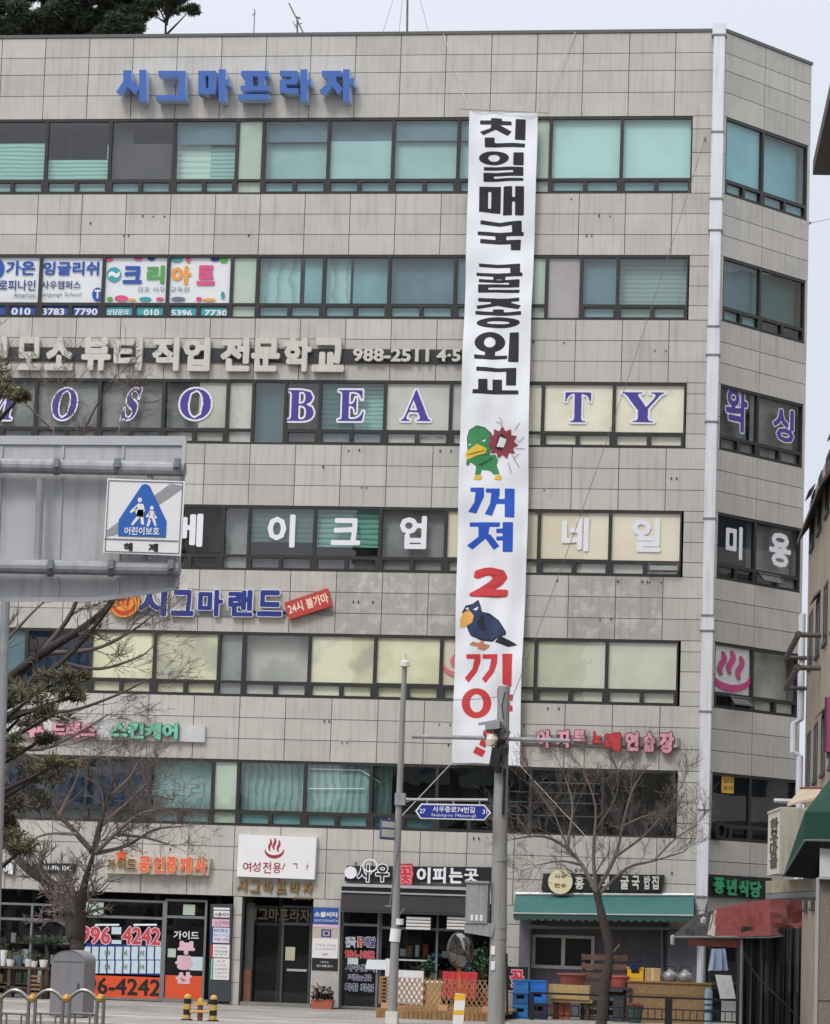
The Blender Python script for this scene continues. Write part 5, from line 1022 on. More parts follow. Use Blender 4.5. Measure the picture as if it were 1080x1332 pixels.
# grey post with the road name sign
YP=-11.5; PF=yface(YP)
def p_(x,y,d=0): u,z=PF.px(x,y,d); return Vector(PF.P(u,z,d))
b=p_(510,1330); NP=thing('camera_post','slim pale grey post with a small white camera on top','post',(b.x,YP,0))
tpp=p_(526.5,868)
M_SW=mat('sw_pole',S(152,152,150),.45,metal=.2,var=.08,dirt=.15)
q=MB(); m1=p_(514,1225); q.tube([Vector((b.x,YP,-.05)),p_(511.5,1290),m1,p_(517,1100),tpp],[.115,.11,.10,.085,.06],14); q.build('shaft',M_SW,NP)
q=MB(); q.lathe((b.x,YP,0),[(.0,0),(.2,0),(.2,.28),(.0,.28)],4); q.build('base_block',mat('base_white',S(214,212,206),.7,dirt=.3),NP)
q=MB(); q.lathe(tpp,[(.05,0),(.13,.02),(.11,.12),(.06,.17),(.0,.18)],14); q.tube([tpp+Vector((.02,0,.16)),tpp+Vector((.02,0,.32))],.022); q.build('camera_head',mat('camera_cream',S(206,204,198),.5),NP)
q=MB(); q.tube([m1-Vector((.012,0,0)),m1+Vector((.012,0,.0))-Vector((0,0,-.3))],.125,12); z=p_(519,1203); q.tube([z,z+Vector((0,0,.14))],.11,12); q.build('band',M_PLW,NP)
q=MB(); q.tube([p_(518,1100,.1),p_(507,1178,.1)],.012,5); q.tube([p_(519,1180),p_(506,1190)+Vector((-.1,0,.2))],.02,5); q.tube([p_(516,1195),p_(526,1182)],.02,5); q.build('cable',M_GREYM,NP)
RS=thing('road_name_sign','blue hexagonal road name sign with white lettering hung from an arm','street sign',p_(590,1067,.1))
def r_(x,y,d=.1): return PF.px(x,y,d)
q=MB(); q.poly(PF,[r_(x,y,.13) for x,y in((540,1055),(548,1045),(630,1046.5),(639,1057),(630,1067),(547,1065))],.09,.13); q.build('border',M_PLW,RS)
q=MB(); q.poly(PF,[r_(x,y,.136) for x,y in((542.5,1055),(549,1047),(629.5,1048.3),(636.5,1057),(629.5,1065.3),(548,1063.5))],.125,.136); q.build('face',mat('road_blue',S(34,52,152),.45,var=.05),RS)
for s,x0,y0,x1,y1,bo in (('사우중로74번길',563,1049,618,1057,.02),('Saujung-ro 74beon-gil',561,1058.5,619,1063.5,0),('27',546,1052,553.5,1058,.02),('31',628,1053,634,1059,.02)):
    g=MB(); ptext(g,PF,s,x0,y0,x1,y1,.136,.142,m=0,bold=bo,res=26); g.build('lettering',M_PLW,RS)
q=MB(); q.tube([p_(519,1040,.05),p_(635,1040.5,.11)],.035,8); q.build('arm',M_SW,RS)
q=MB(); q.obox(p_(521,1039.5,.04),(.12,0,0),(0,.09,0),(0,0,.14)); q.add([p_(523,1034,.05),p_(534,1039,.08),p_(534,1042,.08),p_(523,1046,.05),p_(523,1034,-.02),p_(534,1039,.04),p_(534,1042,.04),p_(523,1046,-.02)],[(0,1,2,3),(7,6,5,4),(0,4,5,1),(2,6,7,3),(1,5,6,2)]); q.build('clamp',M_STEEL,RS)
q=MB()
for x in (556,590,624): q.tube([p_(x,1040,.11),p_(x,1047,.11)],.02,5)
q.build('hanger',M_STEEL,RS)
PS=thing('small_blue_sign','small blue and white plate turned sideways on the slim grey post','sign',p_(511,1091,.0))
EF=Face((p_(511,1080).x,YP-.12),(.35,.94)); 
q=MB(); z0,z1=p_(511,1093).z,p_(511,1066).z; q.fbox(EF,-.55,.35,z0,z1,-.01,.01); q.build('plate',mat('plate_blue_dull',S(86,98,152),.5,var=.1),PS)
q=MB(); q.fbox(EF,-.5,.3,z1-.2,z1-.06,.01,.016); q.fbox(EF,-.5,.3,z0+.06,z0+.24,.01,.016); q.build('print',M_PLW,PS)
q=MB(); q.tube([p_(505,1066),p_(519,1070)],.03,6); q.build('bracket',M_STEEL,PS)

# concrete pole with crossarm, cabinet and mirror
YU=-11.0; UF=yface(YU)
def c_(x,y,d=0): u,z=UF.px(x,y,d); return Vector(UF.P(u,z,d))
b=c_(647,1332); UP=thing('concrete_pole','thick round concrete utility pole in front of the florist, its top before the banner','utility pole',(b.x-.02,YU,0))
q=MB(); q.tube([Vector((b.x-.03,YU,-.1)),c_(649,1200),c_(651,1050),c_(656,893)],[.205,.19,.17,.135],18); q.build('shaft',mat('pole_concrete',S(150,151,150),.8,var=.1,scale=1.5,dirt=.25),UP)
q=MB()
for y in (1120,1208,1222): q.tube([c_(649.5+(1200-y)*.02,y),c_(649.5+(1200-y)*.02,y-2)],.2,16)
q.build('strap',M_STEEL,UP)
q=MB(); q.tube([c_(657,1000,.16),c_(655,1045,.19),c_(654.5,1060,.2)],.035,6); q.tube([c_(659,1240,.2),c_(660,1320,.22)],.03,6); q.tube([c_(657,900,.14),c_(653,918,.16),c_(655,935,.16)],.012,5); q.build('cable',M_BLACK,UP)
q=MB(); 
for y in (1236,1256): g=c_(641.5+(1240-y)*.01,y,.21); q.obox(g,(.05,0,0),(0,.01,0),(0,0,.1))
q.build('sticker',M_PLW,UP)
for xs in ((536,958,636,960),(660,961,742,964)):
    q=MB(); q.tube([c_(xs[0],xs[1],.2),c_(xs[2],xs[3],.2)],.05,8); q.build('crossarm',M_STEEL,UP)
q=MB(); q.tube([c_(636,960,.2),c_(660,961,.2)],.07,8); q.tube([c_(643,940,.1),c_(647,985,.16)],.05,6); q.build('arm_clamp',M_GREYM,UP)
CC=thing('traffic_camera_cluster','tangle of camera housings and black cables clamped on the concrete pole','camera',c_(646,1000,.25))
q=MB(); q.obox(c_(642,944,.3),(.17,0,.02),(0,.2,0),(0,0,.09)); q.obox(c_(634,940,.3),(.2,0,.04),(0,.05,0),(0,0,.03)); q.build('housing',M_STEEL,CC)
q=MB(); q.lathe(c_(639.5,962,.34),[(.0,-.16),(.12,-.14),(.16,0),(.12,.12),(.0,.15)],14); q.build('dome',mat('dome_cream',S(228,218,200),.4),CC)
q=MB(); q.obox(c_(645,985,.32),(.11,0,-.02),(0,.1,0),(.03,0,.22)); q.obox(c_(656,975,.3),(.1,0,.02),(0,.1,0),(0,0,.12)); q.lathe(c_(648,1000,.32),[(.0,-.12),(.09,-.08),(.1,.05),(.0,.1)],10); q.build('black_box',M_BLACK,CC)
q=MB(); R_=random.Random(4)
for i in range(14):
    a=c_(636+R_.uniform(0,22),945+R_.uniform(0,16),.36); m_=a+Vector((R_.uniform(-.2,.2),-.1,R_.uniform(-.35,.1))); e_2=c_(645+R_.uniform(-4,12),960+R_.uniform(0,35),.3); q.tube(smooth([a,m_,e_2]),.014,4,i%3)
q.build('cables',[M_BLACK,mat('cable_brown',S(104,82,70),.6),mat('cable_green',S(74,92,78),.6)],CC)
CB=thing('control_cabinet','grey steel control cabinet on a bracket at the side of the concrete pole','cabinet',c_(621,1200,.1))
q=MB(); a=UF.px(605,1200,.25); b2=UF.px(635,1149,.25); q.fbox(UF,a[0],b2[0],a[1],b2[1],-.2,.25); q.build('body',mat('cabinet_grey',S(150,152,148),.5,metal=.1,var=.12,scale=2,dirt=.3),CB)
q=MB(); q.fbox(UF,a[0]-.03,b2[0]+.03,b2[1],b2[1]+.05,-.22,.3); q.fbox(UF,a[0]+.04,b2[0]-.05,a[1]+.05,b2[1]-.05,.25,.256); q.build('door',M_STEEL,CB)
q=MB(); 
for i in range(3): q.obox(UF.P(a[0]+.16+.11*i,a[1]+.12,.262),(.03,0,0),(0,.006,0),(0,0,.07))
q.build('label_plate',M_PLW,CB)
q=MB(); s0_=UF.px(604,1213,.2); s1_=UF.px(645,1201,.2); q.poly(UF,[s0_,UF.px(640,1219,.2),s1_,UF.px(604,1200.5,.2)],-.1,.2); q.build('bracket',M_STEEL,CB)
MR=thing('convex_mirror','round convex traffic mirror low behind the post beside the florist fence','mirror',Vector((at(601,1340,-6).x,-6,0)))
MF=yface(-6.0); mc=Vector(MF.P(*MF.px(599.5,1236),0)); n_=Vector((.83,-.56,.02)).normalized()
q=MB(); q.lathe(mc,[(.0,.14),(.17,.125),(.32,.08),(.43,.0)],28,axis=n_); ch=bpy.data.materials.new('mirror'); ch.use_nodes=True; pp=ch.node_tree.nodes['Principled BSDF']; pp.inputs['Metallic'].default_value=1; pp.inputs['Roughness'].default_value=.08; pp.inputs['Base Color'].default_value=(.3,.3,.3,1)
q.build('glass',ch,MR,smooth=True); q=MB(); q.lathe(mc,[(.43,.0),(.455,.02),(.455,-.06),(.0,-.1)],28,axis=n_); q.build('rim',M_DKGREY,MR)
q=MB(); q.tube([Vector((at(601,1340,-6).x,-6.0,-.05)),mc-n_*.09],.045,10); q.build('post',mat('post_orange',S(226,110,58),.5),MR)
WS=thing('lane_marker_post','leaning white board with yellow stripes between florist fence and concrete pole','marker post',Vector((at(595,1370,-12).x,-12,0)))
XF=yface(-12.0); q=MB(); 
def x_(x,y): return XF.px(x,y)
q.poly(XF,[x_(592,1292),x_(606,1293),x_(599.5,1375),x_(586,1375)],-.03,.03); q.build('board',M_PLW,WS)
q=MB()
for y0,y1 in ((1293,1301),(1314,1320),(1336,1342)): q.poly(XF,[x_(592-(y0-1292)*.07,y0),x_(606-(y0-1292)*.075,y0),x_(606-(y1-1292)*.075,y1),x_(592-(y1-1292)*.07,y1)],.03,.034)
q.build('stripes',M_YELP,WS)
q=MB(); q.box(WS.location.x-.2,WS.location.x+.2,-12.2,-11.8,0,.05); q.build('foot',M_CONC,WS)

# rounded cabinet, railing and bollards on the left
YC=-16.0; p=at(93,1332,YC); CF=yface(YC-.35)
a=CF.px(65,1300)[0]; b=CF.px(108,1300)[0]; zt=CF.px(88,1236)[1]
KB=thing('roadside_cabinet','grey round topped utility cabinet behind the steel railing','utility cabinet',((a+b)/2,YC,0))
w2=(b-a)/2; um_=(a+b)/2; zs=zt-w2*.62
def prof(): return [(a,0.02),(b,0.02)]+[(um_+w2*math.cos(t*math.pi/14),zs+w2*.62*math.sin(t*math.pi/14)) for t in range(15)]
q=MB(); q.poly(CF,prof(),-1.0,0); q.build('body',mat('cab_grey',S(132,130,134),.5,metal=.1,var=.06,dirt=.1),KB)
q=MB(); pr=[(u if abs(u-um_)<w2*.999 else u,z) for u,z in prof()][2:]; 
for i in range(len(pr)-1): q.add([CF.P(pr[i][0],pr[i][1]+.003,.02),CF.P(pr[i+1][0],pr[i+1][1]+.003,.02),CF.P(pr[i+1][0],pr[i+1][1]+.003,-1.02),CF.P(pr[i][0],pr[i][1]+.003,-1.02)],[(3,2,1,0)])
q.build('top_shell',mat('cab_grey_light',S(150,148,150),.5,metal=.1,var=.06),KB)
q=MB(); q.fbox(CF,a+.05,b-.05,zs-.03,zs-.015,.0,.006); q.fbox(CF,b-.14,b-.1,.6,.75,0,.03); q.build('door_seam',M_DKGREY,KB)
YR=-34.0; RF=yface(YR); RA=thing('arched_railing','low stainless steel street railing of linked arches with gold balls at lower left','railing',(at(0,1332,YR).x,YR,-.13))
q=MB(); st_=mat('stainless',S(150,146,140),.3,metal=.7,var=.1); sp_x=44.5
k=1/scl(YR)
for i in range(-6,3):
    xc=20+sp_x*i; c=at(xc,1288,YR); pts=[]
    for t in range(13):
        s=t/12; pts.append(Vector((c.x+(s-.5)*sp_x*k,YR,c.z-.19*(1-math.sin(math.pi*s))**1.0-(.0 if True else 0))))
    o=MB(); o.tube(pts,.032,8); o.build('arch',st_,RA)
    e=at(xc+sp_x/2,1297,YR); o=MB(); o.lathe(e+Vector((0,0,-.02)),[(.0,-.07),(.06,-.05),(.075,0),(.06,.05),(.0,.075)],12); o.build('ball',M_GOLD if False else mat('brass',S(206,160,80),.4,metal=.3),RA)
    o=MB()
    for s in (-.055,.055): o.tube([Vector((e.x+s,YR,-.14)),Vector((e.x+s,YR,e.z-.03))],.03,8)
    o.build('post',st_,RA)
    o=MB()
    for zz_ in (e.z-.28,e.z-.75): o.tube([Vector((c.x-sp_x*k*.42,YR,zz_)),Vector((c.x+sp_x*k*.42,YR,zz_))],.02,6)
    for s in (-.17,.17):
        cc=c.x+s; o.tube([Vector((cc-.045,YR,e.z-.8))]+[Vector((cc+.045*math.cos(math.pi*(1-t/6)),YR,e.z-.34+.06*math.sin(math.pi*t/6))) for t in range(7)]+[Vector((cc+.045,YR,e.z-.8))],.018,6)
    o.build('infill',st_,RA)
YB=-15.0
for x,lab in ((243,'left one of the two upright yellow and black bollards joined by a bar'),(277,'right one of the two upright yellow and black bollards joined by a bar')):
    b=at(x,1329,YB); T=thing('striped_bollard',lab,'bollard',(b.x,YB,0),'striped bollards on the pavement edge'); h=.56; r=.085
    q=MB()
    for i in range(4): q.lathe((b.x,YB,h*i/4*.86),[(r,0),(r,h*.215)],12,i%2)
    q.lathe((b.x,YB,h*.86),[(r,0),(r*.9,.05),(r*.5,.09),(0,.1)],12,0); q.build('post',[mat('brass_yellow',S(206,166,84),.45),M_BLACK],T)
    q=MB(); q.lathe((b.x,YB,.0),[(.13,0),(.13,.03),(.085,.03)],12); q.build('base',M_BLACK,T)
b=at(260,1329,YB); T=thing('chain_post','short rusty middle post with a crossbar between the two striped bollards','bollard',(b.x,YB,0))
q=MB(); q.lathe((b.x,YB,0),[(.06,0),(.06,.34),(.0,.34)],10); q.build('post',mat('rust',S(120,78,62),.7),T)
q=MB(); q.tube([at(247,1316,YB-.1),at(273,1316,YB-.1)],.03,6); q.obox(Vector((b.x,YB,.38)),(.16,0,0),(0,.08,0),(0,0,.035)); q.lathe((b.x,YB,.41),[(.08,0),(.06,.07),(0,.1)],10); q.build('crossbar',MATS['brass_yellow'],T)
# flower trough by the entrance
def at_d(x,y,d): return FR.P(*FR.px(x,y,d),d)
p=at_d(418,1317,.7); T=thing('flower_trough','terracotta trough of dark wilted flowers by the pale directory post','planter',(p[0],p[1],0))
q=MB(); a=FR.px(404,1316,.7)[0]; b=FR.px(433,1316,.7)[0]; q.poly(FR,[(a+.04,0),(b-.04,0),(b,.24),(a,.24)],.45,.75); q.build('trough',M_TERRA,T)
q=MB(); R_=random.Random(2)
for i in range(260): 
    c=Vector((R_.uniform(a+.02,b-.02),p[1]+R_.uniform(-.1,.22),.26+abs(R_.gauss(0,.14)))); d=Vector((R_.uniform(-1,1),R_.uniform(-1,1),R_.uniform(-1,1))).normalized()*.06; e=d.cross(Vector((.3,.5,1))).normalized()*.04; q.add([c-d,c+e,c+d,c-e],[(0,1,2,3)],R_.choice((0,0,0,1)),R_.uniform(-1,1))
q.build('plants',[mat('dead_leaf',S(48,46,46),.8,tint=.3),mat('petal',S(150,130,134),.8)],T)
# display of pots before the left shop
p=at_d(30,1300,1.2); T=thing('display_table','dark wooden display table holding pots before the left shop window','table',(p[0],p[1],0))
a=FR.px(-40,1258,1.2)[0]; b=FR.px(66,1258,1.2)[0]; zt=FR.px(20,1257,1.2)[1]
q=MB(); q.fbox(FR,a,b,zt-.06,zt,.7,1.3); q.build('tabletop',M_WOODD,T)
for u in (a+.1,b-.1,(a+b)/2):
    for d in (.78,1.22): q=MB(); q.fbox(FR,u-.04,u+.04,0,zt-.06,d-.04,d+.04); q.build('leg',M_WOODD,T)
q=MB(); q.fbox(FR,a,b,.25,.3,.74,1.26); q.build('shelf',M_WOODD,T)
R_=random.Random(9); lab=['small white pot at the left edge of the display table','white pot with a grey cup beside it on the display table','low white pot in the middle of the display table','white pot right of the middle on the display table','grey blue pot behind the white ones on the display table','white pot nearest the cabinet on the display table']
for i,(x,hh,rr,mm) in enumerate(((3,.42,.1,M_PLW),(15,.18,.12,M_PLW),(36,.2,.13,M_PLW),(46,.16,.1,M_PLW),(22,.3,.16,mat('pot_blue',S(96,116,130),.5)),(58,.2,.12,M_PLW))):
    c=Vector((FR.px(x,1257,1.0)[0],-1.0+(-.12 if i%2 else .1),zt)); T=thing('plant_pot',lab[i],'pot',c,'pots on the display table'); q=MB(); q.lathe(c,[(0,0),(rr*.7,0),(rr,hh),(rr*.86,hh),(rr*.8,hh*.8),(0,hh*.8)],12); q.build('pot',mm,T)
    q=MB()
    for _ in range(40): 
        o=c+Vector((R_.uniform(-1,1)*rr,R_.uniform(-1,1)*rr,hh+R_.uniform(-.02,.16))); d=Vector((R_.uniform(-1,1),R_.uniform(-1,1),R_.uniform(0,1))).normalized()*.06; e=d.orthogonal().normalized()*.02; q.add([o-e,o+e,o+d],[(0,1,2)],0,R_.uniform(-1,1))
    q.build('plant',M_NEEDLE,T)
c=at_d(58,1257,.4); T=thing('bonsai_tree','flat topped dark green potted bonsai behind the display table','plant',(c[0],c[1],0)); q=MB(); q.lathe((c[0],c[1],0),[(0,0),(.22,0),(.28,.4),(.2,.4),(0,.36)],12); q.build('pot',M_CHAR,T)
q=MB(); tp=at_d(60,1228,.4); q.tube(smooth([Vector((c[0],c[1],.3)),Vector((c[0]+.1,c[1],.8)),Vector(tp)]),[.05]*8+[.03],6); q.build('trunk',M_BARK,T)
q=MB(); 
for x,rx in ((45,.35),(62,.45),(75,.35)): needles(q,at_d(x,1223+abs(x-60)*.06,.4),rx,.3,.1,170,R_,.1)
q.build('crown',M_NEEDLE,T)
c=at_d(46,1292,1.7); T=thing('slatted_stand','small dark slatted stand in front of the display table','stand',(c[0],c[1],0)); a=FR.px(37,1290,1.7)[0]; b=FR.px(54,1290,1.7)[0]; zt=FR.px(45,1268,1.7)[1]
for u in (a,b-.05): q=MB(); q.fbox(FR,u,u+.05,0,zt,1.5,1.7); q.build('side',M_WOODD,T)
for i in range(5): q=MB(); z=.12+(zt-.15)*i/4.3; q.fbox(FR,a+.05,b-.05,z,z+.05,1.52,1.68); q.build('slat',M_WOOD,T)

# ------------------------------------------------------------------ florist's yard
def fpt(x,y,d): return Vector(FR.P(*FR.px(x,y,d),d))
DK=thing('timber_deck','low pale timber deck with vertical board front before the florist','deck',(fpt(565,1332,2.6).x,-1.3,0))
a=FR.px(489,1320,7)[0]; b=FR.px(648,1320,7)[0]; zt=FR.px(560,1314,7)[1]; q=MB(); n=26
for i in range(n): q.fbox(FR,a+(b-a)*i/n+.006,a+(b-a)*(i+1)/n-.006,0,zt-.04,6.94,7+rng.uniform(0,.006),0,rng.uniform(-1,1))
q.build('front_boards',mat('deck_wood',S(150,114,74),.75,var=.25,scale=5,tint=.14),DK)
q=MB(); 
for i in range(28): q.fbox(FR,a-.02,b+.02,zt-.04,zt,.15+.245*i,.15+.245*i+.235,0,rng.uniform(-1,1))
q.build('deck_boards',MATS['deck_wood'],DK); ZD=zt
LF=thing('lattice_fence','expanding wooden lattice fence standing on the florist deck','fence',(fpt(565,1315,6.5).x,-6.5,ZD))
a=FR.px(516,1300,6.5)[0]; b=FR.px(640,1300,6.5)[0]; zt=FR.px(570,1273,6.5)[1]; h=zt-ZD; sp_=.125; m=mat('lattice_wood',S(158,126,90),.7,var=.2,tint=.15)
for sg,dd in ((1,6.5),(-1,6.525)):
    q=MB(); k=-int(h/sp_)-4
    n=int((b-a)/sp_)+int(h/sp_)+6
    for i in range(-n,n):
        # lath from (u0,ZD) to (u0+sg*h*.6, zt)
        u0=a+i*sp_; u1=u0+sg*h*.62
        t0,t1=0.,1.
        for lim,side in ((a,1),(b,-1)):
            f0,f1=(u0-lim)*side,(u1-lim)*side
            if f0<0 and f1<0: t0=2
            elif f0<0: t0=max(t0,f0/(f0-f1))
            elif f1<0: t1=min(t1,f0/(f0-f1))
        if t1-t0<.05: continue
        p0=(u0+(u1-u0)*t0,ZD+h*t0); p1=(u0+(u1-u0)*t1,ZD+h*t1); q.poly(FR,band([p0,p1],.028),dd-.01,dd+.01,0,None,rng.uniform(-1,1))
    q.build('laths',m,LF)
q=MB(); c=FR.px(578,1316,2.4)
for x in (503,577,635): c=FR.px(x,1314,6.5); q.fbox(FR,c[0]-.12,c[0]+.12,ZD,ZD+.13,6.45,6.65)
q.build('foot_block',M_TERRA if False else mat('block_tan',S(202,156,120),.8,var=.1),LF)
T=thing('plant_shelf','narrow wooden slatted shelf left of the lattice fence','shelf',(fpt(501,1312,2.0).x,-2,ZD)); a=FR.px(494,1290,2)[0]; b=FR.px(511,1290,2)[0]; z1=FR.px(500,1270,2)[1]
for u in (a,b-.05):
    for d in (1.8,2.1): q=MB(); q.fbox(FR,u,u+.05,ZD,z1,d,d+.05); q.build('leg',M_WOOD,T)
for i in range(7): q=MB(); z=ZD+.1+(z1-ZD-.14)*i/6; q.fbox(FR,a+.05,b-.05,z,z+.04,1.8,2.15); q.build('slat',M_WOOD,T)
T=thing('display_counter','white glass topped display counter with a paper notice behind the lattice fence','counter',(fpt(532,1310,1.2).x,-1.2,ZD)); a=FR.px(512,1270,1.2)[0]; b=FR.px(551,1270,1.2)[0]; z1=FR.px(530,1250,1.2)[1]
q=MB(); q.fbox(FR,a,b,ZD,z1-.25,.6,1.2); q.build('body',M_PLW,T); q=MB(); q.poly(Face((a+.01,-1.19),(0,1)),[(0,z1-.25),(.58,z1-.25),(.58,z1),(.3,z1)],-(b-a-.02),0); q.build('glass_top',mat('case_glass',S(196,200,204),.15,var=.05),T)
q=MB(); c=FR.px(533,1273,1.2); q.fbox(FR,c[0]-.16,c[0]+.16,c[1]-.1,c[1]+.13,1.203,1.21); q.build('notice',M_WHITE,T); q=MB(); q.fbox(FR,a-.02,b+.02,z1,z1+.04,.55,.9); q.build('rim',M_ALU,T)
T=thing('white_sign_board','small white upright board at the left end of the florist yard','board',(fpt(503,1312,1.4).x,-1.4,ZD)); a=FR.px(501,1270,1.4); b=FR.px(509,1247,1.4); q=MB(); q.fbox(FR,a[0],b[0],a[1],b[1],1.37,1.4); q.build('board',M_PLW,T); q=MB(); q.fbox(FR,a[0]+.05,b[0]-.05,ZD,a[1],1.35,1.38); q.build('stand',M_ALU,T)
T=thing('red_fabric_panel','red cloth covered stand behind the lattice fence under the mirror','stand',(fpt(596,1312,1.9).x,-1.9,ZD)); a=FR.px(575,1300,1.9)[0]; b=FR.px(620,1300,1.9)[0]; z1=FR.px(597,1264,1.9)[1]
q=MB(); n=14
for i in range(n): q.add([FR.P(a+(b-a)*i/n,ZD+.2,1.9+.04*math.sin(i*2.1)),FR.P(a+(b-a)*(i+1)/n,ZD+.2,1.9+.04*math.sin((i+1)*2.1)),FR.P(a+(b-a)*(i+1)/n,z1,1.9),FR.P(a+(b-a)*i/n,z1,1.9)],[(0,1,2,3)])
q.build('cloth',mat('cloth_red',S(196,58,64),.8,var=.15),T)
q=MB(); q.fbox(FR,a,b,ZD+.3,z1-.01,1.4,1.84); q.build('box',M_WOODD,T)
for u in (a+.05,b-.05): q=MB(); q.fbox(FR,u-.03,u+.03,ZD,ZD+.3,1.5,1.56); q.build('leg',M_WOODD,T)
T=thing('brown_carton','brown cardboard carton with a pale lid behind the lattice fence','box',(fpt(565,1312,1.8).x,-1.8,ZD)); a=FR.px(555,1300,1.8)[0]; b=FR.px(574,1300,1.8)[0]; z1=FR.px(565,1279,1.8)[1]
q=MB(); q.fbox(FR,a,b,ZD,z1,1.4,1.8); q.build('carton',M_CARD,T); q=MB(); q.fbox(FR,a-.02,b+.02,z1,z1+.06,1.38,1.82); q.build('lid',mat('lid_cream',S(230,222,206),.6),T)
R_=random.Random(31)
for i,(x,y,d,r,lab) in enumerate(((612,1250,.9,.45,'bushy dark green potted plant behind the convex mirror'),(632,1262,1.2,.5,'broad leafed potted plant against the concrete pole'),(556,1262,.9,.22,'small potted plant behind the brown carton'))):
    c=fpt(x,1312,d); T=thing('potted_plant',lab,'plant',(c.x,c.y,ZD),'plants in the florist yard'); q=MB(); q.lathe((c.x,c.y,ZD),[(0,0),(.15,0),(.2,.35),(.15,.35),(0,.3)],12); q.build('pot',M_TERRA,T)
    q=MB(); ctr=fpt(x,y,d)
    for _ in range(220):
        o=Vector((R_.gauss(0,.45),R_.gauss(0,.45),R_.gauss(0,.5)))*r+ctr; e=Vector((R_.uniform(-1,1),R_.uniform(-1,1),R_.uniform(-.3,.8))).normalized()*.11; w=e.cross(Vector((R_.uniform(-1,1),R_.uniform(-1,1),1))).normalized()*.035; q.add([o,o+e*.5+w,o+e,o+e*.5-w],[(0,1,2,3)],0,R_.uniform(-1,1))
    q.tube([Vector((c.x,c.y,ZD+.3)),ctr],.02,5); q.build('foliage',mat('leaf_green',S(48,82,52),.6,var=.2,tint=.4),T)
T=thing('flower_word_sign','small black box sign with a pink and white flower word beside the concrete pole','signboard',(fpt(672,1290,1.0).x,-1.0,0)); a=FR.px(658,1288,1.0); b=FR.px(686,1258,1.0); q=MB(); q.fbox(FR,a[0],b[0],a[1],b[1],.8,1.0); q.build('box',M_BLACK,T)
q=MB(); ptext(q,FR,'꽃',663,1261,682,1285,1.0,1.008,m=0,bold=.03,outline=(.045,1)); q.build('lettering',[M_RED,pkd],T); q=MB(); u=(a[0]+b[0])/2; q.tube([FR.P(u,0,.9),FR.P(u,a[1],.9)],.03,8); q.lathe(FR.P(u,0,.9),[(0,0),(.2,0),(.2,.04),(0,.05)],12); q.build('stand',M_GREYM,T)

# ------------------------------------------------------------------ restaurant yard
def crate(label,x0,y0,x1,y1,d,z0,m,grp=None,depth=.35,slots=2,cat='crate',name='plastic_crate'):
    a=FR.px(x0,(y0+y1)/2,d)[0]; b=FR.px(x1,(y0+y1)/2,d)[0]; z1=z0+(FR.px(x0,y0,d)[1]-FR.px(x0,y1,d)[1]); T=thing(name,label,cat,((a+b)/2,-d+depth/2,z0),grp); t=.025; q=MB()
    q.fbox(FR,a,b,z0,z0+t,d-depth,d); q.fbox(FR,a,a+t,z0+t,z1,d-depth,d); q.fbox(FR,b-t,b,z0+t,z1,d-depth,d); q.fbox(FR,a+t,b-t,z0+t,z1,d-depth,d-depth+t)
    h=z1-z0; q.fbox(FR,a+t,b-t,z0+t,z0+h*.55,d-t,d); q.fbox(FR,a+t,b-t,z1-h*.18,z1,d-t,d); q.fbox(FR,a+t,a+(b-a)*.25,z0+h*.55,z1-h*.18,d-t,d); q.fbox(FR,b-(b-a)*.25,b-t,z0+h*.55,z1-h*.18,d-t,d); q.build('body',m,T)
    q=MB(); q.fbox(FR,a-.015,b+.015,z1-.03,z1+.012,d+.002,d+.02); q.fbox(FR,a+.02,b-.02,z0+h*.2,z0+h*.28,d+.001,d+.012); q.build('rim',m,T); return z1+.014
M_BPD=mat('blue_plastic_dark',S(36,88,146),.45)
z=0.
for i,(lab,mm) in enumerate((('bottom blue plastic crate of the taller stack by the florist word sign',M_BLUEP),('middle blue plastic crate of the taller stack by the florist word sign',M_BPD),('top blue plastic crate of the taller stack by the florist word sign',M_BLUEP))): z=crate(lab,667,1289+i*.0,687,1305.5,3.2,z,mm,'blue crates in stacks')
z=crate('dark navy plastic crate at the bottom of the shorter crate stack',690,1317,711,1338,3.1,0,mat('navy_plastic',S(40,48,78),.5),'blue crates in stacks')
for lab in ('lower bright blue crate of the shorter crate stack','topmost bright blue crate of the shorter crate stack'): z=crate(lab,689,1286,710,1300,3.1,z,mat('blue_plastic_bright',S(40,118,206),.45,var=.08),'blue crates in stacks')
def cbox(name,label,cat,x0,y0,x1,y1,d,dep,m,z0=None,tape=None,grp=None):
    a=FR.px(x0,y1,d); b=FR.px(x1,y0,d); zb=a[1] if z0 is None else z0; T=thing(name,label,cat,((a[0]+b[0])/2,-d+dep/2,zb),grp); q=MB(); q.fbox(FR,a[0],b[0],zb,b[1],d-dep,d); q.build('body',m,T)
    if tape: q=MB(); u=(a[0]+b[0])/2; q.fbox(FR,u-.03,u+.03,zb+.01,b[1]+.003,d+.001,d+.004); q.fbox(FR,a[0]+.01,b[0]-.01,b[1]-.015,b[1]+.004,d-dep+.01,d+.006); q.build('tape',tape,T)
    return T,a,b
wick=mat('wicker',S(152,122,86),.85,var=.35,scale=18)
T,a,b=cbox('woven_cabinet','long low woven brown cabinet under the kettles','cabinet',815,1281,924,1334,1.9,.5,wick,z0=0)
q=MB(); q.fbox(FR,a[0]-.02,b[0]+.02,b[1],b[1]+.04,1.36,1.94); u=FR.px(872,1300,1.9)[0]; q.fbox(FR,u-.02,u+.02,.0,b[1]-.3,1.903,1.915); q.fbox(FR,a[0]+.02,b[0]-.02,b[1]-.3,b[1]-.26,1.903,1.912); q.build('trim',M_WOOD,T); ZK=b[1]+.04
crate('yellow plastic crate on the woven cabinet beside the cardboard box',816,1262,837,1279,1.85,ZK,M_YELP)
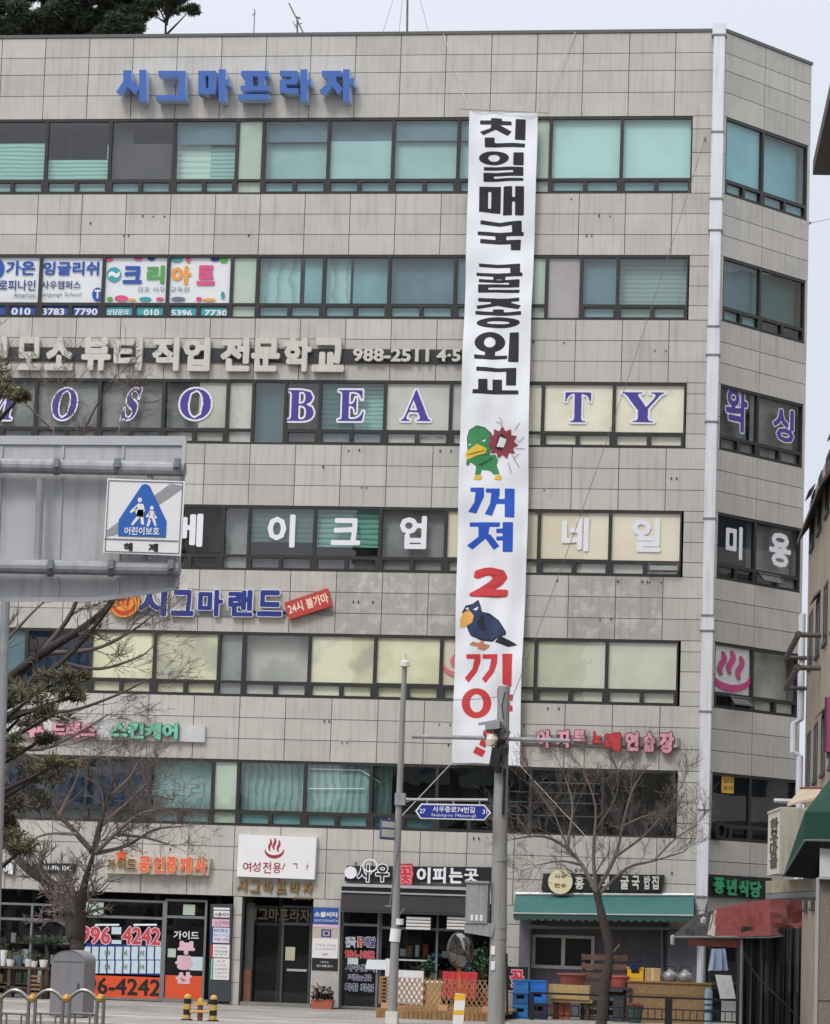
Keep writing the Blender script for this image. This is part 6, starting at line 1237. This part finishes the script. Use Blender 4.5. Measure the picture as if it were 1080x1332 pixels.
T,a,b=cbox('cardboard_box','taped cardboard box on the woven cabinet between yellow crate and kettles','box',839,1260,859,1280,1.85,.4,M_CARD,z0=ZK,tape=mat('tape',S(216,196,150),.4))
c=fpt(826,1260,1.75); T=thing('blue_basin','blue plastic basin resting on the yellow crate','basin',(c.x,c.y,ZK+.36)); q=MB(); q.lathe((c.x,c.y,FR.px(826,1262,1.75)[1]+.01),[(0,0),(.14,0),(.22,.12),(.24,.13),(.2,.12),(0,.03)],16); q.build('bowl',mat('basin_blue',S(44,70,150),.4),T)
for x,lab in ((871,'round dented aluminium kettle nearer the cardboard box'),(891,'round aluminium kettle with a black handle by the drain pipe')):
    c=Vector((FR.px(x,1280,1.7)[0],-1.7,ZK)); T=thing('kettle',lab,'kettle',c,'kettles on the woven cabinet'); q=MB(); q.lathe(c,[(0,0),(.16,0),(.19,.12),(.16,.24),(.08,.27),(0,.27)],16); q.build('body',mat('kettle_alu',S(150,150,150),.4,metal=.4),T,smooth=True)
    q=MB(); q.lathe(c+Vector((0,0,.27)),[(.09,0),(.07,.03),(.02,.05),(.02,.08),(0,.08)],12); q.build('lid',MATS['kettle_alu'],T); q=MB(); q.tube([c+Vector((-.17,0,.12)),c+Vector((-.25,0,.2)),c+Vector((-.28,0,.24))],[.04,.03,.025],8); q.build('spout',MATS['kettle_alu'],T)
    q=MB(); q.tube(smooth([c+Vector((.13,0,.2)),c+Vector((.16,0,.34)),c+Vector((0,0,.4)),c+Vector((-.14,0,.33)),c+Vector((-.13,0,.2))]),.014,6); q.build('handle',M_BLACK,T)
T=thing('pallet_shelf','dark brown stack of wooden slatted racks behind the bare tree trunk','rack',(fpt(790,1330,1.5).x,-1.5,0)); a=FR.px(756,1290,1.5)[0]; b=FR.px(814,1290,1.5)[0]; z1=FR.px(780,1241,1.5)[1]
for u in (a,b-.08,(a+b)/2): q=MB(); q.fbox(FR,u,u+.08,0,z1,1.25,1.42); q.build('upright',M_WOODD,T)
for i in range(9): z=z1-.16-.235*i; q=MB(); q.fbox(FR,a-.02,b+.02,z,z+.14,1.42,1.46,0,rng.uniform(-1,1)); q.build('board',mat('rack_wood',S(100,76,64),.8,var=.3,scale=6,tint=.2),T)
q=MB(); q.tube([fpt(793,1245,1.6),fpt(806,1229,1.7)],.02,5); q.build('stick',M_WOOD,T)
def basin(label,x,y,r,h,d,m,z=None):
    c=fpt(x,y,d); z=c.z if z is None else z; T=thing('plastic_basin',label,'basin',(c.x,c.y,z)); q=MB(); q.lathe((c.x,c.y,z),[(0,0),(r*.75,0),(r,h),(r*1.05,h),(r*1.05,h+.03),(r*.92,h),(r*.7,.03),(0,.03)],18); q.build('bowl',m,T); q=MB(); q.lathe((c.x,c.y,z+h),[(r*1.0,-.02),(r*1.09,-.01),(r*1.09,.02),(r*1.05,.03)],18); q.build('rim',m,T)
mb_=mat('basin_brick',S(150,84,76),.5,var=.1)
T=thing('plank_bench','rough plank bench carrying a foam slab and a brick red basin','bench',(fpt(742,1330,2.2).x,-2.2,0)); a=FR.px(716,1300,2.4)[0]; b=FR.px(770,1300,2.4)[0]; zt=FR.px(740,1300,2.4)[1]
q=MB(); q.fbox(FR,a,b,zt-.08,zt,1.8,2.4); q.build('seat',mat('plank_pale',S(178,152,112),.8,var=.2),T)
for u in (a+.08,b-.16):
    for d in (1.85,2.25): q=MB(); q.fbox(FR,u,u+.08,0,zt-.08,d,d+.08); q.build('leg',M_WOODD,T)
T,aa,bb=cbox('foam_slab','yellowish foam slab lying on the plank bench','slab',714,1282,767,1291,2.45,.6,mat('foam',S(178,154,112),.9,var=.2,scale=6),z0=zt+.0); z_f=bb[1]
q=MB(); q.fbox(FR,aa[0]+.1,bb[0]-.3,zt+.01,z_f+.004,2.451,2.458); q.build('cover_edge',mat('foam_edge',S(190,160,110),.9),T)
basin('wide brick red basin on the foam slab','744' and 744,1281,.36,.26,2.15,mb_,z=z_f)
q_=FR.px(806,1284,1.75)[1]; basin('smaller brick red basin right of the bare tree trunk',806,1284,.27,.26,1.75,mat('basin_coral',S(180,92,82),.5,var=.1),z=q_)
T=thing('low_stand','low dark stand under the smaller brick red basin','stand',(fpt(806,1300,1.75).x,-1.75,0)); c=fpt(806,1284,1.75)
q=MB(); q.box(c.x-.34,c.x+.34,-2.0,-1.48,q_-.06,q_); q.build('top',M_CHAR,T)
for sx in (-.3,.3): q=MB(); q.box(c.x+sx-.03,c.x+sx+.03,-1.98,-1.5,0,q_-.06); q.build('leg',M_CHAR,T)
T,a,b=cbox('grey_bin','dark grey square bin below the smaller red basin','bin',797,1298,811,1332,2.5,.4,mat('bin_grey',S(62,68,74),.5),z0=0); q=MB(); q.fbox(FR,a[0]-.02,b[0]+.02,b[1],b[1]+.05,2.08,2.52); q.build('lid',M_DKGREY,T)
c=fpt(826,1340,2.9); T=thing('green_bucket','dark green round bucket with red scraps before the woven cabinet','bucket',(c.x,c.y,0)); zt_=FR.px(826,1308,2.9)[1]; q=MB(); q.lathe((c.x,c.y,0),[(0,0),(.15,0),(.22,zt_),(.24,zt_),(.2,zt_-.02),(.18,zt_-.06),(0,zt_-.06)],16); q.build('bucket',mat('bucket_green',S(66,88,82),.5),T); q=MB(); R_=random.Random(3)
for _ in range(14): q.obox(Vector((c.x+R_.uniform(-.12,.12),c.y+R_.uniform(-.12,.12),zt_-.03+R_.uniform(0,.08))),(.05,.02,0),(-.02,.04,0),(0,0,.02))
q.build('scraps',mat('scrap_red',S(170,90,70),.8),T)
for i,x in enumerate((721,730,738)):
    c=fpt(x,1318,2.1); T=thing('orange_jar',('left','middle','right')[i]+' one of three orange jars under the plank bench','jar',(c.x,c.y,0),'orange jars under the plank bench'); q=MB(); q.lathe((c.x,c.y,0),[(0,0),(.075,0),(.075,.42),(.05,.47),(.03,.47)],12); q.build('body',mat('jar_orange',S(196,104,62),.5),T); q=MB(); q.lathe((c.x,c.y,.47),[(.045,0),(.045,.05),(0,.05)],10); q.build('cap',M_PLW,T)
c=fpt(921,1335,3.0); T=thing('slim_cylinder','slim pale blue wrapped cylinder standing against the railing','cylinder',(c.x,c.y,0)); q=MB(); zt_=FR.px(920,1285,3)[1]; q.lathe((c.x,c.y,0),[(0,0),(.1,0),(.1,zt_-.1),(.06,zt_),(0,zt_)],14); q.build('body',mat('pale_blue',S(160,190,206),.5,var=.08),T)
q=MB(); q.lathe((c.x,c.y,.32),[(.103,0),(.103,.1)],14); q.lathe((c.x,c.y,.5),[(.103,0),(.103,.06)],14); q.build('bands',mat('band_navy',S(70,96,130),.5),T)
T=thing('foam_box_lid','white foam board leaning back on a white box beside the black tarp','board',(fpt(945,1330,2.6).x,-2.6,0)); XF2=yface(-2.6)
def w_(x,y): return XF2.px(x,y)
q=MB(); q.add([*(XF2.P(*w_(x,y),d) for x,y,d in ((937,1299,0.0),(957,1299,0.0),(950,1269,-.45),(929,1268,-.45))),*(XF2.P(*w_(x,y),d-.06) for x,y,d in ((937,1299,0.0),(957,1299,0.0),(950,1269,-.45),(929,1268,-.45)))],[(0,1,2,3),(7,6,5,4),(0,4,5,1),(1,5,6,2),(2,6,7,3),(3,7,4,0)]); q.build('lid',mat('foam_white',S(222,220,214),.7,var=.06,dirt=.15),T)
a=w_(938,1330); b=w_(957,1300); q=MB(); q.fbox(XF2,a[0],b[0],0,b[1]-.01,-.45,0); q.build('box',MATS['foam_white'],T)
T=thing('hanging_shirt','pale blue work shirt hanging under the red tarp','shirt',SD.P(*SD.px(932,1232),.6)); q=MB()
SH=Face((XC+.5,-.35),(.538,.843)); 
def s_(x,y): return SH.px(x,y)
cols=[(921,1262),(924,1250),(926,1238),(930,1234),(936,1234),(941,1240),(943,1252),(944,1263)]
for i in range(len(cols)-1):
    (x0,y0),(x1,y1)=cols[i],cols[i+1]; d0,d1=.08*math.sin(i*2),.08*math.sin((i+1)*2)
    q.add([SH.P(*s_(x0,1263-(i%3)),d0),SH.P(*s_(x1,1263-((i+1)%3)),d1),SH.P(*s_(926+(x1-921)*.7,1234),d1*.5),SH.P(*s_(926+(x0-921)*.7,1234),d0*.5)],[(0,1,2,3)])
q.build('cloth',mat('shirt_blue',S(168,184,214),.8,var=.12,scale=4),T); q=MB(); q.tube([SH.P(*s_(933,1234)),SH.P(*s_(933,1226))],.012,5); q.build('hanger',M_BLACK,T)
# black railing before the yard
YRL=-4.0; RF2=yface(YRL); RL2=thing('black_railing','black steel railing with thin uprights along the restaurant yard','railing',(fpt(826,1332,4).x,YRL,0))
def rl(x,y): return RF2.px(x,y)
u0,u1=rl(690,1300)[0],rl(962,1300)[0]; zt=rl(826,1295)[1]; q=MB(); q.fbox(RF2,u0,u1,zt-.05,zt,-.03,.03); zm=zt-.3; q.fbox(RF2,u0,u1,zm-.03,zm,-.02,.02); q.fbox(RF2,u0,u1,.12,.16,-.02,.02); q.build('rail',M_BLACK,RL2)
for x in (692,781,870,960): q=MB(); u=rl(x,1310)[0]; w=.09 if x==870 else .05; q.fbox(RF2,u-w,u+w,0,zt-.052,-.05,.05); q.build('post',M_BLACK,RL2)
n=30
for i in range(1,n): q=MB(); u=u0+(u1-u0)*i/n; q.fbox(RF2,u-.012,u+.012,.16,zm-.03,-.012,.012); q.build('bar',M_BLACK,RL2)

# ------------------------------------------------------------------ tarps at the mouth of the side lane
YT=-3.5; TF=yface(YT)
def t_(x,y,d=0): u,z=TF.px(x,y,d); return Vector(TF.P(u,z,d))
RT=thing('red_tarp_canopy','sagging brick red tarp canopy at the mouth of the side lane','tarp',(t_(960,1332).x,YT,0))
def sheet(q,A,Bq,Cq,D,nu=10,nv=8,amp=.05,seed=1,m=0):
    R=random.Random(seed); A,Bq,Cq,D=map(Vector,(A,Bq,Cq,D)); n=((Bq-A).cross(D-A)).normalized(); g=[]
    for j in range(nv+1):
        for i in range(nu+1):
            s,t=i/nu,j/nv; p=(A*(1-s)+Bq*s)*(1-t)+(D*(1-s)+Cq*s)*t; e=math.sin(math.pi*s)*math.sin(math.pi*t)
            g.append(p+n*(amp*(math.sin(s*9+seed+2*t)*math.sin(t*5+seed)+R.uniform(-.4,.4))*min(1,e*3))-Vector((0,0,amp*1.5*e)))
    for j in range(nv):
        for i in range(nu): k=j*(nu+1)+i; q.add([g[k],g[k+1],g[k+nu+2],g[k+nu+1]],[(0,1,2,3)],m)
q=MB(); sheet(q,t_(928,1219,.9),t_(1003,1217,1.3),t_(1001,1169,.2),t_(931,1182,-.4),16,10,.11,2); sheet(q,t_(1003,1217,1.3),t_(1066,1212,-2.0),t_(1064,1168,-2.0),t_(1001,1169,.2),10,8,.1,5); q.build('red_sheet',M_REDT,RT,smooth=True)
q=MB(); sheet(q,t_(875,1217,.6),t_(922,1222,.8),t_(929,1184,-.3),t_(905,1191,-.6),10,8,.1,3); q.build('torn_black_sheet',M_TARP,RT,smooth=True)
q=MB(); sheet(q,t_(920,1216,.85),t_(930,1218,.92),t_(932,1184,-.3),t_(926,1186,-.35),4,10,.05,7); q.build('clear_flap',mat('clear_plastic',S(176,168,158),.4,var=.3,scale=8),RT)
q=MB(); q.add([t_(895,1222,.7),t_(962,1226,.9),t_(962,1218,.9),t_(895,1220,.7)],[(0,1,2,3)]); q.add([t_(895,1230,.65),t_(962,1233,.85),t_(962,1226,.9),t_(895,1222,.7)],[(0,1,2,3)]); q.build('hem',mat('tarp_orange',S(104,58,46),.7,var=.2),RT)
q=MB(); q.tube([t_(876,1219,.6),t_(1003,1219,1.25)],.03,6); q.tube([t_(963,1400,.9),t_(965,1222,.9)],.04,8); q.tube([t_(1003,1219,1.25),t_(1066,1214,-2.0)],.03,6); q.build('frame',M_GREYM,RT)
q=MB(); q.lathe(t_(875,1222,.6),[(0,-.15),(.05,-.12),(.06,.08),(0,.12)],8); q.lathe(t_(915,1198,.6),[(0,-.12),(.08,-.05),(.08,.05),(0,.12)],8); q.build('tie_bundle',mat('rag',S(176,172,170),.8),RT)
BT=thing('black_tarp_curtain','black plastic tarp curtain in folds below the red canopy, widened to stand in for lane shade','tarp',(t_(1000,1332).x,YT,0))
q=MB(); n=60; R_=random.Random(6); f=[.1*math.sin(i*.9)+.07*math.sin(i*2.3+1)+R_.uniform(-.04,.04) for i in range(n+1)]; zs_=[t_(990,1340).z-.6,t_(990,1290).z,t_(990,1250).z,t_(990,1206).z]
for j in range(3):
    for i in range(n):
        P=[]
        for ii,jj in ((i,j),(i+1,j),(i+1,j+1),(i,j+1)):
            s=ii/n; A=t_(962,1300,.75); Bq=t_(1066,1300,.3); p=A.lerp(Bq,s); P.append((p.x,p.y-f[ii]*(1.15-.25*jj)-.03*math.sin(jj*2+ii),max(0.0,zs_[jj])))  # right end carried on as a dark backdrop for the shaded lane
        q.add(P,[(0,1,2,3)])
q.build('curtain',mat('tarp_shine',S(62,62,64),.38,var=.3,scale=2),BT,smooth=True)
q=MB(); q.tube(smooth([t_(969,1240,1.3),t_(985,1270,1.35),t_(1015,1300,1.4),t_(1040,1325,1.3),t_(1060,1345,1.2)]),.02,6); q.build('cord',M_BLACK,BT)

# ------------------------------------------------------------------ building on the right, seen steeply along its lane wall
def wx(y): return 3.75+.0817*(-8-y)
dn=Vector((.0817,-1,0)).normalized()
WF=Face((wx(-6),-6),(dn.x,dn.y))           # u runs from the far end towards the camera; outward is the lane side
def onw(x,y,d=0): return WF.px(x,y,d)
RBm=thing('lane_building','tan rendered old building at the right edge with small hooded windows','building',(wx(-20)+3,-20,0))
q=MB(); H1=13.0; H2=21.2; u_end=45.0
q.fbox(WF,0,u_end,0,H1,-9,0); q.fbox(WF,1.5,u_end,H1+.004,H2,-9,-.42); q.build('wall',M_TANW,RBm)
q=MB(); q.fbox(WF,.7,u_end,H2,H2+.35,-9.2,.1); q.fbox(WF,.4,u_end,H2+.36,H2+.7,-9,-.05); q.build('roof',mat('eave_dark',S(84,78,74),.8,var=.25,scale=4),RBm)
q=MB(); 
for u in (-.2,): q.add([WF.P(-.3,H1-.9,.28),WF.P(10,H1-.9,.28),WF.P(10,H1+.1,-.4),WF.P(-.3,H1+.1,-.4),WF.P(-.3,H1-1.0,.28),WF.P(10,H1-1.0,.28),WF.P(10,H1,-.4),WF.P(-.3,H1,-.4)],[(0,1,2,3),(7,6,5,4),(0,4,5,1),(3,7,4,0),(1,5,6,2),(2,6,7,3)])
q.build('lower_roof',MATS['eave_dark'],RBm)
for fl in range(4):
    z=2.9+fl*2.9
    for i in range(12):
        u=1.2+i*3.2; f=MB(); f.fbox(WF,u-.05,u+1.55,z,z+.08,.003,.06); f.fbox(WF,u,u+.07,z+.08,z+1.4,.003,.022); f.fbox(WF,u+1.43,u+1.5,z+.08,z+1.4,.003,.022); f.fbox(WF,u+.07,u+1.43,z+1.33,z+1.4,.003,.022); f.fbox(WF,u+.715,u+.785,z+.08,z+1.33,.003,.02); o=f.build('window',M_DKGREY,RBm)
        p=MB(); p.quad(WF,u+.07,u+1.43,z+.08,z+1.33,.008); p.build('pane',mat('dark_pane',S(40,46,50),.1),o)
        if (i+fl)%3==0: p=MB(); p.add([WF.P(u-.1,z+1.48,.004),WF.P(u+1.6,z+1.48,.004),WF.P(u+1.6,z+1.3,.16),WF.P(u-.1,z+1.3,.16),WF.P(u-.1,z+1.53,.004),WF.P(u+1.6,z+1.53,.004),WF.P(u+1.6,z+1.35,.16),WF.P(u-.1,z+1.35,.16)],[(0,1,2,3),(7,6,5,4),(3,2,6,7),(0,3,7,4),(2,1,5,6),(1,0,4,5)]); p.build('hood',mat('hood_metal',S(96,88,82),.6),o)
for i,(x0,y0,x1,y1) in enumerate(((1046,788,1066,750),(1046,818,1066,782))):
    q=MB(); A=WF.P(*onw(1049,y0-8,.3),.3); q.tube([WF.P(.6,9.1-i*.75,.02),WF.P(.6,9.1-i*.75,.55)],.05,8); q.tube([WF.P(.6,9.1-i*.75,.52),WF.P(6.8,9.1-i*.75,.52)],.075,8); q.tube([WF.P(6.6,9.1-i*.75,.0),WF.P(6.6,9.1-i*.75,.6)],.06,8); q.build('flue_pipe',mat('flue_dark',S(84,76,70),.6),RBm)
q=MB()
for du in (.05,.5):
    q.tube([WF.P(du,10.2,.14),WF.P(du,7.6,.14),WF.P(du,7.5,.3),WF.P(du,6.8,.3),WF.P(du,6.7,.14),WF.P(du,3.6,.14)],.075,10)
q.build('downpipe',mat('downpipe_white',S(216,220,228),.4,var=.05),RBm)
q=MB(); q.tube([WF.P(.2,5.6,.0),WF.P(.2,5.6,.75)],.06,8); q.build('outlet_pipe',M_ALU,RBm)
q=MB(); q.fbox(WF,22,24.6,0,3.4,.004,.1); q.build('stone_pier',M_STONE,RBm)
# ground floor of the lane building near the camera
def near(px_,py_,y): return at(px_,py_,y)
YN=-24.0; NF=yface(YN)
def n_p(x,y,d=0): u,z=NF.px(x,y,d); return Vector(NF.P(u,z,d))
ST=thing('stone_pillar','speckled granite corner pillar at the right frame edge','pillar',(n_p(1075,1332).x,YN,0))
a=NF.px(1060,1250)[0]; b=NF.px(1120,1250)[0]; q=MB(); q.fbox(NF,a+.07,b,0,NF.px(1070,1142)[1],-1.2,0); q.build('shaft',M_STONE,ST); q=MB(); q.fbox(NF,a,a+.065,0,NF.px(1070,1142)[1],-1.0,.02); q.build('edge_trim',M_ALU,ST); q=MB(); q.fbox(NF,a+.075,b,NF.px(1070,1301)[1]-.02,NF.px(1070,1301)[1],.0,.006); q.build('joint',M_DKGREY,ST)
LG=thing('concrete_ledge','chipped mossy concrete ledge under the pale box sign','ledge',n_p(1025,1170,-4)); 
Bq_=[n_p(996,1162,-6),n_p(1064,1158,-.2),n_p(1064,1142,-.2),n_p(996,1146,-6)]
q=MB(); back=Vector((1.6,.0,0)); q.add([Bq_[0],Bq_[1],Bq_[1]+back,Bq_[0]+back,Bq_[3],Bq_[2],Bq_[2]+back,Bq_[3]+back],MB.BF); q.build('slab',mat('mossy',S(158,146,122),.9,var=.45,scale=5,bump=.4),LG); q=MB(); q.add([Bq_[0]-Vector((0,0,.12)),Bq_[1]-Vector((0,0,.12)),Bq_[1]+back-Vector((0,0,.12)),Bq_[0]+back-Vector((0,0,.12)),Bq_[0]-Vector((0,0,.01)),Bq_[1]-Vector((0,0,.01)),Bq_[1]+back-Vector((0,0,.01)),Bq_[0]+back-Vector((0,0,.01))],MB.BF); q.build('soffit',M_GREYM,LG)
# box sign facing up the lane
BS=thing('pale_box_sign','pale weathered box sign with dark upright lettering turned towards the lane','signboard',n_p(1015,1150,-2))
A0=n_p(998,1142,-3.2); A1=n_p(1015,1136,-.6); 
dv=(A1-A0); dv.z=0; SF=Face((A0.x,A0.y),(dv.x,dv.y)); Ls=dv.length; zb=A0.z+.05; zt=SF.px(1008,1056)[1]
q=MB(); q.fbox(SF,0,Ls,zb,zt,-.5,0); q.build('box',mat('box_cream',S(214,208,194),.6,var=.08,scale=2,dirt=.25),BS)
q=MB(); q.fbox(SF,Ls+.003,Ls+.03,zb-.02,zt+.02,-.5,.02); q.fbox(SF,-.02,Ls,zt+.003,zt+.05,-.52,.02); q.build('frame',mat('box_rim',S(196,188,172),.6,dirt=.3),BS)
q=MB(); 
for i,cch in enumerate('한우마을'): zc=zt-.15-(zt-zb-.3)*(i+.5)/4; text(q,SF,cch,Ls*.2,Ls*.8,zc-.15,zc+.15,0,.01,bold=.04,res=26)
q.build('lettering',mat('ink_brown',S(84,72,70),.6),BS)
GA=thing('dark_green_awning','dark green fabric awning cut by the right frame edge','awning',n_p(1060,1140,1))
P1=n_p(1021,1137,-1); P2=n_p(1047,1080,0); P3=n_p(1048,1093,.3); 
q=MB(); W_=Vector((2.2,0,0))
prof_=[n_p(1021,1137,-1.0),n_p(1036,1110,-.6),n_p(1047,1082,0),n_p(1047,1056,-.1),n_p(1080,1018,-1.6),n_p(1080,1000,-2.4)]
fr_=[n_p(1020,1137,-4),n_p(1047,1081,.5),n_p(1120,1081,.7),n_p(1120,1000,-2.0),n_p(1047,1052,-1.5)]
q.add([n_p(1047,1056,.4),n_p(1140,1056,.6),n_p(1140,1094,.6),n_p(1047,1093,.4)],[(3,2,1,0)])            # front valance
q.add([n_p(1047,1056,.4),n_p(1140,1056,.6),n_p(1140,985,-.5),n_p(1086,1005,-.45)],[(0,1,2,3)])         # sloping top
q.add([n_p(1047,1056,.4),n_p(1086,1005,-.45),n_p(1019,1139,-.5),n_p(1047,1093,.4)],[(0,1,2,3)])        # side
q.add([n_p(1047,1056,.38),n_p(1019,1139,-.52),n_p(1047,1093,.38)],[(2,1,0)])
q.build('fabric',M_GREEND,GA)
q=MB(); q.add([n_p(1047,1092.5,.37),n_p(1140,1093,.57),n_p(1140,1150,-.6),n_p(1020,1140,-.5)],[(0,1,2,3)]); q.build('shaded_underside',M_BLACK,GA); q=MB(); q.tube([n_p(1047,1093,.4),n_p(1140,1094,.6)],.02,6); q.tube([n_p(1019,1140,-.5),n_p(1047,1093.5,.4)],.02,6); q.build('frame',M_GREYM,GA)  # black sheet stands in for the shade under the awning
WP=thing('hanging_signboard','blank white sign panel hanging under the dark green awning','signboard',n_p(1075,1140,.2)); q=MB(); a=NF.px(1066,1140,.2); b=NF.px(1130,1095,.2); q.fbox(NF,a[0],b[0],a[1],b[1],0,.2); q.build('panel',mat('panel_white',S(222,222,224),.5,var=.04),WP); q=MB(); q.fbox(NF,a[0]-.02,b[0],a[1]-.05,a[1]-.003,-.02,.22); q.build('frame',M_ALU,WP)
PSN=thing('magenta_projecting_sign','magenta projecting sign cut by the right frame edge','signboard',n_p(1080,985,1)); q=MB(); a=NF.px(1074,978,1); b=NF.px(1130,908,1); q.fbox(NF,a[0],b[0],a[1],b[1],.8,1); q.build('face',mat('magenta_sign',S(170,70,120),.5),PSN); q=MB(); q.fbox(NF,a[0]+.02,b[0],a[1]-.12,a[1]-.003,.85,.95); q.fbox(NF,a[0]-.03,a[0]-.003,a[1],b[1],.78,1.02); q.build('frame',M_CHAR,PSN)
AWG=thing('faded_shed_roof','small rusty cream sheet roof above the pale box sign','roof',n_p(1040,1040,-5)); q=MB(); 
q.add([n_p(1024,1046,-6),n_p(1066,1036,-5),n_p(1068,1026,-7),n_p(1042,1026,-9),n_p(1024,1049,-6),n_p(1066,1039,-5),n_p(1068,1029,-7),n_p(1042,1029,-9)],[(0,1,2,3),(7,6,5,4),(4,5,1,0),(5,6,2,1),(6,7,3,2),(7,4,0,3)]); q.build('sheet',mat('sheet_cream',S(196,178,156),.7,var=.25,scale=4),AWG); q=MB(); q.tube([n_p(1042,1025,-9),n_p(1068,1025,-7)],.03,6); q.build('ridge',mat('rust_red',S(120,76,66),.7),AWG)

# ------------------------------------------------------------------ overhead cables
def cable(label,p0,p1,r=.012,sag=.3):
    T=thing('overhead_cable',label,'cable',p0,'overhead cables'); q=MB(); rope(q,p0,p1,r,sag,16); q.build('wire',mat('wire_grey',S(84,84,84),.6),T)
    q=MB(); q.lathe(p0,[(0,-.05),(.03,-.03),(.03,.03),(0,.05)],6); q.build('insulator',M_GREYM,T)
cable('thin black cable slanting down the facade from the top right window to the concrete pole',FR.P(*FR.px(917,180,.06),.06),c_(658,930,.1),.008,.5)
cable('thin wire crossing the sky gap from building corner to lane building',SD.P(*SD.px(1054,290,.05),.05),WF.P(8,18.6,-.4),.007,.03)
cable('thin wire from the slim grey post to the concrete pole top',p_(525,905),c_(655,905),.008,.1)

# ------------------------------------------------------------------ unseen blocks added across the street and behind the lane for the panes to mirror
def block(label,x0,x1,y0,y1,h,face,col):
    T=thing('mirrored_block',label,'building',((x0+x1)/2,(y0+y1)/2,-.16)); q=MB(); q.box(x0,x1,y0,y1,-.16,h); q.build('wall',col,T)
    if face=='n': F=Face((x1,y1),(-1,0))
    else: F=Face((x0,y1),(0,-1))
    Ln=(x1-x0) if face=='n' else (y1-y0); n=int(h/2.9)
    for k in range(n):
        z=.5+k*2.9; q=MB(); q.fbox(F,.4,Ln-.4,z,z+.9,.004,.9); q.build('balcony',col,T)
        q=MB()
        for i in range(int(Ln/3)): q.fbox(F,.6+i*3,2.6+i*3,z+.95,z+2.5,.004,.03)
        q.build('window_row',mat('far_glass',S(70,84,96),.2),T)
    q=MB(); q.box(x0+2,x0+6,y0+1,y1-1,h+.004,h+2.5); q.build('roof_hut',col,T)
fc=mat('far_render',S(196,190,182),.8,var=.1); fb=mat('far_grey',S(112,122,116),.85,var=.2)
block('pale unseen apartment block added across the street to be mirrored in the upper left windows',-62,-44,-146,-134,44,'n',fc)
block('grey green unseen apartment block added across the street to be mirrored in the middle windows',-32,-17,-142,-130,33,'n',fb)
block('pale apartment block behind the lane, mirrored in the slanted corner windows',27,40,4,34,24,'w',fc)
